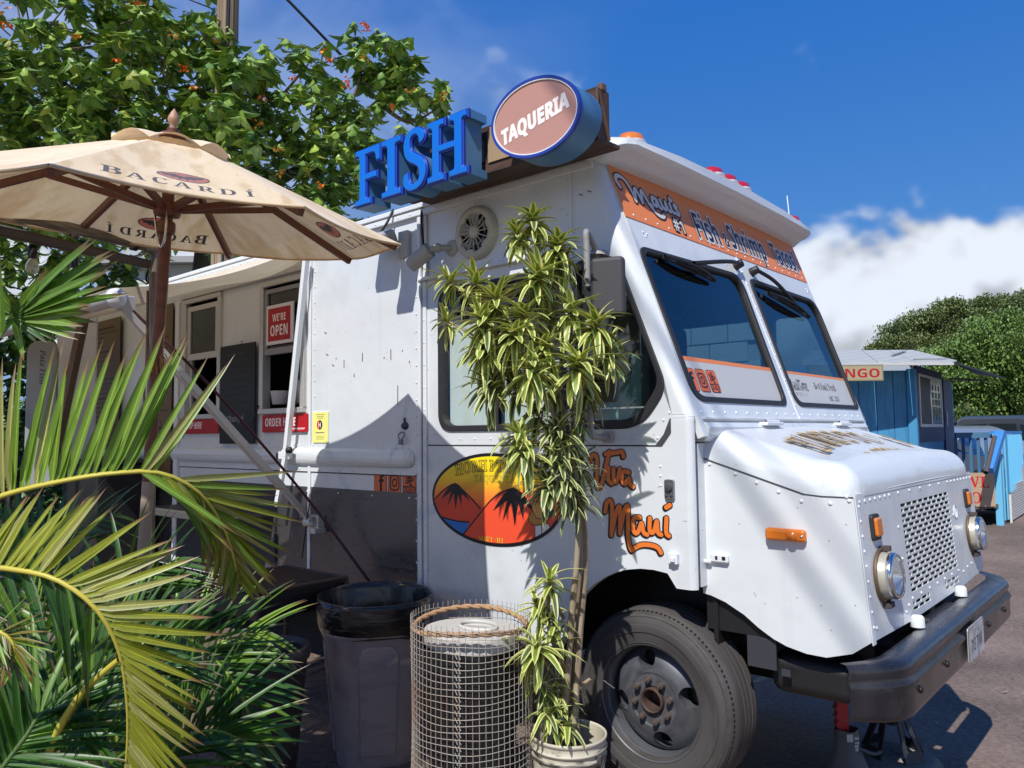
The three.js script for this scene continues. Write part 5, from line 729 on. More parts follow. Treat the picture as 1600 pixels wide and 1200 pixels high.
{ // black bin and mesh-topped table further back in the shade
  const b = thing('black_bin', 'low round black bin in the shade left of the grey trash bin', 'bin'), cx = -3.14, cz = 1.0;
  put('body', lathe([[0.14, 0], [0.17, 0.3], [0.195, 0.58]], 40).translate(cx, 0, cz), M.black, b); put('rim', lathe([[0.19, 0.57], [0.205, 0.575], [0.212, 0.60], [0.205, 0.625], [0.19, 0.63], [0.186, 0.60]], 40).translate(cx, 0, cz), mat([0.035, 0.034, 0.033], 0.5), b); put('lining', lathe([[0.186, 0.6], [0.15, 0.2], [0, 0.18]], 40).translate(cx, 0, cz), M.black, b); rebase(b, cx, 0, cz);
  const t = thing('mesh_table', 'dark table with a rusty mesh top behind the trash bin', 'table'), tm = mat([0.07, 0.055, 0.048], 0.7, { metalness: 0.3 }), x0 = -3.98, x1 = -3.42, z0 = 0.34, z1 = 0.86, y = 0.80;
  put('top_frame', [tube([V(x0, y, z0), V(x1, y, z0)], 0.012, 8), tube([V(x0, y, z1), V(x1, y, z1)], 0.012, 8), tube([V(x0, y, z0), V(x0, y, z1)], 0.012, 8), tube([V(x1, y, z0), V(x1, y, z1)], 0.012, 8)], tm, t);
  const ms = []; for (let i = 1; i < 36; i++) ms.push(bar(V(lerp(x0, x1, i / 36), y, z0), V(lerp(x0, x1, i / 36), y, z1), 0.004, 0.003)); for (let i = 1; i < 34; i++) ms.push(bar(V(x0, y - 0.002, lerp(z0, z1, i / 34)), V(x1, y - 0.002, lerp(z0, z1, i / 34)), 0.004, 0.003)); stuff(put('mesh', ms, mat([0.10, 0.07, 0.055], 0.7, { metalness: 0.3 }), t));
  for (const [a, c] of [[x0, z0], [x1, z0], [x0, z1], [x1, z1]]) put('leg', tube([V(a, y, c), V(a, 0, c)], 0.014, 8), tm, t); put('apron', [box(x0, y - 0.14, z0 + 0.01, x1, y - 0.02, z0 + 0.02), box(x0, y - 0.14, z1 - 0.02, x1, y - 0.02, z1 - 0.01), box(x0 + 0.01, y - 0.14, z0, x0 + 0.02, y - 0.02, z1), box(x1 - 0.02, y - 0.14, z0, x1 - 0.01, y - 0.02, z1)], M.black, t); rebase(t, -3.7, 0, 0.6);
}
{ // wire cage with a bin inside
  const cg = thing('wire_cage', 'round cage of rusty wire mesh with a rope rim, right of the grey trash bin', 'wire cage'), cx = -2.275, cz = 0.57, R = 0.25, H = 0.80;
  const wm = mat([0.42, 0.40, 0.37], 0.55, { metalness: 0.3, map: dataTex(128, (u, v) => { const n = fbm(u * 6, v * 6, 4, 6, 6), r = smooth(0.64, 0.80, n); return [1, lerp(0.98, 0.6, r), lerp(0.95, 0.35, r)]; }, 1, true) }), g = [];
  const wob = (a, y) => R * (1 + 0.03 * Math.sin(a * 2 + 0.6) + 0.012 * Math.sin(y * 9 + a * 3)) ;
  const pt = (a, y) => V(cx + wob(a, y) * Math.cos(a), y, cz + wob(a, y) * Math.sin(a));
  for (let i = 0; i < 31; i++) { const y = 0.01 + i * 0.0262; g.push(new THREE.TubeGeometry(new THREE.CatmullRomCurve3(Array.from({ length: 40 }, (_, k) => pt(k / 40 * 6.2832, y + 0.003 * Math.sin(k * 0.8 + i))), true), 56, 0.0016, 4, true)); }
  for (let k = 0; k < 64; k++) { const a = k / 64 * 6.2832; g.push(tube([pt(a, 0.0), pt(a, 0.4), pt(a, H + 0.02)], 0.0016, 4, 6)); }
  for (let k = 0; k < 2; k++) { const a = 0.98 + k * 0.05; for (let i = 0; i < 30; i++) g.push(tube([pt(a - 0.02, i * 0.026), pt(a + 0.02, i * 0.026 + 0.02)], 0.0025, 4)); }
  put('wire_mesh', g, wm, cg);
  const rope = (y, r0, r, m, ph, t0 = 0, t1 = 6.2832) => { const l = []; for (let i = 0; i <= 160; i++) { const a = lerp(t0, t1, i / 160), q = a * 15 + ph, rr0 = wob(a, y) - 0.012; l.push(V(cx + (rr0 + r0 * Math.cos(q)) * Math.cos(a), y + r0 * Math.sin(q) + 0.012 * Math.sin(a * 2), cz + (rr0 + r0 * Math.cos(q)) * Math.sin(a))); } return new THREE.TubeGeometry(new THREE.CatmullRomCurve3(l), 320, r, 7, false); };
  put('rope_rim', [rope(H - 0.02, 0.0045, 0.0075, 0, 0), rope(H - 0.02, 0.0045, 0.0075, 0, Math.PI)], mat([0.40, 0.24, 0.13], 0.85), cg); rebase(cg, cx, 0, cz);
  const ib = thing('lidded_can', 'dark can with a white lid and an oval opening, inside the wire cage', 'can');
  put('body', loft([sq(cx, 0.05, cz, 0.15, 0.15, 0.8), sq(cx, 0.70, cz, 0.19, 0.19, 0.8)], true), M.black, ib);
  const lid = new THREE.Shape(); lid.absellipse(0, 0, 0.20, 0.17, 0, Math.PI * 2); const lh = new THREE.Path(); lh.absellipse(0.01, 0.03, 0.085, 0.06, 0, Math.PI * 2); lid.holes = [lh]; const lg = new THREE.ExtrudeGeometry(lid, { depth: 0.05, bevelEnabled: true, bevelSize: 0.008, bevelThickness: 0.006, bevelSegments: 2, curveSegments: 32 }); lg.rotateX(-Math.PI / 2); lg.translate(cx, 0.70, cz); put('lid', lg, mat([0.52, 0.51, 0.48], 0.6, { map: paintTex }), ib);
  put('opening_ring', new THREE.TorusGeometry(1, 0.09, 8, 40).scale(0.088, 0.063, 0.1).rotateX(-Math.PI / 2).translate(cx + 0.01, 0.762, cz - 0.03), mat([0.55, 0.54, 0.5], 0.5), ib); rebase(ib, cx, 0.05, cz);
  const cup = thing('plastic_cup', 'crushed clear plastic cup at the bottom of the wire cage', 'plastic cup'), c0 = pt(0.85, 0.2).lerp(V(cx, 0.2, cz), 0.16); put('cup', loft([sq(c0.x - 0.05, 0.19, c0.z + 0.03, 0.03, 0.03, 1, 24), sq(c0.x + 0.03, 0.24, c0.z - 0.02, 0.045, 0.04, 1, 24)], true), phys([0.8, 0.78, 0.8], 0.15, { transmission: 0.6, thickness: 0 }), cup); put('cup_lid', loft([sq(c0.x + 0.03, 0.24, c0.z - 0.02, 0.048, 0.042, 1, 24), sq(c0.x + 0.035, 0.243, c0.z - 0.022, 0.01, 0.01, 1, 24)], true), mat([0.5, 0.3, 0.33], 0.3), cup); rebase(cup, c0.x, 0.19, c0.z);
  const wr = thing('snack_wrapper', 'crumpled red and green wrapper at the bottom of the wire cage', 'wrapper'), w0 = pt(0.62, 0.12).lerp(V(cx, 0.12, cz), 0.16); for (const [dx, c, s] of [[0, [0.6, 0.03, 0.04], 1], [0.05, [0.1, 0.3, 0.08], 0.7], [-0.06, [0.6, 0.25, 0.28], 0.9]]) { const q = new THREE.IcosahedronGeometry(0.035 * s, 1), p = q.attributes.position; for (let i = 0; i < p.count; i++) { const k = 0.7 + 0.6 * hash2(Math.round(p.getX(i) * 3000), Math.round(p.getY(i) * 3000)); p.setXYZ(i, p.getX(i) * k * 1.5, p.getY(i) * k * 0.7, p.getZ(i) * k); } q.computeVertexNormals(); q.translate(w0.x + dx, 0.14, w0.z - dx * 0.5); put('crumpled_foil', q, mat(c, 0.35), wr); } rebase(wr, w0.x, 0.12, w0.z);
}
{ // bucket
  const bk = thing('plastic_bucket', 'grimy white plastic bucket holding the striped plant', 'bucket'), cx = -1.935, cz = 0.37;
  const bm = mat([0.56, 0.55, 0.51], 0.5, { map: dataTex(256, (u, v) => { const n = fbm(u * 8, v * 6, 5, 8, 6), s = smooth(0.55, 0.7, fbm(u * 20, v * 30, 3, 20, 30)); const g = 1 - 0.35 * smooth(0.45, 0.75, n) - 0.4 * s * smooth(0.5, 0.6, n); return [g, g * 0.97, g * 0.90]; }, 1, true) });
  put('shell', lathe([[0.128, 0], [0.132, 0.02], [0.142, 0.27], [0.142, 0.285], [0.150, 0.288], [0.150, 0.296], [0.143, 0.30], [0.143, 0.315], [0.152, 0.318], [0.152, 0.326], [0.145, 0.33], [0.145, 0.352], [0.152, 0.356], [0.152, 0.366], [0.147, 0.368], [0.141, 0.36], [0.138, 0.25], [0.126, 0.01], [0, 0.01]], 48).translate(cx, 0, cz), bm, bk);
  put('soil', lathe([[0, 0.285], [0.08, 0.28], [0.138, 0.27]], 24).translate(cx, 0, cz), mat([0.03, 0.022, 0.016], 0.95), bk); put('handle', [tube(Array.from({ length: 13 }, (_, i) => { const a = i / 12 * Math.PI; return V(cx + 0.155 * Math.cos(a) * 0.95 + 0.02, 0.30 - 0.13 * Math.sin(a) * 0.9, cz + 0.15 + 0.03 * Math.sin(a) - 0.15 * Math.abs(Math.cos(a))); }), 0.003, 6), box(cx + 0.145, 0.285, cz - 0.02, cx + 0.165, 0.32, cz + 0.02, 0.004)], M.steel, bk); rebase(bk, cx, 0, cz);
}
{ // supports under the bumper
  const pad = thing('round_pad', 'dusty round grey pad on the asphalt under the bumper', 'pad'), cx = -1.19, cz = -1.24, py = groundY(-1.19, -1.24) - 0.01;
  put('pad', [lathe([[0, 0.145], [0.16, 0.142], [0.20, 0.135], [0.216, 0.118], [0.22, 0.10], [0.216, 0.0]], 48).translate(cx, py, cz)], mat([0.30, 0.255, 0.22], 0.85, { map: dataTex(256, (u, v) => { const n = 0.6 + 0.7 * fbm(u * 8, v * 8, 4, 8, 8); return [n, n, n]; }, 1, true) }), pad); rebase(pad, cx, py, cz);
  const bs = thing('black_axle_stand', 'black three-legged axle stand standing on the round pad', 'axle stand'); const by = py + 0.148, top = V(cx, 0.50, cz); put('column', tube([top, V(cx, 0.12, cz)], 0.028, 12), M.black, bs); for (let k = 0; k < 4; k++) { const a = k * Math.PI / 2 + 0.5, f = V(cx + 0.13 * Math.cos(a), by, cz + 0.13 * Math.sin(a)); const s = new THREE.Shape([new THREE.Vector2(-0.02, 0.28), new THREE.Vector2(0.02, 0.28), new THREE.Vector2(0.06, 0), new THREE.Vector2(-0.06, 0)]); s.holes = [new THREE.Path([new THREE.Vector2(-0.01, 0.18), new THREE.Vector2(0.01, 0.18), new THREE.Vector2(0.03, 0.05), new THREE.Vector2(-0.03, 0.05)])]; const U = V(-Math.sin(a), 0, Math.cos(a)), W = V(cx + 0.02 * Math.cos(a), by + 0.28, cz + 0.02 * Math.sin(a)).sub(f); put('leg', sheet(s, 0.008, basis(f, U, W)), mat([0.02, 0.022, 0.03], 0.45), bs); } put('saddle', box(cx - 0.06, 0.49, cz - 0.03, cx + 0.06, 0.52, cz + 0.03, 0.01), M.black, bs); rebase(bs, cx, by, cz);
  const js = thing('red_jack_stand', 'grey jack stand with a red toothed post under the bumper', 'jack stand'), jx = -1.25, jz = -0.78, jy = groundY(-1.25, -0.78);
  const tooth = [[-0.025, 0.17], [0.02, 0.17], [0.02, 0.47], [-0.025, 0.47]]; for (let i = 7; i >= 0; i--) tooth.push([-0.037, 0.445 - i * 0 - (7 - i) * 0.036], [-0.025, 0.435 - (7 - i) * 0.036]); put('toothed_post', sheet(poly(tooth), 0.04, basis(V(jx, 0, jz + 0.02), V(0.75, 0, -0.65), V(0, 1, 0))), mat([0.33, 0.012, 0.02], 0.4), js); put('saddle', box(jx - 0.05, 0.47, jz - 0.03, jx + 0.05, 0.495, jz + 0.03, 0.008), mat([0.28, 0.012, 0.02], 0.4), js);
  const gm = mat([0.075, 0.085, 0.095], 0.5), body = loft([sq(jx, jy, jz, 0.14, 0.14, 0.6), sq(jx, 0.02, jz, 0.09, 0.09, 0.6), sq(jx, 0.13, jz, 0.05, 0.05, 0.6), sq(jx, 0.215, jz, 0.046, 0.046, 0.6)], true); put('frame', body, gm, js); put('lever', [tube([V(jx + 0.04, 0.14, jz), V(jx + 0.10, 0.11, jz - 0.06), V(jx + 0.12, 0.12, jz - 0.08)], 0.009, 8)], gm, js); decal('white_print', js, 0.06, 0.10, basis(V(jx + 0.041, 0.165, jz + 0.037), V(0.75, 0, -0.65), V(0, 1, 0.1)), 2400, (x, w, h) => { x.fillStyle = '#d8d8d8'; for (let k = 0; k < 5; k++) x.fillRect(w * 0.08 + k * 13, h * 0.06, 8, h * 0.34); x.save(); x.translate(w * 0.62, h * 0.16); x.rotate(Math.PI / 2); x.font = 'bold 62px sans-serif'; x.fillText('3 Ton', 0, 0); x.restore(); }); rebase(js, jx, jy, jz);
}
// ---------------------------------------------------------------- plants
// a folded, arching strip: length 1 along +x, drooping towards -y by 'droop', 'w' wide; fold = depth of the V
function blade(L, w, droop, fold, n = 6, tip = 0.5, twist = 0) {
  const pos = [], nu = [], idx = [];
  for (let i = 0; i <= n; i++) { const t = i / n, ww = w * Math.min(1, 0.35 + t * 4) * Math.pow(1 - t, tip) * 0.5, x = L * t, y = -droop * L * t * t, a = twist * t; for (const k of [-1, 0, 1]) { const yy = k ? fold * ww : 0, zz = k * ww; pos.push(x - droop * 0.25 * L * t * t, y + yy * Math.cos(a) - zz * Math.sin(a), zz * Math.cos(a) + yy * Math.sin(a)); nu.push(t, k * 0.5 + 0.5); } }
  for (let i = 0; i < n; i++) for (let k = 0; k < 2; k++) { const a = i * 3 + k; idx.push(a, a + 1, a + 3, a + 1, a + 4, a + 3); }
  const g = new THREE.BufferGeometry(); g.setAttribute('position', new THREE.Float32BufferAttribute(pos, 3)); g.setAttribute('uv', new THREE.Float32BufferAttribute(nu, 2)); g.setIndex(idx); g.computeVertexNormals(); return g;
}
const veinTex = (a, b, tipc) => dataTex(128, (u, v) => { const e = Math.abs(v - 0.5), l = 0.5 + 0.5 * Math.sin(v * 80), t = smooth(0.74, 0.96, u + 0.16 * (vnoise(u * 9, v * 7) - 0.5)), n = fbm(u * 12, v * 5, 3); const c = [0, 1, 2].map((i) => lerp(a[i], b[i], 0.5 * l + 0.5 * n) * (e < 0.05 ? 1.35 : 1)); return c.map((q, i) => lerp(q, tipc[i], t)); }, 1, true);
const leafM = (a, b, tip, o = {}) => phys([1, 1, 1], 0.42, { map: veinTex(a, b, tip), transmission: 0.40, thickness: 0, ...o });
const palmMats = {
  green: leafM([0.32, 0.47, 0.13], [0.44, 0.57, 0.18], [0.46, 0.36, 0.20]), lime: leafM([0.44, 0.58, 0.17], [0.56, 0.68, 0.24], [0.55, 0.42, 0.26]), yellow: leafM([0.54, 0.58, 0.14], [0.66, 0.67, 0.22], [0.56, 0.40, 0.28]),
  dark: leafM([0.20, 0.36, 0.14], [0.30, 0.46, 0.18], [0.38, 0.32, 0.18]), pale: leafM([0.62, 0.64, 0.34], [0.72, 0.70, 0.42], [0.66, 0.55, 0.40]), red: leafM([0.46, 0.44, 0.14], [0.52, 0.48, 0.2], [0.45, 0.20, 0.12]),
};
const stemMats = { yellow: mat([0.52, 0.45, 0.06], 0.45), green: mat([0.25, 0.36, 0.06], 0.45), dark: mat([0.10, 0.16, 0.05], 0.5) };
const bladeSet = [0, 1, 2, 3, 4, 5].map((i) => blade(1, 1, 0.03 + 0.08 * i, 0.045, 7, 0.55, 0));
// pts: rachis control points; n leaflets per side; len/wid in metres; up: side of the frond plane; ang: leaflet angle at base and tip
function frond(parent, pts, o) {
  const c = new THREE.CatmullRomCurve3(pts, false, 'centripetal'), st = put('rachis', taper(pts, o.r0 || 0.011, 0.003, 8, 24), stemMats[o.stem || 'green'], null); scene.remove(st); st.name = 'frond'; parent.add(st);
  if (o.label) st.userData.label = o.label;
  const loose = [], mats = (o.mats || ['green']).map((k) => palmMats[k]);
  for (let i = 0; i < o.n; i++) for (const s of o.sides || [-1, 1]) {
    const t = clamp(lerp(o.t0 ?? 0.12, o.t1 ?? 0.995, (i + 0.5 * (s > 0 ? 1 : 0)) / o.n) + rr(-0.006, 0.006), 0, 0.999), p = c.getPointAt(t), T = c.getTangentAt(t), up = o.up.clone().addScaledVector(T, -o.up.dot(T)).normalize(), side = T.clone().cross(up).multiplyScalar(s);
    const a = lerp(o.a0 ?? 1.15, o.a1 ?? 0.45, t) + rr(-0.10, 0.10), d = T.clone().multiplyScalar(Math.cos(a)).addScaledVector(side, Math.sin(a)).addScaledVector(up, (o.lift ?? 0.25) + rr(-0.10, 0.12)).normalize();
    const L = o.len * (0.55 + 0.45 * Math.sin(Math.PI * clamp(t * 0.9 + 0.12, 0, 1))) * rr(0.88, 1.1) * (t > 0.93 ? 0.75 : 1), w = o.wid * rr(0.8, 1.15);
    const g = bladeSet[clamp(Math.floor((o.droop ?? 1) + rr(-0.3, 1.3)), 0, 5)];
    const x = d, down = V(0, 1, 0).addScaledVector(x, -x.y).normalize(), y = down.clone().lerp(up, o.fold ?? 0.4).addScaledVector(x, 0).normalize(), z = x.clone().cross(y).normalize(), y2 = z.clone().cross(x);
    const m4 = new THREE.Matrix4().makeBasis(x.clone().multiplyScalar(L), y2.multiplyScalar(L), z.multiplyScalar(w)).setPosition(p);
    // strips are one metre long and one wide: length and fold scale with L, width with w
    const m = mats[Math.floor(rnd() * mats.length)];
    if (o.whole) { loose.push([g.clone().applyMatrix4(m4), m]); continue; }
    const q = put('leaflet', g, m, st); m4.decompose(q.position, q.quaternion, q.scale);
  }
  if (o.whole) for (const m of new Set(loose.map((l) => l[1]))) stuff(put('leaflets', loose.filter((l) => l[1] === m).map((l) => l[0]), m, st));
  return st;
}
{
  const A = (l) => l.map((q) => at(...q)), toC = camBack.clone(), upI = camUp.clone(), rightI = camRight.clone();
  // clump of golden cane palm in the left foreground
  const p1 = thing('cane_palm', 'golden cane palm with arching yellow stems filling the lower left', 'palm');
  const rB = [[-70, 812, 1.75], [0, 775, 1.72], [90, 752, 1.72], [180, 738, 1.74], [250, 738, 1.78], [310, 768, 1.84], [352, 830, 1.92], [372, 900, 2.0]], rC = [[-60, 884, 1.55], [20, 889, 1.53], [90, 906, 1.52], [150, 950, 1.52], [184, 1010, 1.54], [198, 1085, 1.57], [200, 1150, 1.6], [194, 1230, 1.64]];
  const off = (r, d) => r.map(([x, y, z]) => [x, y + 1, z + d]);
  frond(p1, A(rB), { n: 28, len: 0.33, wid: 0.023, up: toC.clone().addScaledVector(rightI, 0.15).addScaledVector(upI, 0.1), a0: 1.30, a1: 0.85, lift: 0.05, droop: 0.2, fold: 0.9, mats: ['lime', 'lime', 'pale', 'lime'], sides: [-1], stem: 'yellow', r0: 0.0065, t0: 0.06, t1: 0.55, label: 'frond with a yellow stem arching over the middle left' });
  frond(p1, A(off(rB, 0.01)), { n: 30, len: 0.29, wid: 0.020, up: toC.clone().addScaledVector(upI, 0.2), a0: 0.75, a1: 0.30, lift: 0.05, droop: 0.4, fold: 0.9, mats: ['lime', 'pale', 'yellow'], sides: [-1], stem: 'yellow', r0: 0.006, t0: 0.60 });
  frond(p1, A(off(rB, -0.006)), { n: 34, len: 0.25, wid: 0.018, up: toC.clone().addScaledVector(upI, 0.2), a0: 0.95, a1: 0.30, lift: 0.05, droop: 0.3, fold: 0.9, mats: ['pale', 'lime', 'yellow', 'green'], sides: [1], stem: 'yellow', r0: 0.006, t0: 0.50 });
  frond(p1, A(rC), { n: 48, len: 0.215, wid: 0.0205, up: toC.clone().addScaledVector(upI, 0.25), a0: 1.15, a1: 0.62, lift: 0.05, droop: 0.15, fold: 0.9, mats: ['yellow', 'yellow', 'pale'], sides: [-1], stem: 'yellow', r0: 0.006, t0: 0.05, label: 'yellow frond hanging down in front' });
  frond(p1, A(off(rC, 0.012)), { n: 18, len: 0.22, wid: 0.022, up: toC.clone().addScaledVector(upI, 0.3), a0: 1.0, a1: 0.6, lift: -0.15, droop: 1, mats: ['green', 'dark'], sides: [1], stem: 'yellow', r0: 0.005, t0: 0.05 });
  frond(p1, A([[150, 1010, 2.15], [230, 985, 2.12], [300, 1000, 2.1], [350, 1045, 2.08], [385, 1105, 2.08], [398, 1180, 2.1]]), { n: 34, len: 0.24, wid: 0.021, up: toC.clone().addScaledVector(upI, 0.5), a0: 1.2, a1: 0.6, lift: 0.08, droop: 1, mats: ['dark', 'dark', 'green'], stem: 'green', r0: 0.006, label: 'dark green frond arching to the right' });
  frond(p1, A([[-60, 1010, 1.5], [-10, 985, 1.5], [18, 1000, 1.5], [24, 1040, 1.5]]), { n: 22, len: 0.10, wid: 0.010, up: toC.clone().addScaledVector(upI, 0.4), droop: 0.5, mats: ['red', 'lime'], stem: 'yellow', r0: 0.006, label: 'small frond with reddish tips at the left edge' });
  // spiky background of the clump
  const bg = [[[40, 1230, 1.95], [70, 1080, 1.98], [60, 930, 2.05], [10, 840, 2.1]], [[120, 1230, 2.1], [150, 1060, 2.15], [200, 930, 2.2], [280, 870, 2.2]], [[60, 1230, 1.8], [110, 1120, 1.8], [170, 1040, 1.82], [260, 1010, 1.85]], [[200, 1240, 2.2], [250, 1100, 2.25], [330, 1010, 2.3], [420, 985, 2.3]], [[-20, 1230, 1.6], [40, 1150, 1.62], [70, 1110, 1.64], [130, 1110, 1.66]], [[240, 1240, 2.0], [280, 1160, 2.0], [330, 1140, 2.0], [390, 1160, 2.02]], [[0, 1230, 2.3], [20, 1000, 2.35], [90, 850, 2.4], [190, 800, 2.4]], [[100, 1250, 1.7], [60, 1180, 1.7], [10, 1160, 1.7], [-50, 1170, 1.7]], [[150, 1240, 2.35], [120, 1000, 2.4], [60, 880, 2.45], [-30, 830, 2.45]]];
  bg.forEach((q, i) => frond(p1, A(q), { n: 24, len: rr(0.24, 0.36), wid: 0.020, up: toC.clone().addScaledVector(upI, rr(0.2, 0.8)).addScaledVector(rightI, rr(-0.3, 0.3)), a0: 1.0, a1: 0.5, lift: 0.1, droop: rr(0.5, 2.5), mats: i % 3 ? ['dark', 'green', 'dark'] : ['green', 'lime', 'dark'], stem: i % 2 ? 'green' : 'dark', r0: 0.006, whole: i > 1 }));
  put('stem', [taper(A([[60, 1330, 1.7], [75, 1180, 1.64], [130, 1080, 1.58], [186, 1030, 1.545]]), 0.010, 0.006, 8, 14)], stemMats.yellow, p1);
  for (const [px, d] of [[30, 1.9], [85, 2.0], [150, 2.1], [235, 2.15], [190, 1.95]]) { const b = at(px, 1080, d); put('cane', [taper([V(b.x - 0.05, 0, b.z + 0.03), V(b.x - 0.02, 0.45, b.z), b], 0.02, 0.012, 10, 10)], stemMats[px % 2 ? 'yellow' : 'green'], p1); }
  rebase(p1, at(110, 1080, 2).x, 0, at(110, 1080, 2).z);
  // fan of stiff leaves at the left edge, seen almost end on
  const p2 = thing('fan_palm', 'palm frond tip seen end on at the left edge, its leaflets spread like a fan', 'palm'), fc = at(24, 492, 1.35);
  const lf = (ang, len, w, m, fwd = 0, tilt = 0) => { const a = ang * Math.PI / 180, x = rightI.clone().multiplyScalar(Math.cos(a)).addScaledVector(upI, Math.sin(a)).addScaledVector(toC, fwd).normalize(), y = toC.clone().multiplyScalar(Math.cos(tilt)).addScaledVector(upI, Math.sin(tilt)), z = x.clone().cross(y).normalize(), y2 = z.clone().cross(x); const q = put('leaflet', bladeSet[Math.floor(rnd() * 2)], palmMats[m], p2); new THREE.Matrix4().makeBasis(x.multiplyScalar(len), y2.multiplyScalar(len), z.multiplyScalar(w)).setPosition(fc.clone().addScaledVector(x, 0.01)).decompose(q.position, q.quaternion, q.scale); };
  for (let i = 0; i < 16; i++) { const ang = lerp(52, -8, i / 15) + rr(-2, 2); lf(ang, (0.19 + 0.02 * Math.sin(i / 15 * 3.1)) * rr(0.85, 1.05) * (ang < 8 ? 0.8 : 1) * (i < 2 ? 0.5 : 1), 0.024, i > 11 ? 'lime' : 'green', rr(0.1, 0.3), rr(-0.2, 0.5)); }
  for (const [ang, len, m] of [[-14, 0.13, 'green'], [-20, 0.12, 'lime'], [-30, 0.08, 'green'], [-38, 0.075, 'dark'], [-50, 0.06, 'dark'], [-75, 0.08, 'lime'], [-140, 0.07, 'lime'], [-155, 0.1, 'green'], [-125, 0.09, 'green'], [-170, 0.1, 'dark'], [120, 0.14, 'green'], [140, 0.13, 'green']]) lf(ang, len * 1.05, 0.018, m, 0.15, 0.2);
  for (const [px, h, w] of [[-14, 345, 0.034], [2, 400, 0.022]]) { const a = at(px, 520, 1.32), b = at(px + 4, h, 1.30), x = b.clone().sub(a), L = x.length(); x.normalize(); const z = rightI.clone(), y2 = z.clone().cross(x); const q = put('leaflet', bladeSet[0], palmMats.green, p2); new THREE.Matrix4().makeBasis(x.multiplyScalar(L), y2.multiplyScalar(L), z.multiplyScalar(w)).setPosition(a).decompose(q.position, q.quaternion, q.scale); }
  put('rachis', taper([fc, at(-20, 520, 1.36), at(-90, 640, 1.45), at(-120, 900, 1.6), V(at(-120, 900, 1.6).x, 0, at(-120, 900, 1.6).z)], 0.006, 0.02, 8, 24), stemMats.green, p2); { const b = p2.children[p2.children.length - 1]; const g = at(-120, 900, 1.6); rebase(p2, g.x, 0, g.z); }
}
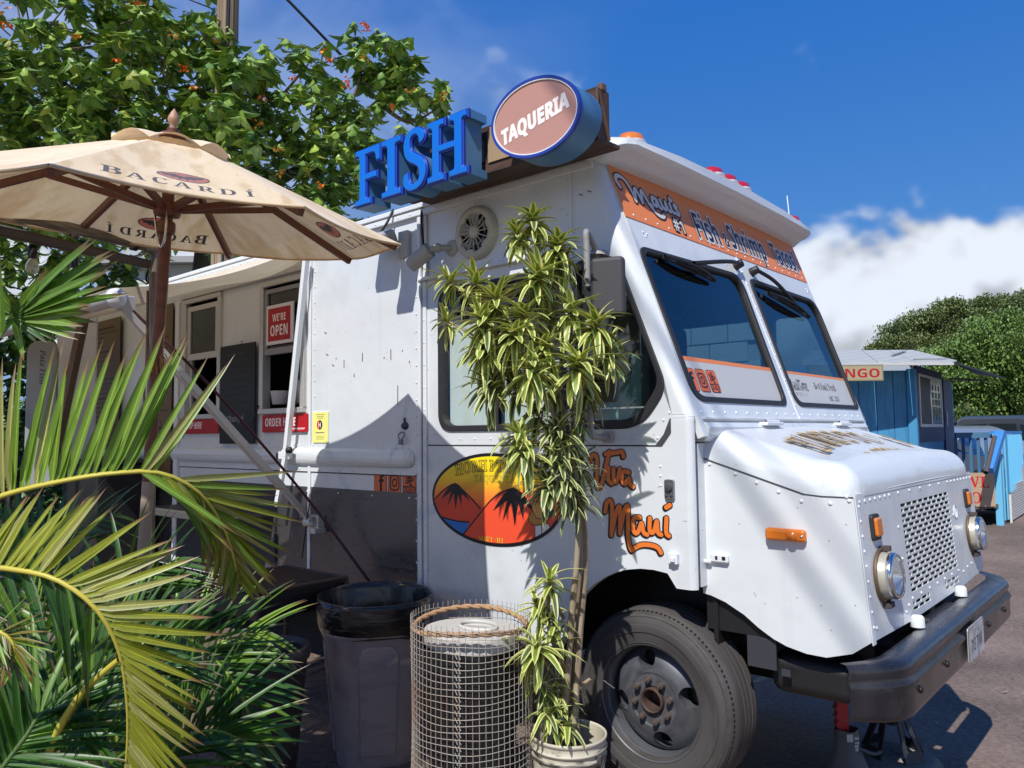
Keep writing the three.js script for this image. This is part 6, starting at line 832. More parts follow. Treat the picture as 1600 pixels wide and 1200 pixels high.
// striped song-of-india plant in the bucket
{
  const dr = thing('striped_plant', 'tall bushy plant with cream-edged striped leaves growing in the white bucket', 'potted plant');
  const stripe = (c0, c1, e) => dataTex(64, (u, v) => { const d = Math.abs(v - 0.5) * 2, w = smooth(0.42, 0.54, d + 0.10 * (vnoise(u * 12, v > 0.5 ? 3 : 9) - 0.5)), n = 0.85 + 0.3 * vnoise(u * 6, v * 14); return [0, 1, 2].map((i) => lerp(lerp(c0[i], c1[i], smooth(0.1, 0.4, d)) * n, e[i], w)); }, 1, true);
  const lms = [phys([1, 1, 1], 0.42, { map: stripe([0.56, 0.66, 0.28], [0.46, 0.58, 0.24], [0.92, 0.91, 0.60]), transmission: 0.25, thickness: 0 }), phys([1, 1, 1], 0.42, { map: stripe([0.52, 0.62, 0.26], [0.46, 0.57, 0.22], [0.90, 0.88, 0.55]), transmission: 0.25, thickness: 0 }), phys([1, 1, 1], 0.45, { map: stripe([0.34, 0.43, 0.22], [0.28, 0.38, 0.20], [0.80, 0.80, 0.56]), transmission: 0.2, thickness: 0 })];
  const dgs = [0, 1, 2, 3].map((i) => blade(1, 1, 0.15 + 0.20 * i, 0.06, 7, 0.42, 0));
  const stemM = mat([0.33, 0.275, 0.205], 0.85, { map: dataTex(128, (u, v) => { const n = 0.6 + 0.7 * fbm(u * 30, v * 6, 4, 30, 6); return [n, n * 0.96, n * 0.9]; }, 1, true) });
  const base = V(-1.935, 0.27, 0.37), S = (l) => l.map((q) => (q.isVector3 ? q : at(...q)));
  const trunks = [[base.clone().add(V(0.03, 0, 0.02)), [905, 1000, 3.12], [915, 850, 3.14], [900, 740, 3.16], [880, 640, 3.18], [850, 560, 3.2], [843, 430, 3.22]], [base.clone().add(V(-0.02, 0, -0.02)), [896, 1000, 3.16], [906, 850, 3.18], [898, 720, 3.22], [893, 600, 3.26], [893, 480, 3.3]], [base.clone().add(V(0.0, 0, 0.05)), [892, 980, 3.08], [903, 820, 3.08], [890, 700, 3.1], [850, 620, 3.1], [800, 540, 3.12], [770, 470, 3.16]], [base.clone().add(V(-0.05, 0, 0.03)), [880, 1050, 3.1], [858, 980, 3.08], [858, 905, 3.08]], [base.clone().add(V(0.05, 0, 0.0)), [902, 1080, 3.1], [922, 1060, 3.1]]];
  trunks.forEach((t, i) => put('stem', taper(S(t), i > 5 ? 0.012 : 0.016, i > 5 ? 0.008 : 0.007, 9, 40), stemM, dr));
  // rosettes: px, py, depth, scale, leaf tone
  const R = [[832, 338, 3.22, 1.0, 1], [806, 360, 3.24, 0.9, 1], [873, 378, 3.2, 1.1, 1], [843, 425, 3.14, 1.15, 0], [880, 410, 3.24, 0.9, 2], [698, 433, 3.3, 0.85, 1], [740, 435, 3.26, 0.95, 1], [773, 463, 3.16, 1.1, 1], [695, 498, 3.3, 0.75, 0], [752, 498, 3.1, 1.1, 1], [820, 488, 3.08, 1.1, 1], [893, 480, 3.14, 1.1, 0], [803, 520, 3.02, 1.1, 1], [933, 503, 3.06, 1.15, 1], [750, 540, 3.12, 1.15, 0], [847, 540, 3.04, 1.05, 1], [827, 573, 3.0, 1.15, 0], [903, 567, 2.98, 1.25, 1], [953, 548, 3.12, 0.95, 0], [763, 600, 3.12, 1.1, 2], [907, 650, 3.12, 0.8, 2], [870, 668, 3.08, 1.05, 2], [807, 677, 3.08, 1.0, 0], [816, 700, 3.04, 1.0, 0], [868, 705, 3.06, 1.0, 2], [879, 738, 3.04, 1.0, 2], [852, 752, 3.06, 1.0, 2], [896, 770, 3.08, 0.95, 2], [905, 720, 3.14, 0.9, 2], [835, 640, 3.2, 0.9, 2], [790, 560, 3.24, 1.0, 2], [860, 500, 3.26, 1.0, 2], [830, 440, 3.28, 0.9, 2], [860, 600, 3.22, 0.9, 2], [800, 600, 3.2, 0.9, 2], [920, 600, 3.24, 0.9, 2], [858, 905, 3.04, 0.9, 1], [838, 943, 3.06, 0.85, 1], [862, 965, 3.06, 0.8, 1], [838, 1008, 3.0, 1.15, 1], [866, 1000, 3.1, 0.8, 2], [848, 1068, 3.06, 0.85, 1], [866, 1075, 3.1, 0.8, 0], [853, 1112, 3.0, 0.8, 0], [886, 1132, 3.02, 0.8, 1], [872, 1100, 3.08, 0.8, 2]];
  let count = 0;
  R.forEach(([px, py, d, s, tone], ri) => {
    const p = at(px, py, d), stemPt = trunks.slice(0, 3).map((t) => S(t)).flat().reduce((b, q) => (q.y < p.y - 0.03 && q.distanceTo(p) < b.distanceTo(p) ? q : b), V(0, -9, 0));
    const low = py > 880; if (low) stemPt.copy(at(880, Math.min(py + 60, 1120), 3.12));
    const ax = p.clone().sub(stemPt).normalize().lerp(V(0, 1, 0.25), 0.55).normalize(), midp = stemPt.clone().lerp(p, 0.5).add(V(0, -0.02, 0));
    const rs = put('leaf_rosette', taper([stemPt, midp, p.clone()], 0.008, 0.004, 6, 10), stemM, dr), later = [];
    const n = Math.round((low ? 24 : 34) * Math.min(1.1, s)), x0 = Math.abs(ax.y) > 0.95 ? V(1, 0, 0) : V(0, 1, 0), ux = x0.clone().cross(ax).normalize(), uy = ax.clone().cross(ux);
    for (let k = 0; k < n; k++) {
      const a = k * 2.39996 + rr(-0.2, 0.2), e = lerp(1.2, -0.45, Math.pow(k / n, 0.75)) + rr(-0.15, 0.15), dir = ux.clone().multiplyScalar(Math.cos(a) * Math.cos(e)).addScaledVector(uy, Math.sin(a) * Math.cos(e)).addScaledVector(ax, Math.sin(e)).normalize();
      const L = s * rr(0.10, 0.165) * (e > 0.9 ? 0.75 : 1), w = s * rr(0.030, 0.043), y = V(0, 1, 0).addScaledVector(dir, -dir.y); if (y.length() < 0.2) y.copy(ux); y.normalize(); const z = dir.clone().cross(y).normalize(), y2 = z.clone().cross(dir), g = dgs[clamp(Math.floor(rr(0.6, 3.3) + (e < 0 ? 0.4 : 0)), 0, 3)], m4 = new THREE.Matrix4().makeBasis(dir.clone().multiplyScalar(L), y2.multiplyScalar(L), z.multiplyScalar(w)).setPosition(p.clone().addScaledVector(ax, -0.055 * k / n));
      const m = lms[rnd() < 0.75 ? tone : Math.floor(rnd() * 3)];
      if (tone !== 2 && count < 290 && k < 14) { count++; const q = put('leaf', g, m, rs); m4.decompose(q.position, q.quaternion, q.scale); } else later.push([g.clone().applyMatrix4(m4), m]);
    }
    for (const m of new Set(later.map((l) => l[1]))) stuff(put('leaves', later.filter((l) => l[1] === m).map((l) => l[0]), m, rs));
  });
  rebase(dr, base.x, 0.27, base.z);
}
// ---------------------------------------------------------------- background
function leafCard(L, W, cup, n = 6) { // ovate, cupped leaf hanging along -y
  const pos = [], uv = [], idx = []; for (let i = 0; i <= n; i++) { const t = i / n, w = W * Math.pow(Math.sin(Math.PI * Math.pow(t, 0.62) * 0.97 + 0.03), 0.9) * 0.5; for (const k of [-1, 0, 1]) { pos.push(k * w, -L * t, Math.abs(k) * w * cup - 0.22 * L * t * t); uv.push(k * 0.5 + 0.5, t); } }
  for (let i = 0; i < n; i++) for (let k = 0; k < 2; k++) { const a = i * 3 + k; idx.push(a, a + 3, a + 1, a + 1, a + 3, a + 4); } const g = new THREE.BufferGeometry(); g.setAttribute('position', new THREE.Float32BufferAttribute(pos, 3)); g.setAttribute('uv', new THREE.Float32BufferAttribute(uv, 2)); g.setIndex(idx); g.computeVertexNormals(); return g;
}
function crown(parent, name, geos, m, pts, size, tint, whole = 0) {
  const per = geos.map(() => []); pts.forEach((p, i) => per[i % geos.length].push(p));
  const dummy = new THREE.Object3D(), singles = [];
  geos.forEach((g, gi) => {
    const im = new THREE.InstancedMesh(g, m, per[gi].length); im.name = name; im.castShadow = im.receiveShadow = true; stuff(im);
    per[gi].forEach((p, i) => { dummy.position.copy(p); if (p.tilt !== undefined) dummy.rotation.set(p.tilt, p.az, rr(-0.3, 0.3), 'YXZ'); else dummy.rotation.set(rr(-0.7, 0.9), rr(0, 6.283), rr(-0.6, 0.6), 'YXZ'); dummy.scale.setScalar(size * rr(0.6, 1.35)); dummy.updateMatrix(); im.setMatrixAt(i, dummy.matrix); im.setColorAt(i, tint(p)); }); parent.add(im);
  });
}
{ // tree with orange flowers behind the truck
  const tr = thing('flowering_tree', 'large leafy tree with orange flowers behind the food truck at upper left', 'tree');
  const blobs = [[352, 105, 7.35, 0.28, 70], [345, 180, 7.3, 0.36, 90], [372, 220, 7.4, 0.34, 80], [395, 90, 7.7, 0.28, 50], [330, 60, 7.6, 0.22, 40]];
  // px, py, depth, radius (m), leaves
  for (const b of [[60, 60, 7.6, 0.9, 330], [180, 40, 7.8, 0.85, 300], [270, 70, 8.0, 0.65, 200], [20, 170, 7.4, 0.8, 300], [130, 150, 7.5, 0.85, 340], [240, 160, 7.7, 0.85, 320], [330, 170, 8.2, 0.6, 170], [60, 260, 7.4, 0.75, 260], [170, 240, 7.5, 0.75, 280], [300, 250, 7.8, 0.75, 260], [400, 130, 8.2, 0.5, 130], [440, 110, 8.4, 0.38, 70], [490, 95, 8.5, 0.32, 60], [395, 200, 8.1, 0.65, 230], [460, 190, 8.3, 0.6, 220], [430, 270, 8.2, 0.6, 230], [520, 170, 8.4, 0.42, 120], [500, 240, 8.4, 0.55, 200], [570, 55, 8.6, 0.24, 46], [575, 85, 8.6, 0.26, 50], [550, 75, 8.6, 0.16, 18], [610, 100, 8.6, 0.42, 120], [600, 140, 8.6, 0.42, 120], [640, 130, 8.6, 0.38, 90], [680, 160, 8.6, 0.30, 56], [690, 150, 8.7, 0.2, 30], [560, 200, 8.6, 0.4, 90], [550, 250, 8.4, 0.5, 160], [510, 300, 8.3, 0.5, 170], [450, 320, 8.2, 0.5, 150], [540, 310, 8.5, 0.35, 80], [350, 320, 8.0, 0.6, 190], [250, 320, 7.8, 0.6, 170], [30, 330, 7.6, 0.6, 180], [120, 320, 7.7, 0.6, 180], [630, 215, 8.6, 0.22, 26], [90, 395, 8.2, 0.6, 110], [180, 390, 8.4, 0.55, 120], [30, 450, 8.0, 0.55, 140], [130, 450, 8.3, 0.45, 90], [60, 520, 8.2, 0.5, 100], [200, 430, 8.6, 0.4, 80], [-40, 380, 7.8, 0.7, 160], [-60, 120, 7.5, 0.9, 220], [-60, 260, 7.5, 0.9, 200], [240, -40, 8.2, 1.0, 200], [60, -60, 8.0, 1.0, 200]]) blobs.push(b);
  const pts = [], twigs = [], fl = [];
  for (const [px, py, d, r, n] of blobs) {
    const c = at(px, py, d), nt = Math.round(n * (px > 370 ? 1.2 : 1.75) / 7);
    for (let k = 0; k < nt; k++) {
      const u = rr(-1, 1), a = rr(0, 6.283), q = Math.sqrt(1 - u * u), rad = r * Math.pow(rnd(), 0.45), p = c.clone().add(V(q * Math.cos(a), u * 0.85, q * Math.sin(a)).multiplyScalar(rad));
      const n0 = 6 + Math.floor(rnd() * 5), a0 = rr(0, 6.28); for (let i = 0; i < n0; i++) { const az = a0 + i * 2.4 + rr(-0.3, 0.3), q = p.clone().add(V(-Math.sin(az) * 0.02, rr(-0.05, 0.03), -Math.cos(az) * 0.02)); q.az = az; q.tilt = rr(0.15, 1.25); pts.push(q); }
      if (k % 3 === 0) twigs.push(tube([p, c.clone().lerp(p, 0.5).add(V(rr(-0.1, 0.1), -0.1, rr(-0.1, 0.1)))], 0.008, 4, 2));
    }
  }
  const lm = phys([1, 1, 1], 0.40, { transmission: 0.34, thickness: 0, map: dataTex(64, (u, v) => { const e = Math.abs(u - 0.5), vein = smooth(0.06, 0.0, Math.abs(((v * 6 + e * 5) % 1) - 0.5)) * 0.25; const n = 0.8 + 0.2 * vnoise(u * 5, v * 5) + vein + (e < 0.04 ? 0.25 : 0); return [n, n, n]; }, 1, true) });
  const gs = [leafCard(1, 0.56, 0.35), leafCard(1, 0.48, 0.15), leafCard(1, 0.62, 0.5)];
  const tint = () => { const t = rnd(), y = rnd() < 0.05 ? 1 : 0; return C(lerp(0.17, 0.56, t * t) + y * 0.20, lerp(0.33, 0.74, t * t) + y * 0.06, lerp(0.055, 0.10, t)); };
  // the nearest leaves stand alone, the mass behind them is joined
  const own = pts.filter((_, i) => i % 9 === 0).sort((a, b) => a.distanceTo(CAM) - b.distanceTo(CAM)).slice(0, 290), rest = pts.filter((p) => !own.includes(p));
  const tints = [0, 1, 2, 3, 4, 5].map(() => { const m = lm.clone(); m.color = tint(); return m; });
  crown(tr, 'crown', gs, lm, rest, 0.14, tint);
  own.forEach((p) => { const q = put('leaf', gs[Math.floor(rnd() * 3)], tints[Math.floor(rnd() * 6)], tr); q.position.copy(p); q.rotation.set(p.tilt, p.az, rr(-0.3, 0.3), 'YXZ'); q.scale.setScalar(0.14 * rr(0.7, 1.25)); });
  const bark = mat([0.17, 0.14, 0.11], 0.9, { map: dataTex(128, (u, v) => { const n = 0.55 + 0.8 * fbm(u * 20, v * 5, 4, 20, 5); return [n, n * 0.95, n * 0.88]; }, 1, true) });
  const foot = at(300, 660, 9.6); foot.y = 0; const knee = at(330, 330, 8.9);
  put('trunk', taper([foot, foot.clone().lerp(knee, 0.5).add(V(0.1, 0, 0.1)), knee], 0.22, 0.13, 12, 16), bark, tr);
  const limbs = [[knee, at(250, 240, 8.5), at(140, 160, 8.0), at(40, 90, 7.7)], [knee, at(345, 230, 8.5), at(350, 120, 8.3), at(300, 20, 8.2)], [knee, at(420, 290, 8.6), at(520, 230, 8.6), at(590, 160, 8.6), at(650, 125, 8.6)], [knee, at(180, 330, 8.6), at(60, 350, 8.2), at(-50, 340, 8)], [at(520, 230, 8.6), at(560, 130, 8.6), at(572, 60, 8.6)], [at(590, 160, 8.6), at(640, 190, 8.6), at(690, 165, 8.6)], [at(345, 230, 8.5), at(430, 160, 8.5), at(490, 90, 8.5)], [at(420, 290, 8.6), at(470, 310, 8.5), at(540, 300, 8.5)], [at(500, 235, 8.6), at(600, 245, 8.6), at(655, 200, 8.6)], [at(130, 340, 8.4), at(100, 400, 8.3), at(60, 480, 8.2)]];
  limbs.forEach((l, i) => put('limb', taper(l, i < 4 ? 0.085 : 0.03, i < 4 ? 0.018 : 0.008, 8, 22), bark, tr)); stuff(put('twigs', twigs, bark, tr));
  const fm = [mat([0.85, 0.17, 0.02], 0.6), mat([0.80, 0.30, 0.04], 0.6)], pet = leafCard(1, 0.8, 0.5, 3);
  for (const [px, py, d] of [[570, 37, 8.3], [572, 46, 8.25], [543, 125, 8.1], [515, 92, 8.2], [503, 80, 8.25], [461, 124, 8.0], [541, 137, 8.1], [415, 112, 7.9], [412, 155, 7.8], [641, 142, 8.2], [693, 146, 8.3], [612, 167, 8.3], [435, 234, 7.7], [500, 290, 7.9], [372, 147, 7.6], [273, 53, 7.2], [184, 94, 7.0], [288, 106, 7.2], [303, 138, 7.2], [216, 3, 7.3], [8, 14, 6.8], [567, 90, 8.3], [405, 195, 7.8], [440, 270, 7.8], [10, 40, 6.9], [335, 60, 7.5], [462, 160, 8.0], [120, 60, 7.0]]) { const c = at(px, py, d), g = []; for (let k = 0; k < 9; k++) { const q = pet.clone(); q.scale(0.036, 0.042, 0.036); q.rotateX(rr(-2.2, -0.6)); q.rotateY(k * 0.7 + rr(0, 0.4)); q.translate(rr(-0.035, 0.035), rr(-0.02, 0.03), rr(-0.035, 0.035)); g.push(q); } const o = put('flower_cluster', g, fm[Math.floor(rnd() * 2)], tr); o.position.copy(c); }
  rebase(tr, foot.x, 0, foot.z);
}
{ // clipped dark shrub behind the palms
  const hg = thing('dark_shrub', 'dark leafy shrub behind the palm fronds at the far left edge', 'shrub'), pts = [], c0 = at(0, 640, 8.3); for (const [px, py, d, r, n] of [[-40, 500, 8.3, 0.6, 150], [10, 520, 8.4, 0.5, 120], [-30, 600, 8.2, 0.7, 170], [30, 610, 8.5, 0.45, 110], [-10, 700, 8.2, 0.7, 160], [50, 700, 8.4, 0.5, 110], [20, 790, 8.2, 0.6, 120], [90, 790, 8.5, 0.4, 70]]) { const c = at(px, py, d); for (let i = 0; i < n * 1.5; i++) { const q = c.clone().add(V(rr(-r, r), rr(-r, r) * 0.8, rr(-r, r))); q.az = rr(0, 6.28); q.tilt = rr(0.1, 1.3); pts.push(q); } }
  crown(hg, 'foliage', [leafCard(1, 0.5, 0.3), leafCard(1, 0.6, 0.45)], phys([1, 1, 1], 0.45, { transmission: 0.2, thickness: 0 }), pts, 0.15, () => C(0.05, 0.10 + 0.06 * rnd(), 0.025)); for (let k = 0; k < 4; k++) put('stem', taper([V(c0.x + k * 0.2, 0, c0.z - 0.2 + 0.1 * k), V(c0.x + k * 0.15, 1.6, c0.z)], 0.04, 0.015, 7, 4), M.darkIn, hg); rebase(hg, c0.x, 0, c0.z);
}
{ // utility pole and wire
  const up = thing('utility_pole', 'weathered wooden utility pole rising through the flowering tree', 'utility pole'), a = at(350, 330, 7.75), b = at(367, -420, 7.75); const g = taper([V(a.x + 0.02, 0, a.z), a, b], 0.13, 0.092, 18, 24);
  put('shaft', g, mat([0.33, 0.26, 0.20], 0.9, { map: dataTex(256, (u, v) => { const n = 0.55 + 0.8 * fbm(u * 2, v * 60, 4, 2, 60); return [n, n * 0.95, n * 0.88]; }, 1, true), bumpMap: dataTex(256, grey((u, v) => fbm(u * 2, v * 70, 3, 2, 70)), 1), bumpScale: 0.03 }), up); put('ground_wire', tube([V(a.x + 0.18, 0, a.z + 0.1), a.clone().add(V(0.15, 0, 0.08)), b.clone().add(V(0.14, 0, 0.06))], 0.012, 5, 20), M.black, up); rebase(up, a.x + 0.02, 0, a.z);
  for (const [dy, dz, r] of [[0, 0, 0.017], [-0.04, -0.19, 0.010]]) { const o = put('overhead_line', tube([V(-7.25, 8.12 + dy, -1.0 + dz), V(-3.5, 8.0 + dy, 2.0 + dz), V(0.33, 7.95 + dy, 5.06 + dz), V(8, 8.1 + dy, 11.2 + dz)], r, 8, 30), M.black); tag(o, dy ? 'thinner of the two overhead lines whose soft shadows cross the hood' : 'thicker of the two overhead lines whose soft shadows cross the hood', 'cable'); }
  const w = put('power_cable', tube([at(300, -150, 9.3), at(450, 0, 9.6), at(548, 100, 10), at(660, 200, 10.6), at(760, 290, 11.4)], 0.018, 6, 40), M.black); tag(w, 'thick black overhead cable slanting down from the top edge into the tree', 'cable');
}
{ // pale building, white sheets, board and post at the far left
  const pb = thing('pale_building', 'pale greenish white building seen between the umbrella and the awning', 'building'), b0 = at(205, 400, 13), b1 = at(305, 400, 13);
  const wallM = mat([0.62, 0.64, 0.56], 0.8, { map: paintTex }); const c = b0.clone().lerp(b1, 0.5); const g = new THREE.BoxGeometry(b0.distanceTo(b1) + 1.0, 4.5, 3); g.rotateY(0.72); g.translate(c.x - 0.8, 2.15, c.z - 1.2); put('wall', g, wallM, pb); const rf = new THREE.BoxGeometry(b0.distanceTo(b1) + 1.3, 0.1, 3.4); rf.rotateY(0.72); rf.translate(c.x - 0.8, 4.45, c.z - 1.2); put('roof', rf, mat([0.3, 0.31, 0.3], 0.6), pb); rebase(pb, c.x - 0.8, 0, c.z - 1.2);
  const plank = (name, label, cat, px0, px1, py0, py1, d, m, r) => { const a = at((px0 + px1) / 2, py1, d), t = at((px0 + px1) / 2, py0, d), w = (px1 - px0) / 1219 * d, h = t.y - a.y; const s = put(name, sheet(roundPoly([[-w / 2, 0], [w / 2, 0], [w / 2, h], [-w / 2, h]], r, false), 0.03, basis(a, camRight.clone().setY(0), V(0, 1, 0)), 0.006), m); tag(s, label, cat); rebase(s, a.x, a.y, a.z); return s; };
  plank('white_panel', 'tall white sheet dappled with sunlight beside the menu board, far left', 'panel', 84, 146, 488, 720, 6.6, mat([0.62, 0.64, 0.68], 0.7), 0.02);
  const sb = plank('surfboard', 'whitish surfboard with dark lettering along its edge, standing at the far left', 'surfboard', 36, 84, 530, 760, 6.2, mat([0.27, 0.285, 0.28], 0.45), [0.02, 0.02, 0.11, 0.11]);
  { const p = at(66, 585, 6.16).sub(sb.position); decal('lettering', sb, 0.09, 0.5, basis(p, camRight.clone().setY(0), V(0, 1, 0)), 500, (x, w, h) => { x.translate(w * 0.3, h * 0.1); x.rotate(Math.PI / 2); x.fillStyle = '#23262a'; x.font = 'italic bold 30px serif'; x.fillText('Paia Fish', 0, 0); }); }
  const po = put('leaning_post', bar(at(137, 470, 6.0), at(84, 720, 6.0), 0.06, 0.05), mat([0.16, 0.11, 0.08], 0.8)); tag(po, 'brown wooden post leaning in front of the white sheet at left', 'post');
  const dk = thing('dark_cabinet', 'black cabinet standing under the menu boards behind the palm', 'cabinet'); put('carcass', box(-7.0, 0, 0.08, -6.3, 1.35, 0.5, 0.02), M.black, dk); put('top', box(-7.03, 1.35, 0.06, -6.27, 1.38, 0.53, 0.006), M.darkIn, dk); rebase(dk, -6.65, 0, 0.3);
  const fe = thing('back_fence', 'dark hedge-shaded fence behind the palms at the far left edge', 'fence'); for (let i = 0; i < 22; i++) { const x = -10.6 + i * 0.012, z = -2 + i * 0.30; put('board', box(x, 0, z, x + 0.03, 1.9 + 0.03 * hash2(i, 4), z + 0.285, 0.004), mat([0.10, 0.085, 0.07], 0.9), fe); } rebase(fe, -10.5, 0, 1);
}
{ // painted block wall on the far side of the truck
  const bw = thing('block_wall', 'pale blue painted block wall seen through the truck windows', 'wall'), z = -4.25, bmats = [[0.52, 0.58, 0.58], [0.49, 0.56, 0.57], [0.55, 0.60, 0.59]].map((c) => mat(c, 0.85)), gB = new RoundedBoxGeometry(0.392, 0.192, 0.18, 1, 0.008);
  put('mortar', box(-9.0, 0, z - 0.02, -3.02, 2.62, z - 0.16), mat([0.44, 0.49, 0.49], 0.9), bw);
  let k = 0; for (let j = 4; j < 13; j++) for (let i = 0; i < 14; i++) { const x = -3.22 - i * 0.402 - (j % 2 ? 0.2 : 0); const o = put('block', gB, bmats[Math.floor(rnd() * 3)], bw); o.position.set(x, 0.1 + j * 0.2015, z - 0.075 + rr(-0.002, 0.002)); k++; }
  rebase(bw, -6, 0, z);
}
// ---- the blue shack to the right
{
  const H = (px, d) => { const p = at(px, 668, d); p.y = 0; return p; };                // a point of the ground plan
  const P0 = H(1290, 11.5), P1 = H(1425, 11.5), P2 = H(1491, 14.6), sh = thing('blue_shack', 'blue wooden shack with a white metal roof, right of the truck', 'shack');
  const blue = (k) => mat([0.06 * k, 0.28 * k, 0.50 * k], 0.6, { map: dataTex(128, (u, v) => { const n = 0.85 + 0.25 * fbm(u * 30, v * 4, 4, 30, 4); return [n, n, n]; }, 1, true) }), bl = [blue(1), blue(0.94), blue(1.06)], navy = mat([0.018, 0.028, 0.095], 0.55);
  const wall = (A, B, n, y1, skip) => { const U = B.clone().sub(A), L = U.length(), m = (a, y) => basis(A.clone().addScaledVector(U, a).setY(y), U, V(0, 1, 0)); for (let i = 0; i < n; i++) { if (skip && skip(i)) continue; const w = L / n; put('siding_board', sheet(poly([[0.004, 0], [w - 0.004, 0], [w - 0.004, y1], [0.004, y1]]), 0.03, m(i / n, 0.15), 0.004), bl[i % 3], sh); } put('wall_core', sheet(poly([[0, 0.15], [L, 0.15], [L, y1 + 0.15], [0, y1 + 0.15]]), 0.08, basis(A.clone().addScaledVector(V(0, 1, 0).cross(U).normalize(), 0.02), U, V(0, 1, 0)).multiply(new THREE.Matrix4().makeTranslation(0, 0, -0.035))), navy, sh); return { U: U.clone().normalize(), L, N: U.clone().normalize().cross(V(0, 1, 0)) }; };
  wall(P0, P1, 5, 2.27); const w2 = wall(P1, P2, 9, 2.27);
  const at2 = (a, y, n = 0) => P1.clone().addScaledVector(w2.U, a).setY(y).addScaledVector(w2.N, n), quad = (a0, y0, a1, y1, d, n) => sheet(poly([[0, 0], [a1 - a0, 0], [a1 - a0, y1 - y0], [0, y1 - y0]]), d, basis(at2(a0, y0, n), w2.U, V(0, 1, 0)), 0.004);
  put('corner_post', box(-0.06, 0.1, -0.06, 0.06, 2.44, 0.06, 0.01).applyMatrix4(basis(at2(0, 0, 0.02), w2.U, V(0, 1, 0))), bl[2], sh);
  const win = put('window', quad(0.30, 1.35, 2.60, 2.52, 0.03, 0.03), navy, sh); put('frame', [quad(0.44, 1.58, 2.40, 1.63, 0.03, 0.05), quad(0.44, 2.36, 2.40, 2.40, 0.03, 0.05), quad(0.44, 1.63, 0.49, 2.36, 0.03, 0.05), quad(2.35, 1.63, 2.40, 2.36, 0.03, 0.05), quad(1.38, 1.63, 1.44, 2.36, 0.03, 0.05)], M.alu, win); put('pane', quad(0.49, 1.63, 1.38, 2.36, 0.006, 0.038), M.black, win); put('pane', quad(1.44, 1.63, 2.35, 2.36, 0.006, 0.042), phys([0.10, 0.13, 0.12], 0.08), win);
  for (let j = 0; j < 5; j++) for (let i = 0; i < 3; i++) put('taped_note', quad(1.5 + i * 0.28, 1.70 + j * 0.12, 1.5 + i * 0.28 + 0.18 * (0.6 + 0.4 * hash2(i, j)), 1.70 + j * 0.12 + 0.09, 0.004, 0.046), mat([[0.12, 0.16, 0.10], [0.08, 0.14, 0.2], [0.22, 0.2, 0.14]][(i + j) % 3], 0.7), win);
  const dr = put('door', quad(2.72, 0.15, 3.62, 2.42, 0.03, 0.03), mat([0.022, 0.035, 0.11], 0.5), sh); put('handle', [quad(2.80, 1.60, 2.84, 1.85, 0.02, 0.06)], M.alu, dr);
  const rfM = mat([0.50, 0.50, 0.45], 0.5, { metalness: 0.15, bumpMap: dataTex(64, grey((u) => 0.5 + 0.5 * Math.sin(u * 6.283 * 4)), 1), bumpScale: 0.03 });
  const fwd = camBack.clone().setY(0).normalize(), e0 = H(1255, 10.7).setY(2.49), e1 = H(1494, 10.9).setY(2.49), r0 = H(1270, 13.6).setY(2.95), r1 = H(1432, 13.6).setY(2.94), r2 = H(1500, 14.2).setY(2.80);
  const slab = (q, t) => { const g = new THREE.BufferGeometry(), d = V(0, -t, 0), a = [...q, ...q.map((p) => p.clone().add(d))], n = q.length, id = []; for (let i = 1; i < n - 1; i++) id.push(0, i, i + 1, n, n + i + 1, n + i); for (let i = 0; i < n; i++) { const j = (i + 1) % n; id.push(i, n + i, j, j, n + i, n + j); } g.setAttribute('position', new THREE.Float32BufferAttribute(a.flatMap((p) => [p.x, p.y, p.z]), 3)); g.setAttribute('uv', new THREE.Float32BufferAttribute(a.flatMap((p) => [p.x, p.z]), 2)); g.setIndex(id); const k = g.toNonIndexed(); k.computeVertexNormals(); return k; };
  for (let i = 0; i < 4; i++) put('roof_sheet', slab([e0.clone().lerp(e1, i / 4), e0.clone().lerp(e1, (i + 0.985) / 4), r0.clone().lerp(r1, (i + 0.985) / 4), r0.clone().lerp(r1, i / 4)], 0.03), rfM, sh); put('roof_sheet', slab([e1.clone().add(V(0, -0.004, 0)), r2, r1.clone().add(V(0, -0.004, 0))], 0.03), rfM, sh); put('eave_flashing', [bar(e0.clone().add(V(0, -0.03, 0)), e1.clone().add(V(0, -0.03, 0)), 0.03, 0.035)], mat([0.55, 0.56, 0.54], 0.5), sh);
  put('roof_patch', [bar(H(1398, 11.9).setY(2.69), H(1420, 13.0).setY(2.865), 0.05, 0.008), bar(H(1432, 11.2).setY(2.56), H(1484, 11.25).setY(2.565), 0.04, 0.01)], mat([0.25, 0.26, 0.27], 0.5), sh);
  put('side_awning', slab([H(1496, 11.0).setY(2.50), H(1572, 13.5).setY(2.44), H(1530, 15.0).setY(2.62), H(1500, 14.2).setY(2.74)], 0.03), mat([0.022, 0.022, 0.026], 0.6), sh); put('awning_rod', tube([H(1488, 12.6).setY(2.36), H(1548, 13.2).setY(2.36)], 0.016, 6), M.black, sh);
  put('back_wall', slab([P0, P1, P2, H(1380, 15.5)].map((p) => p.clone().addScaledVector(fwd, -0.15).setY(2.4)), 0.05), navy, sh);
  rebase(sh, P1.x, 0, P1.z);
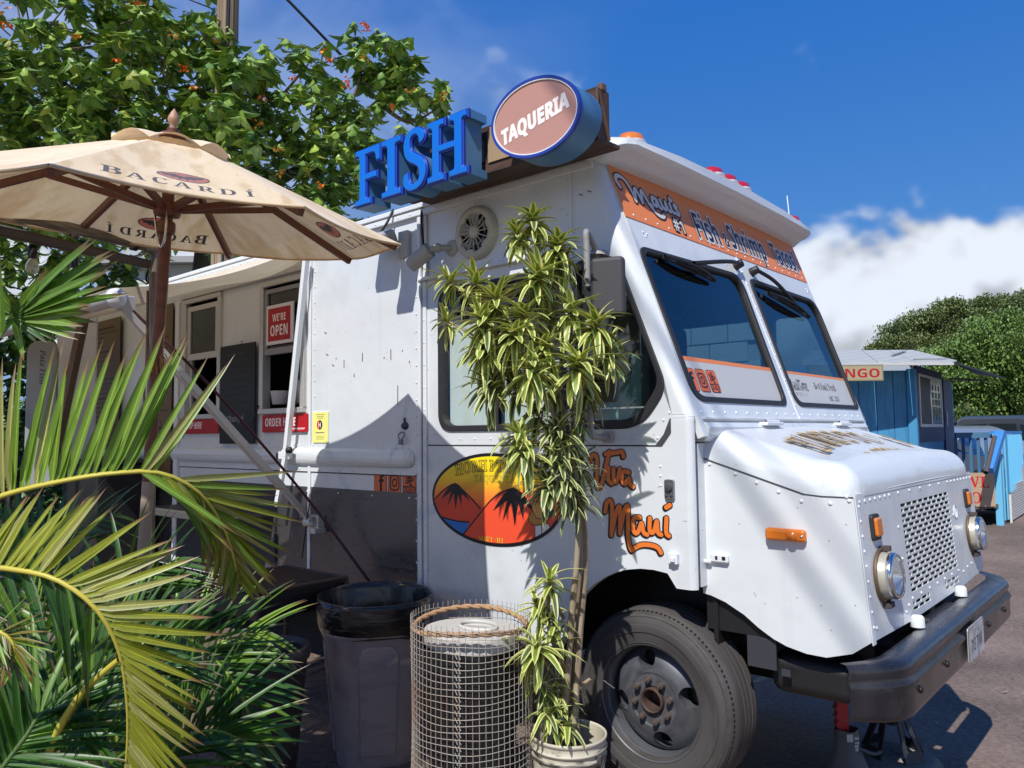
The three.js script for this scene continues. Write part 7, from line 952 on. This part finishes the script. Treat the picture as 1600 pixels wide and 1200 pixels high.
  const flat = (name, label, cat, px0, py0, px1, py1, d, px, draw, m) => { const a = at(px0, py1, d), w = (px1 - px0) / 1219 * d, h = (py1 - py0) / 1219 * d; const U = camRight.clone().setY(0).normalize(); const s = put(name, sheet(poly([[0, 0], [w, 0], [w, h], [0, h]]), 0.02, basis(a, U, V(0, 1, 0)), 0.003), m); decal('print', s, w - 0.012, h - 0.012, basis(a.clone().addScaledVector(U, w / 2).add(V(0, h / 2, 0)).addScaledVector(U.clone().cross(V(0, 1, 0)), 0.003), U, V(0, 1, 0)), px, draw, { roughness: 0.7 }); tag(s, label, cat); rebase(s, a.x, a.y, a.z); return s; };
  flat('eave_sign', 'cream sign with red lettering under the eave of the blue shack', 'sign', 1262, 570, 1381, 596, 10.5, 420, (x, w, h) => { x.fillStyle = '#a89a78'; x.fillRect(0, 0, w, h); x.strokeStyle = '#8f7f52'; x.lineWidth = 6; x.strokeRect(3, 3, w - 6, h - 6); x.fillStyle = '#a8161f'; x.save(); x.translate(w * 0.965, h * 0.80); x.scale(1.32, 1); x.textAlign = 'right'; x.font = 'bold ' + h * 0.78 + 'px sans-serif'; x.fillText('NGO', 0, 0); x.restore(); }, bl[1]);
  const cs = flat('painted_board', 'plywood board with hand painted red letters against the light blue gate', 'sign', 1478, 739, 1556, 792, 12.3, 420, (x, w, h) => { x.fillStyle = '#b9a184'; x.fillRect(0, 0, w, h); for (let i = 0; i < 200; i++) { x.fillStyle = 'rgba(120,95,70,' + 0.10 * rnd() + ')'; x.fillRect(0, rnd() * h, w, 1 + rnd() * 4); } x.fillStyle = '#c41c1c'; x.textAlign = 'right'; x.font = 'bold ' + h * 0.46 + 'px serif'; x.save(); x.translate(w * 0.90, h * 0.44); x.rotate(0.04); x.fillText('WL', 0, 0); x.restore(); x.fillText('O', w * 0.74, h * 0.90); }, mat([0.38, 0.28, 0.2], 0.8));
  // deck railing and the light blue gate
  const ra = thing('deck_railing', 'blue deck railing with square balusters beside the shack', 'railing'), a = H(1492, 13.0), b = H(1563, 12.8), rb = mat([0.06, 0.17, 0.29], 0.6); put('top_rail', [bar(a.clone().setY(1.44), b.clone().setY(1.44), 0.10, 0.09)], rb, ra); put('bottom_rail', [bar(a.clone().setY(0.42), b.clone().setY(0.42), 0.06, 0.08)], rb, ra); for (let i = 0; i <= 6; i++) { const p = a.clone().lerp(b, i / 6); put('baluster', bar(p.clone().setY(0.38), p.clone().setY(1.40), 0.045, 0.045, V(1, 0, 0)), rb, ra); } put('deck', slab([H(1300, 11.3), H(1560, 12.6), H(1566, 14.6), H(1400, 15)].map((p) => p.setY(0.34)), 0.06), mat([0.14, 0.12, 0.10], 0.8), ra); rebase(ra, a.x, 0, a.z);
  const gt = thing('light_blue_gate', 'sunlit light blue slatted fence with a sloping handrail', 'fence'), lb = [mat([0.16, 0.52, 0.78], 0.55), mat([0.14, 0.48, 0.74], 0.55)], g0 = H(1556, 12.6), g1 = H(1571, 12.9), g2 = H(1592, 14.4), cap = mat([0.05, 0.24, 0.62], 0.5);
  put('post', bar(g0.clone().setY(0.0), g0.clone().setY(1.46), 0.10, 0.10, V(1, 0, 0)), lb[0], gt); for (let i = 0; i < 3; i++) { const p = g0.clone().lerp(g1, (i + 0.7) / 3.2); put('slat', bar(p.clone().setY(0.06), p.clone().setY(1.42), 0.07, 0.02, V(1, 0, 0)), lb[i % 2], gt); } for (let i = 0; i < 13; i++) { const p = g1.clone().lerp(g2, i / 12); put('slat', bar(p.clone().setY(0.5), p.clone().setY(1.44), 0.105, 0.02, camRight.clone().setY(0)), lb[i % 2], gt); } put('cap_rail', [bar(g0.clone().add(V(-0.05, 1.48, 0)), g2.clone().setY(1.47), 0.09, 0.05)], cap, gt); put('hand_rail', [bar(at(1563, 676, 12.5), at(1545, 735, 11.9), 0.13, 0.10)], cap, gt); put('grab_pipe', [tube([at(1554, 682, 12.4), at(1540, 738, 11.8)], 0.035, 8)], mat([0.09, 0.07, 0.065], 0.7), gt); rebase(gt, g0.x, 0, g0.z);
  const lt = thing('lattice_skirt', 'white lattice skirt below the light blue fence', 'lattice'), l0 = H(1573, 12.9), l1 = H(1598, 14.4), lw = mat([0.66, 0.64, 0.58], 0.7); for (let i = 0; i < 14; i++) put('slat', bar(l0.clone().setY(0.05 + i * 0.042), l1.clone().setY(0.05 + i * 0.042), 0.012, 0.026), lw, lt); put('frame', [bar(l0.clone().setY(0.0), l0.clone().setY(0.62), 0.05, 0.03, V(1, 0, 0)), bar(l1.clone().setY(0.0), l1.clone().setY(0.62), 0.05, 0.03, V(1, 0, 0))], lw, lt); put('backing', slab([l0.clone().setY(0.6), l1.clone().setY(0.6), l1.clone().add(V(-0.02, 0.6, -0.03)), l0.clone().add(V(-0.02, 0.6, -0.03))], 0.58), mat([0.5, 0.48, 0.44], 0.8), lt); rebase(lt, l0.x, 0, l0.z);
}
{ // parked cars behind the railing
  const car = (name, label, px, d, turn, c, L, Ht) => {
    const t = thing(name, label, 'car', 'cars parked behind the railing'), o = at(px, 668, d), m = basis(V(o.x, 0, o.z), V(Math.cos(turn), 0, Math.sin(turn)), V(0, 1, 0)), paint = phys(c, 0.35, { metalness: 0.5, clearcoat: 1, clearcoatRoughness: 0.08 }), W = 1.82, q = (s, dd, b = 0.05) => { const g = new THREE.ExtrudeGeometry(s, { depth: dd - 2 * b, bevelEnabled: true, bevelSize: b, bevelThickness: b, bevelSegments: 3, curveSegments: 12 }); g.translate(0, 0, -dd / 2 + b); return g.applyMatrix4(m); };
    const bodyS = new THREE.Shape(); bodyS.moveTo(-L / 2, 0.35); bodyS.lineTo(-L / 2 + 0.05, 0.95); bodyS.quadraticCurveTo(-L / 2 + 0.1, 1.05, -L / 2 + 0.3, 1.06); bodyS.lineTo(L * 0.18, 1.05); bodyS.quadraticCurveTo(L * 0.42, 1.0, L / 2 - 0.05, 0.80); bodyS.lineTo(L / 2, 0.38); for (const wx of [0.31, -0.31]) { bodyS.lineTo(L * wx + 0.42, 0.35); bodyS.absarc(L * wx, 0.35, 0.42, 0, Math.PI, false); } bodyS.closePath(); put('body', q(bodyS, W), paint, t);
    const cab = new THREE.Shape(); cab.moveTo(-L / 2 + 0.15, 1.05); cab.lineTo(-L / 2 + 0.42, Ht - 0.06); cab.quadraticCurveTo(-L / 2 + 0.5, Ht, -L / 2 + 0.8, Ht); cab.lineTo(L * 0.02, Ht - 0.02); cab.quadraticCurveTo(L * 0.10, Ht - 0.05, L * 0.26, 1.05); cab.closePath(); put('cabin', q(cab, W - 0.22, 0.08), paint, t);
    for (const s of [-1, 1]) { const gl = (a) => { const S = poly(a); const g = new THREE.ExtrudeGeometry(S, { depth: 0.012, bevelEnabled: false }); g.translate(0, 0, s * (W / 2 - 0.11) - (s < 0 ? 0.012 : 0) + s * 0.002); return g.applyMatrix4(m); }; for (const a of [[[-L * 0.40, 1.10], [-L * 0.36, Ht - 0.14], [-L * 0.20, Ht - 0.12], [-L * 0.20, 1.10]], [[-L * 0.18, 1.10], [-L * 0.18, Ht - 0.12], [0, Ht - 0.13], [L * 0.02, 1.10]], [[L * 0.045, 1.10], [L * 0.025, Ht - 0.14], [L * 0.06, Ht - 0.17], [L * 0.19, 1.10]]]) put('window', gl(a), phys([0.03, 0.04, 0.045], 0.06), t); }
    for (const wx of [-0.31, 0.31]) for (const s of [-1, 1]) { const w = put('wheel', [lathe([[0.20, 0.10], [0.33, 0.10], [0.35, 0.06], [0.35, -0.10], [0.2, -0.10]], 28).rotateX(Math.PI / 2).translate(L * wx, 0.35, s * (W / 2 - 0.12)).applyMatrix4(m)], M.rubber, t); put('rim', lathe([[0, 0.09], [0.05, 0.09], [0.19, 0.06], [0.21, 0.10]], 24).rotateX(s * Math.PI / 2).translate(L * wx, 0.35, s * (W / 2 - 0.12)).applyMatrix4(m), M.alu, w); }
    put('bumper', [box(L / 2 - 0.12, 0.34, -W / 2 + 0.05, L / 2 + 0.06, 0.6, W / 2 - 0.05, 0.06).applyMatrix4(m), box(-L / 2 - 0.05, 0.34, -W / 2 + 0.05, -L / 2 + 0.1, 0.6, W / 2 - 0.05, 0.06).applyMatrix4(m)], M.darkIn, t); for (const s of [-1, 1]) put('headlight', [box(L / 2 - 0.25, 0.72, s * (W / 2 - 0.3) - 0.12, L / 2 - 0.04, 0.84, s * (W / 2 - 0.3) + 0.12, 0.03).applyMatrix4(m)], M.glass, t); rebase(t, o.x, 0, o.z);
  };
  car('parked_car', 'silver car with a dark wheel arch seen through the railing balusters', 1497, 16.5, 0.55, [0.42, 0.44, 0.46], 4.3, 1.55); car('parked_car', 'dark grey tall car at the right edge behind the light blue fence', 1640, 17.5, 0.75, [0.10, 0.115, 0.135], 4.7, 1.78);
}
{ // trees and a cream house beyond
  const ho = thing('cream_house', 'cream house glimpsed under the right-hand trees', 'house'), c = at(1500, 668, 34); c.y = 0; const R = camRight.clone().setY(0).normalize(), F = camBack.clone().setY(0).normalize(), m = basis(c, R, V(0, 1, 0)); put('wall', box(-5, 0, -4, 6, 2.3, 0).applyMatrix4(m), mat([0.55, 0.48, 0.38], 0.8), ho); const rs = poly([[-5.6, 2.3], [6.6, 2.3], [4.5, 3.2], [-3.5, 3.2]]); put('roof', new THREE.ExtrudeGeometry(rs, { depth: 4.6, bevelEnabled: false }).translate(0, 0, -4.3).applyMatrix4(m), mat([0.30, 0.28, 0.26], 0.8), ho); for (const x of [-3.5, -0.5, 2.5]) { const w = put('window', box(x, 0.9, 0.0, x + 1.2, 1.9, 0.06).applyMatrix4(m), M.whiteTrim, ho); put('pane', box(x + 0.06, 0.96, 0.055, x + 1.14, 1.84, 0.07).applyMatrix4(m), M.black, w); } rebase(ho, c.x, 0, c.z);
  const lm = phys([1, 1, 1], 0.5, { transmission: 0.25, thickness: 0 });
  const sprig = (n, s) => merge(Array.from({ length: n }, () => { const g = leafCard(s, s * 0.55, 0.3, 3); g.rotateX(rr(-1.6, 1.2)); g.rotateY(rr(0, 6.28)); g.translate(rr(-0.5, 0.5), rr(-0.4, 0.4), rr(-0.5, 0.5)); return g; })); const gs = [sprig(62, 0.17), sprig(56, 0.19), sprig(66, 0.15)];
  const tree = (label, d, foot, blobs, tone, sz, trunkR, flat = 0.75) => {
    const t = thing('roadside_tree', label, 'tree'), f = at(foot, 668, d); f.y = 0; const pts = [];
    for (const [px, py, r, n, dz = 0] of blobs) { const k = at(px, py, d + dz); for (let i = 0; i < n / 7; i++) { const u = rr(-1, 1), a = rr(0, 6.283), q = Math.sqrt(1 - u * u), e = k.clone().add(V(q * Math.cos(a), u * flat, q * Math.sin(a)).multiplyScalar(r * Math.pow(rnd(), 0.35) * rr(0.9, 1.25))); for (let j = 0; j < 8; j++) pts.push(e.clone().add(V(rr(-1, 1), rr(-0.5, 0.6) * flat, rr(-1, 1)).multiplyScalar(0.26 * r))); } }
    crown(t, 'crown', gs, lm, pts, sz, () => { const k = rnd(); return C(tone[0] * lerp(0.7, 1.5, k), tone[1] * lerp(0.75, 1.35, k), tone[2] * lerp(0.7, 1.2, k)); });
    const bark = mat([0.13, 0.105, 0.085], 0.9), mid = V(f.x, 1.8, f.z); put('trunk', taper([f, f.clone().setY(0.9).add(V(0.1, 0, 0)), mid], trunkR, trunkR * 0.7, 10, 8), bark, t); blobs.filter((_, i) => i % 2 === 0).forEach(([px, py, r, n, dz = 0]) => { const e = at(px, py, d + dz); put('limb', taper([mid, mid.clone().lerp(e, 0.55).add(V(0, 0.4, 0)), e], trunkR * 0.45, 0.03, 7, 10), bark, t); }); rebase(t, f.x, 0, f.z);
  };
  tree('flat-topped feathery tree beyond the shack roof, taller one at right', 33, 1470, [[1398, 540, 1.0, 60], [1438, 528, 1.1, 64], [1472, 514, 0.9, 50], [1412, 514, 0.65, 34], [1440, 498, 0.6, 34], [1462, 488, 0.5, 26], [1490, 482, 0.7, 44], [1522, 492, 0.8, 50], [1540, 474, 0.6, 36], [1572, 470, 0.7, 44], [1604, 464, 0.7, 44], [1370, 546, 0.45, 20], [1550, 505, 1.1, 70], [1600, 500, 1.1, 70], [1640, 490, 1.3, 70], [1500, 515, 0.9, 50]], [0.12, 0.17, 0.045], 0.55, 0.34, 0.34);
  tree('dense bright green tree overhanging the blue fence at right', 22, 1552, [[1510, 560, 0.9, 110], [1545, 545, 0.9, 110], [1580, 530, 0.9, 120], [1600, 560, 0.9, 110], [1520, 600, 0.75, 90], [1560, 590, 0.85, 110], [1600, 610, 0.8, 90], [1500, 630, 0.4, 30], [1540, 625, 0.5, 46], [1590, 640, 0.55, 50], [1640, 580, 1.2, 120], [1480, 585, 0.6, 46], [1475, 548, 0.5, 40]], [0.135, 0.24, 0.045], 0.50, 0.26);
  tree('low green bush beside the trunk of the right-hand tree', 20, 1513, [[1513, 652, 0.24, 26], [1525, 660, 0.2, 16]], [0.09, 0.17, 0.03], 0.35, 0.05);
  // far tree line along the horizon so that the asphalt ends at something
  const pts = [], r = []; for (let i = 0; i < 900; i++) { const a = rr(-2.9, 0.1), d = rr(70, 110); pts.push(V(CAM.x + Math.sin(a) * 0 + Math.cos(a) * d * 1, rr(0.5, 4.5) * (0.7 + 0.5 * vnoise(a * 9, 2)), CAM.z + Math.sin(a) * d)); }
  const far = new THREE.Group(); far.name = 'distant_tree_line'; scene.add(far); crown(far, 'foliage', gs, lm, pts, 4.2, () => { const k = rnd(); return C(0.05 + 0.03 * k, 0.085 + 0.04 * k, 0.03); }); Object.assign(far.userData, { label: 'low distant line of trees along the horizon', category: 'trees', kind: 'stuff' });
}
// ---------------------------------------------------------------- render
const renderer = new THREE.WebGLRenderer({ antialias: true });
renderer.setSize(1024, 768);
renderer.toneMapping = THREE.LinearToneMapping;
renderer.toneMappingExposure = EXPOSURE;
renderer.shadowMap.enabled = true;
renderer.render(scene, camera);
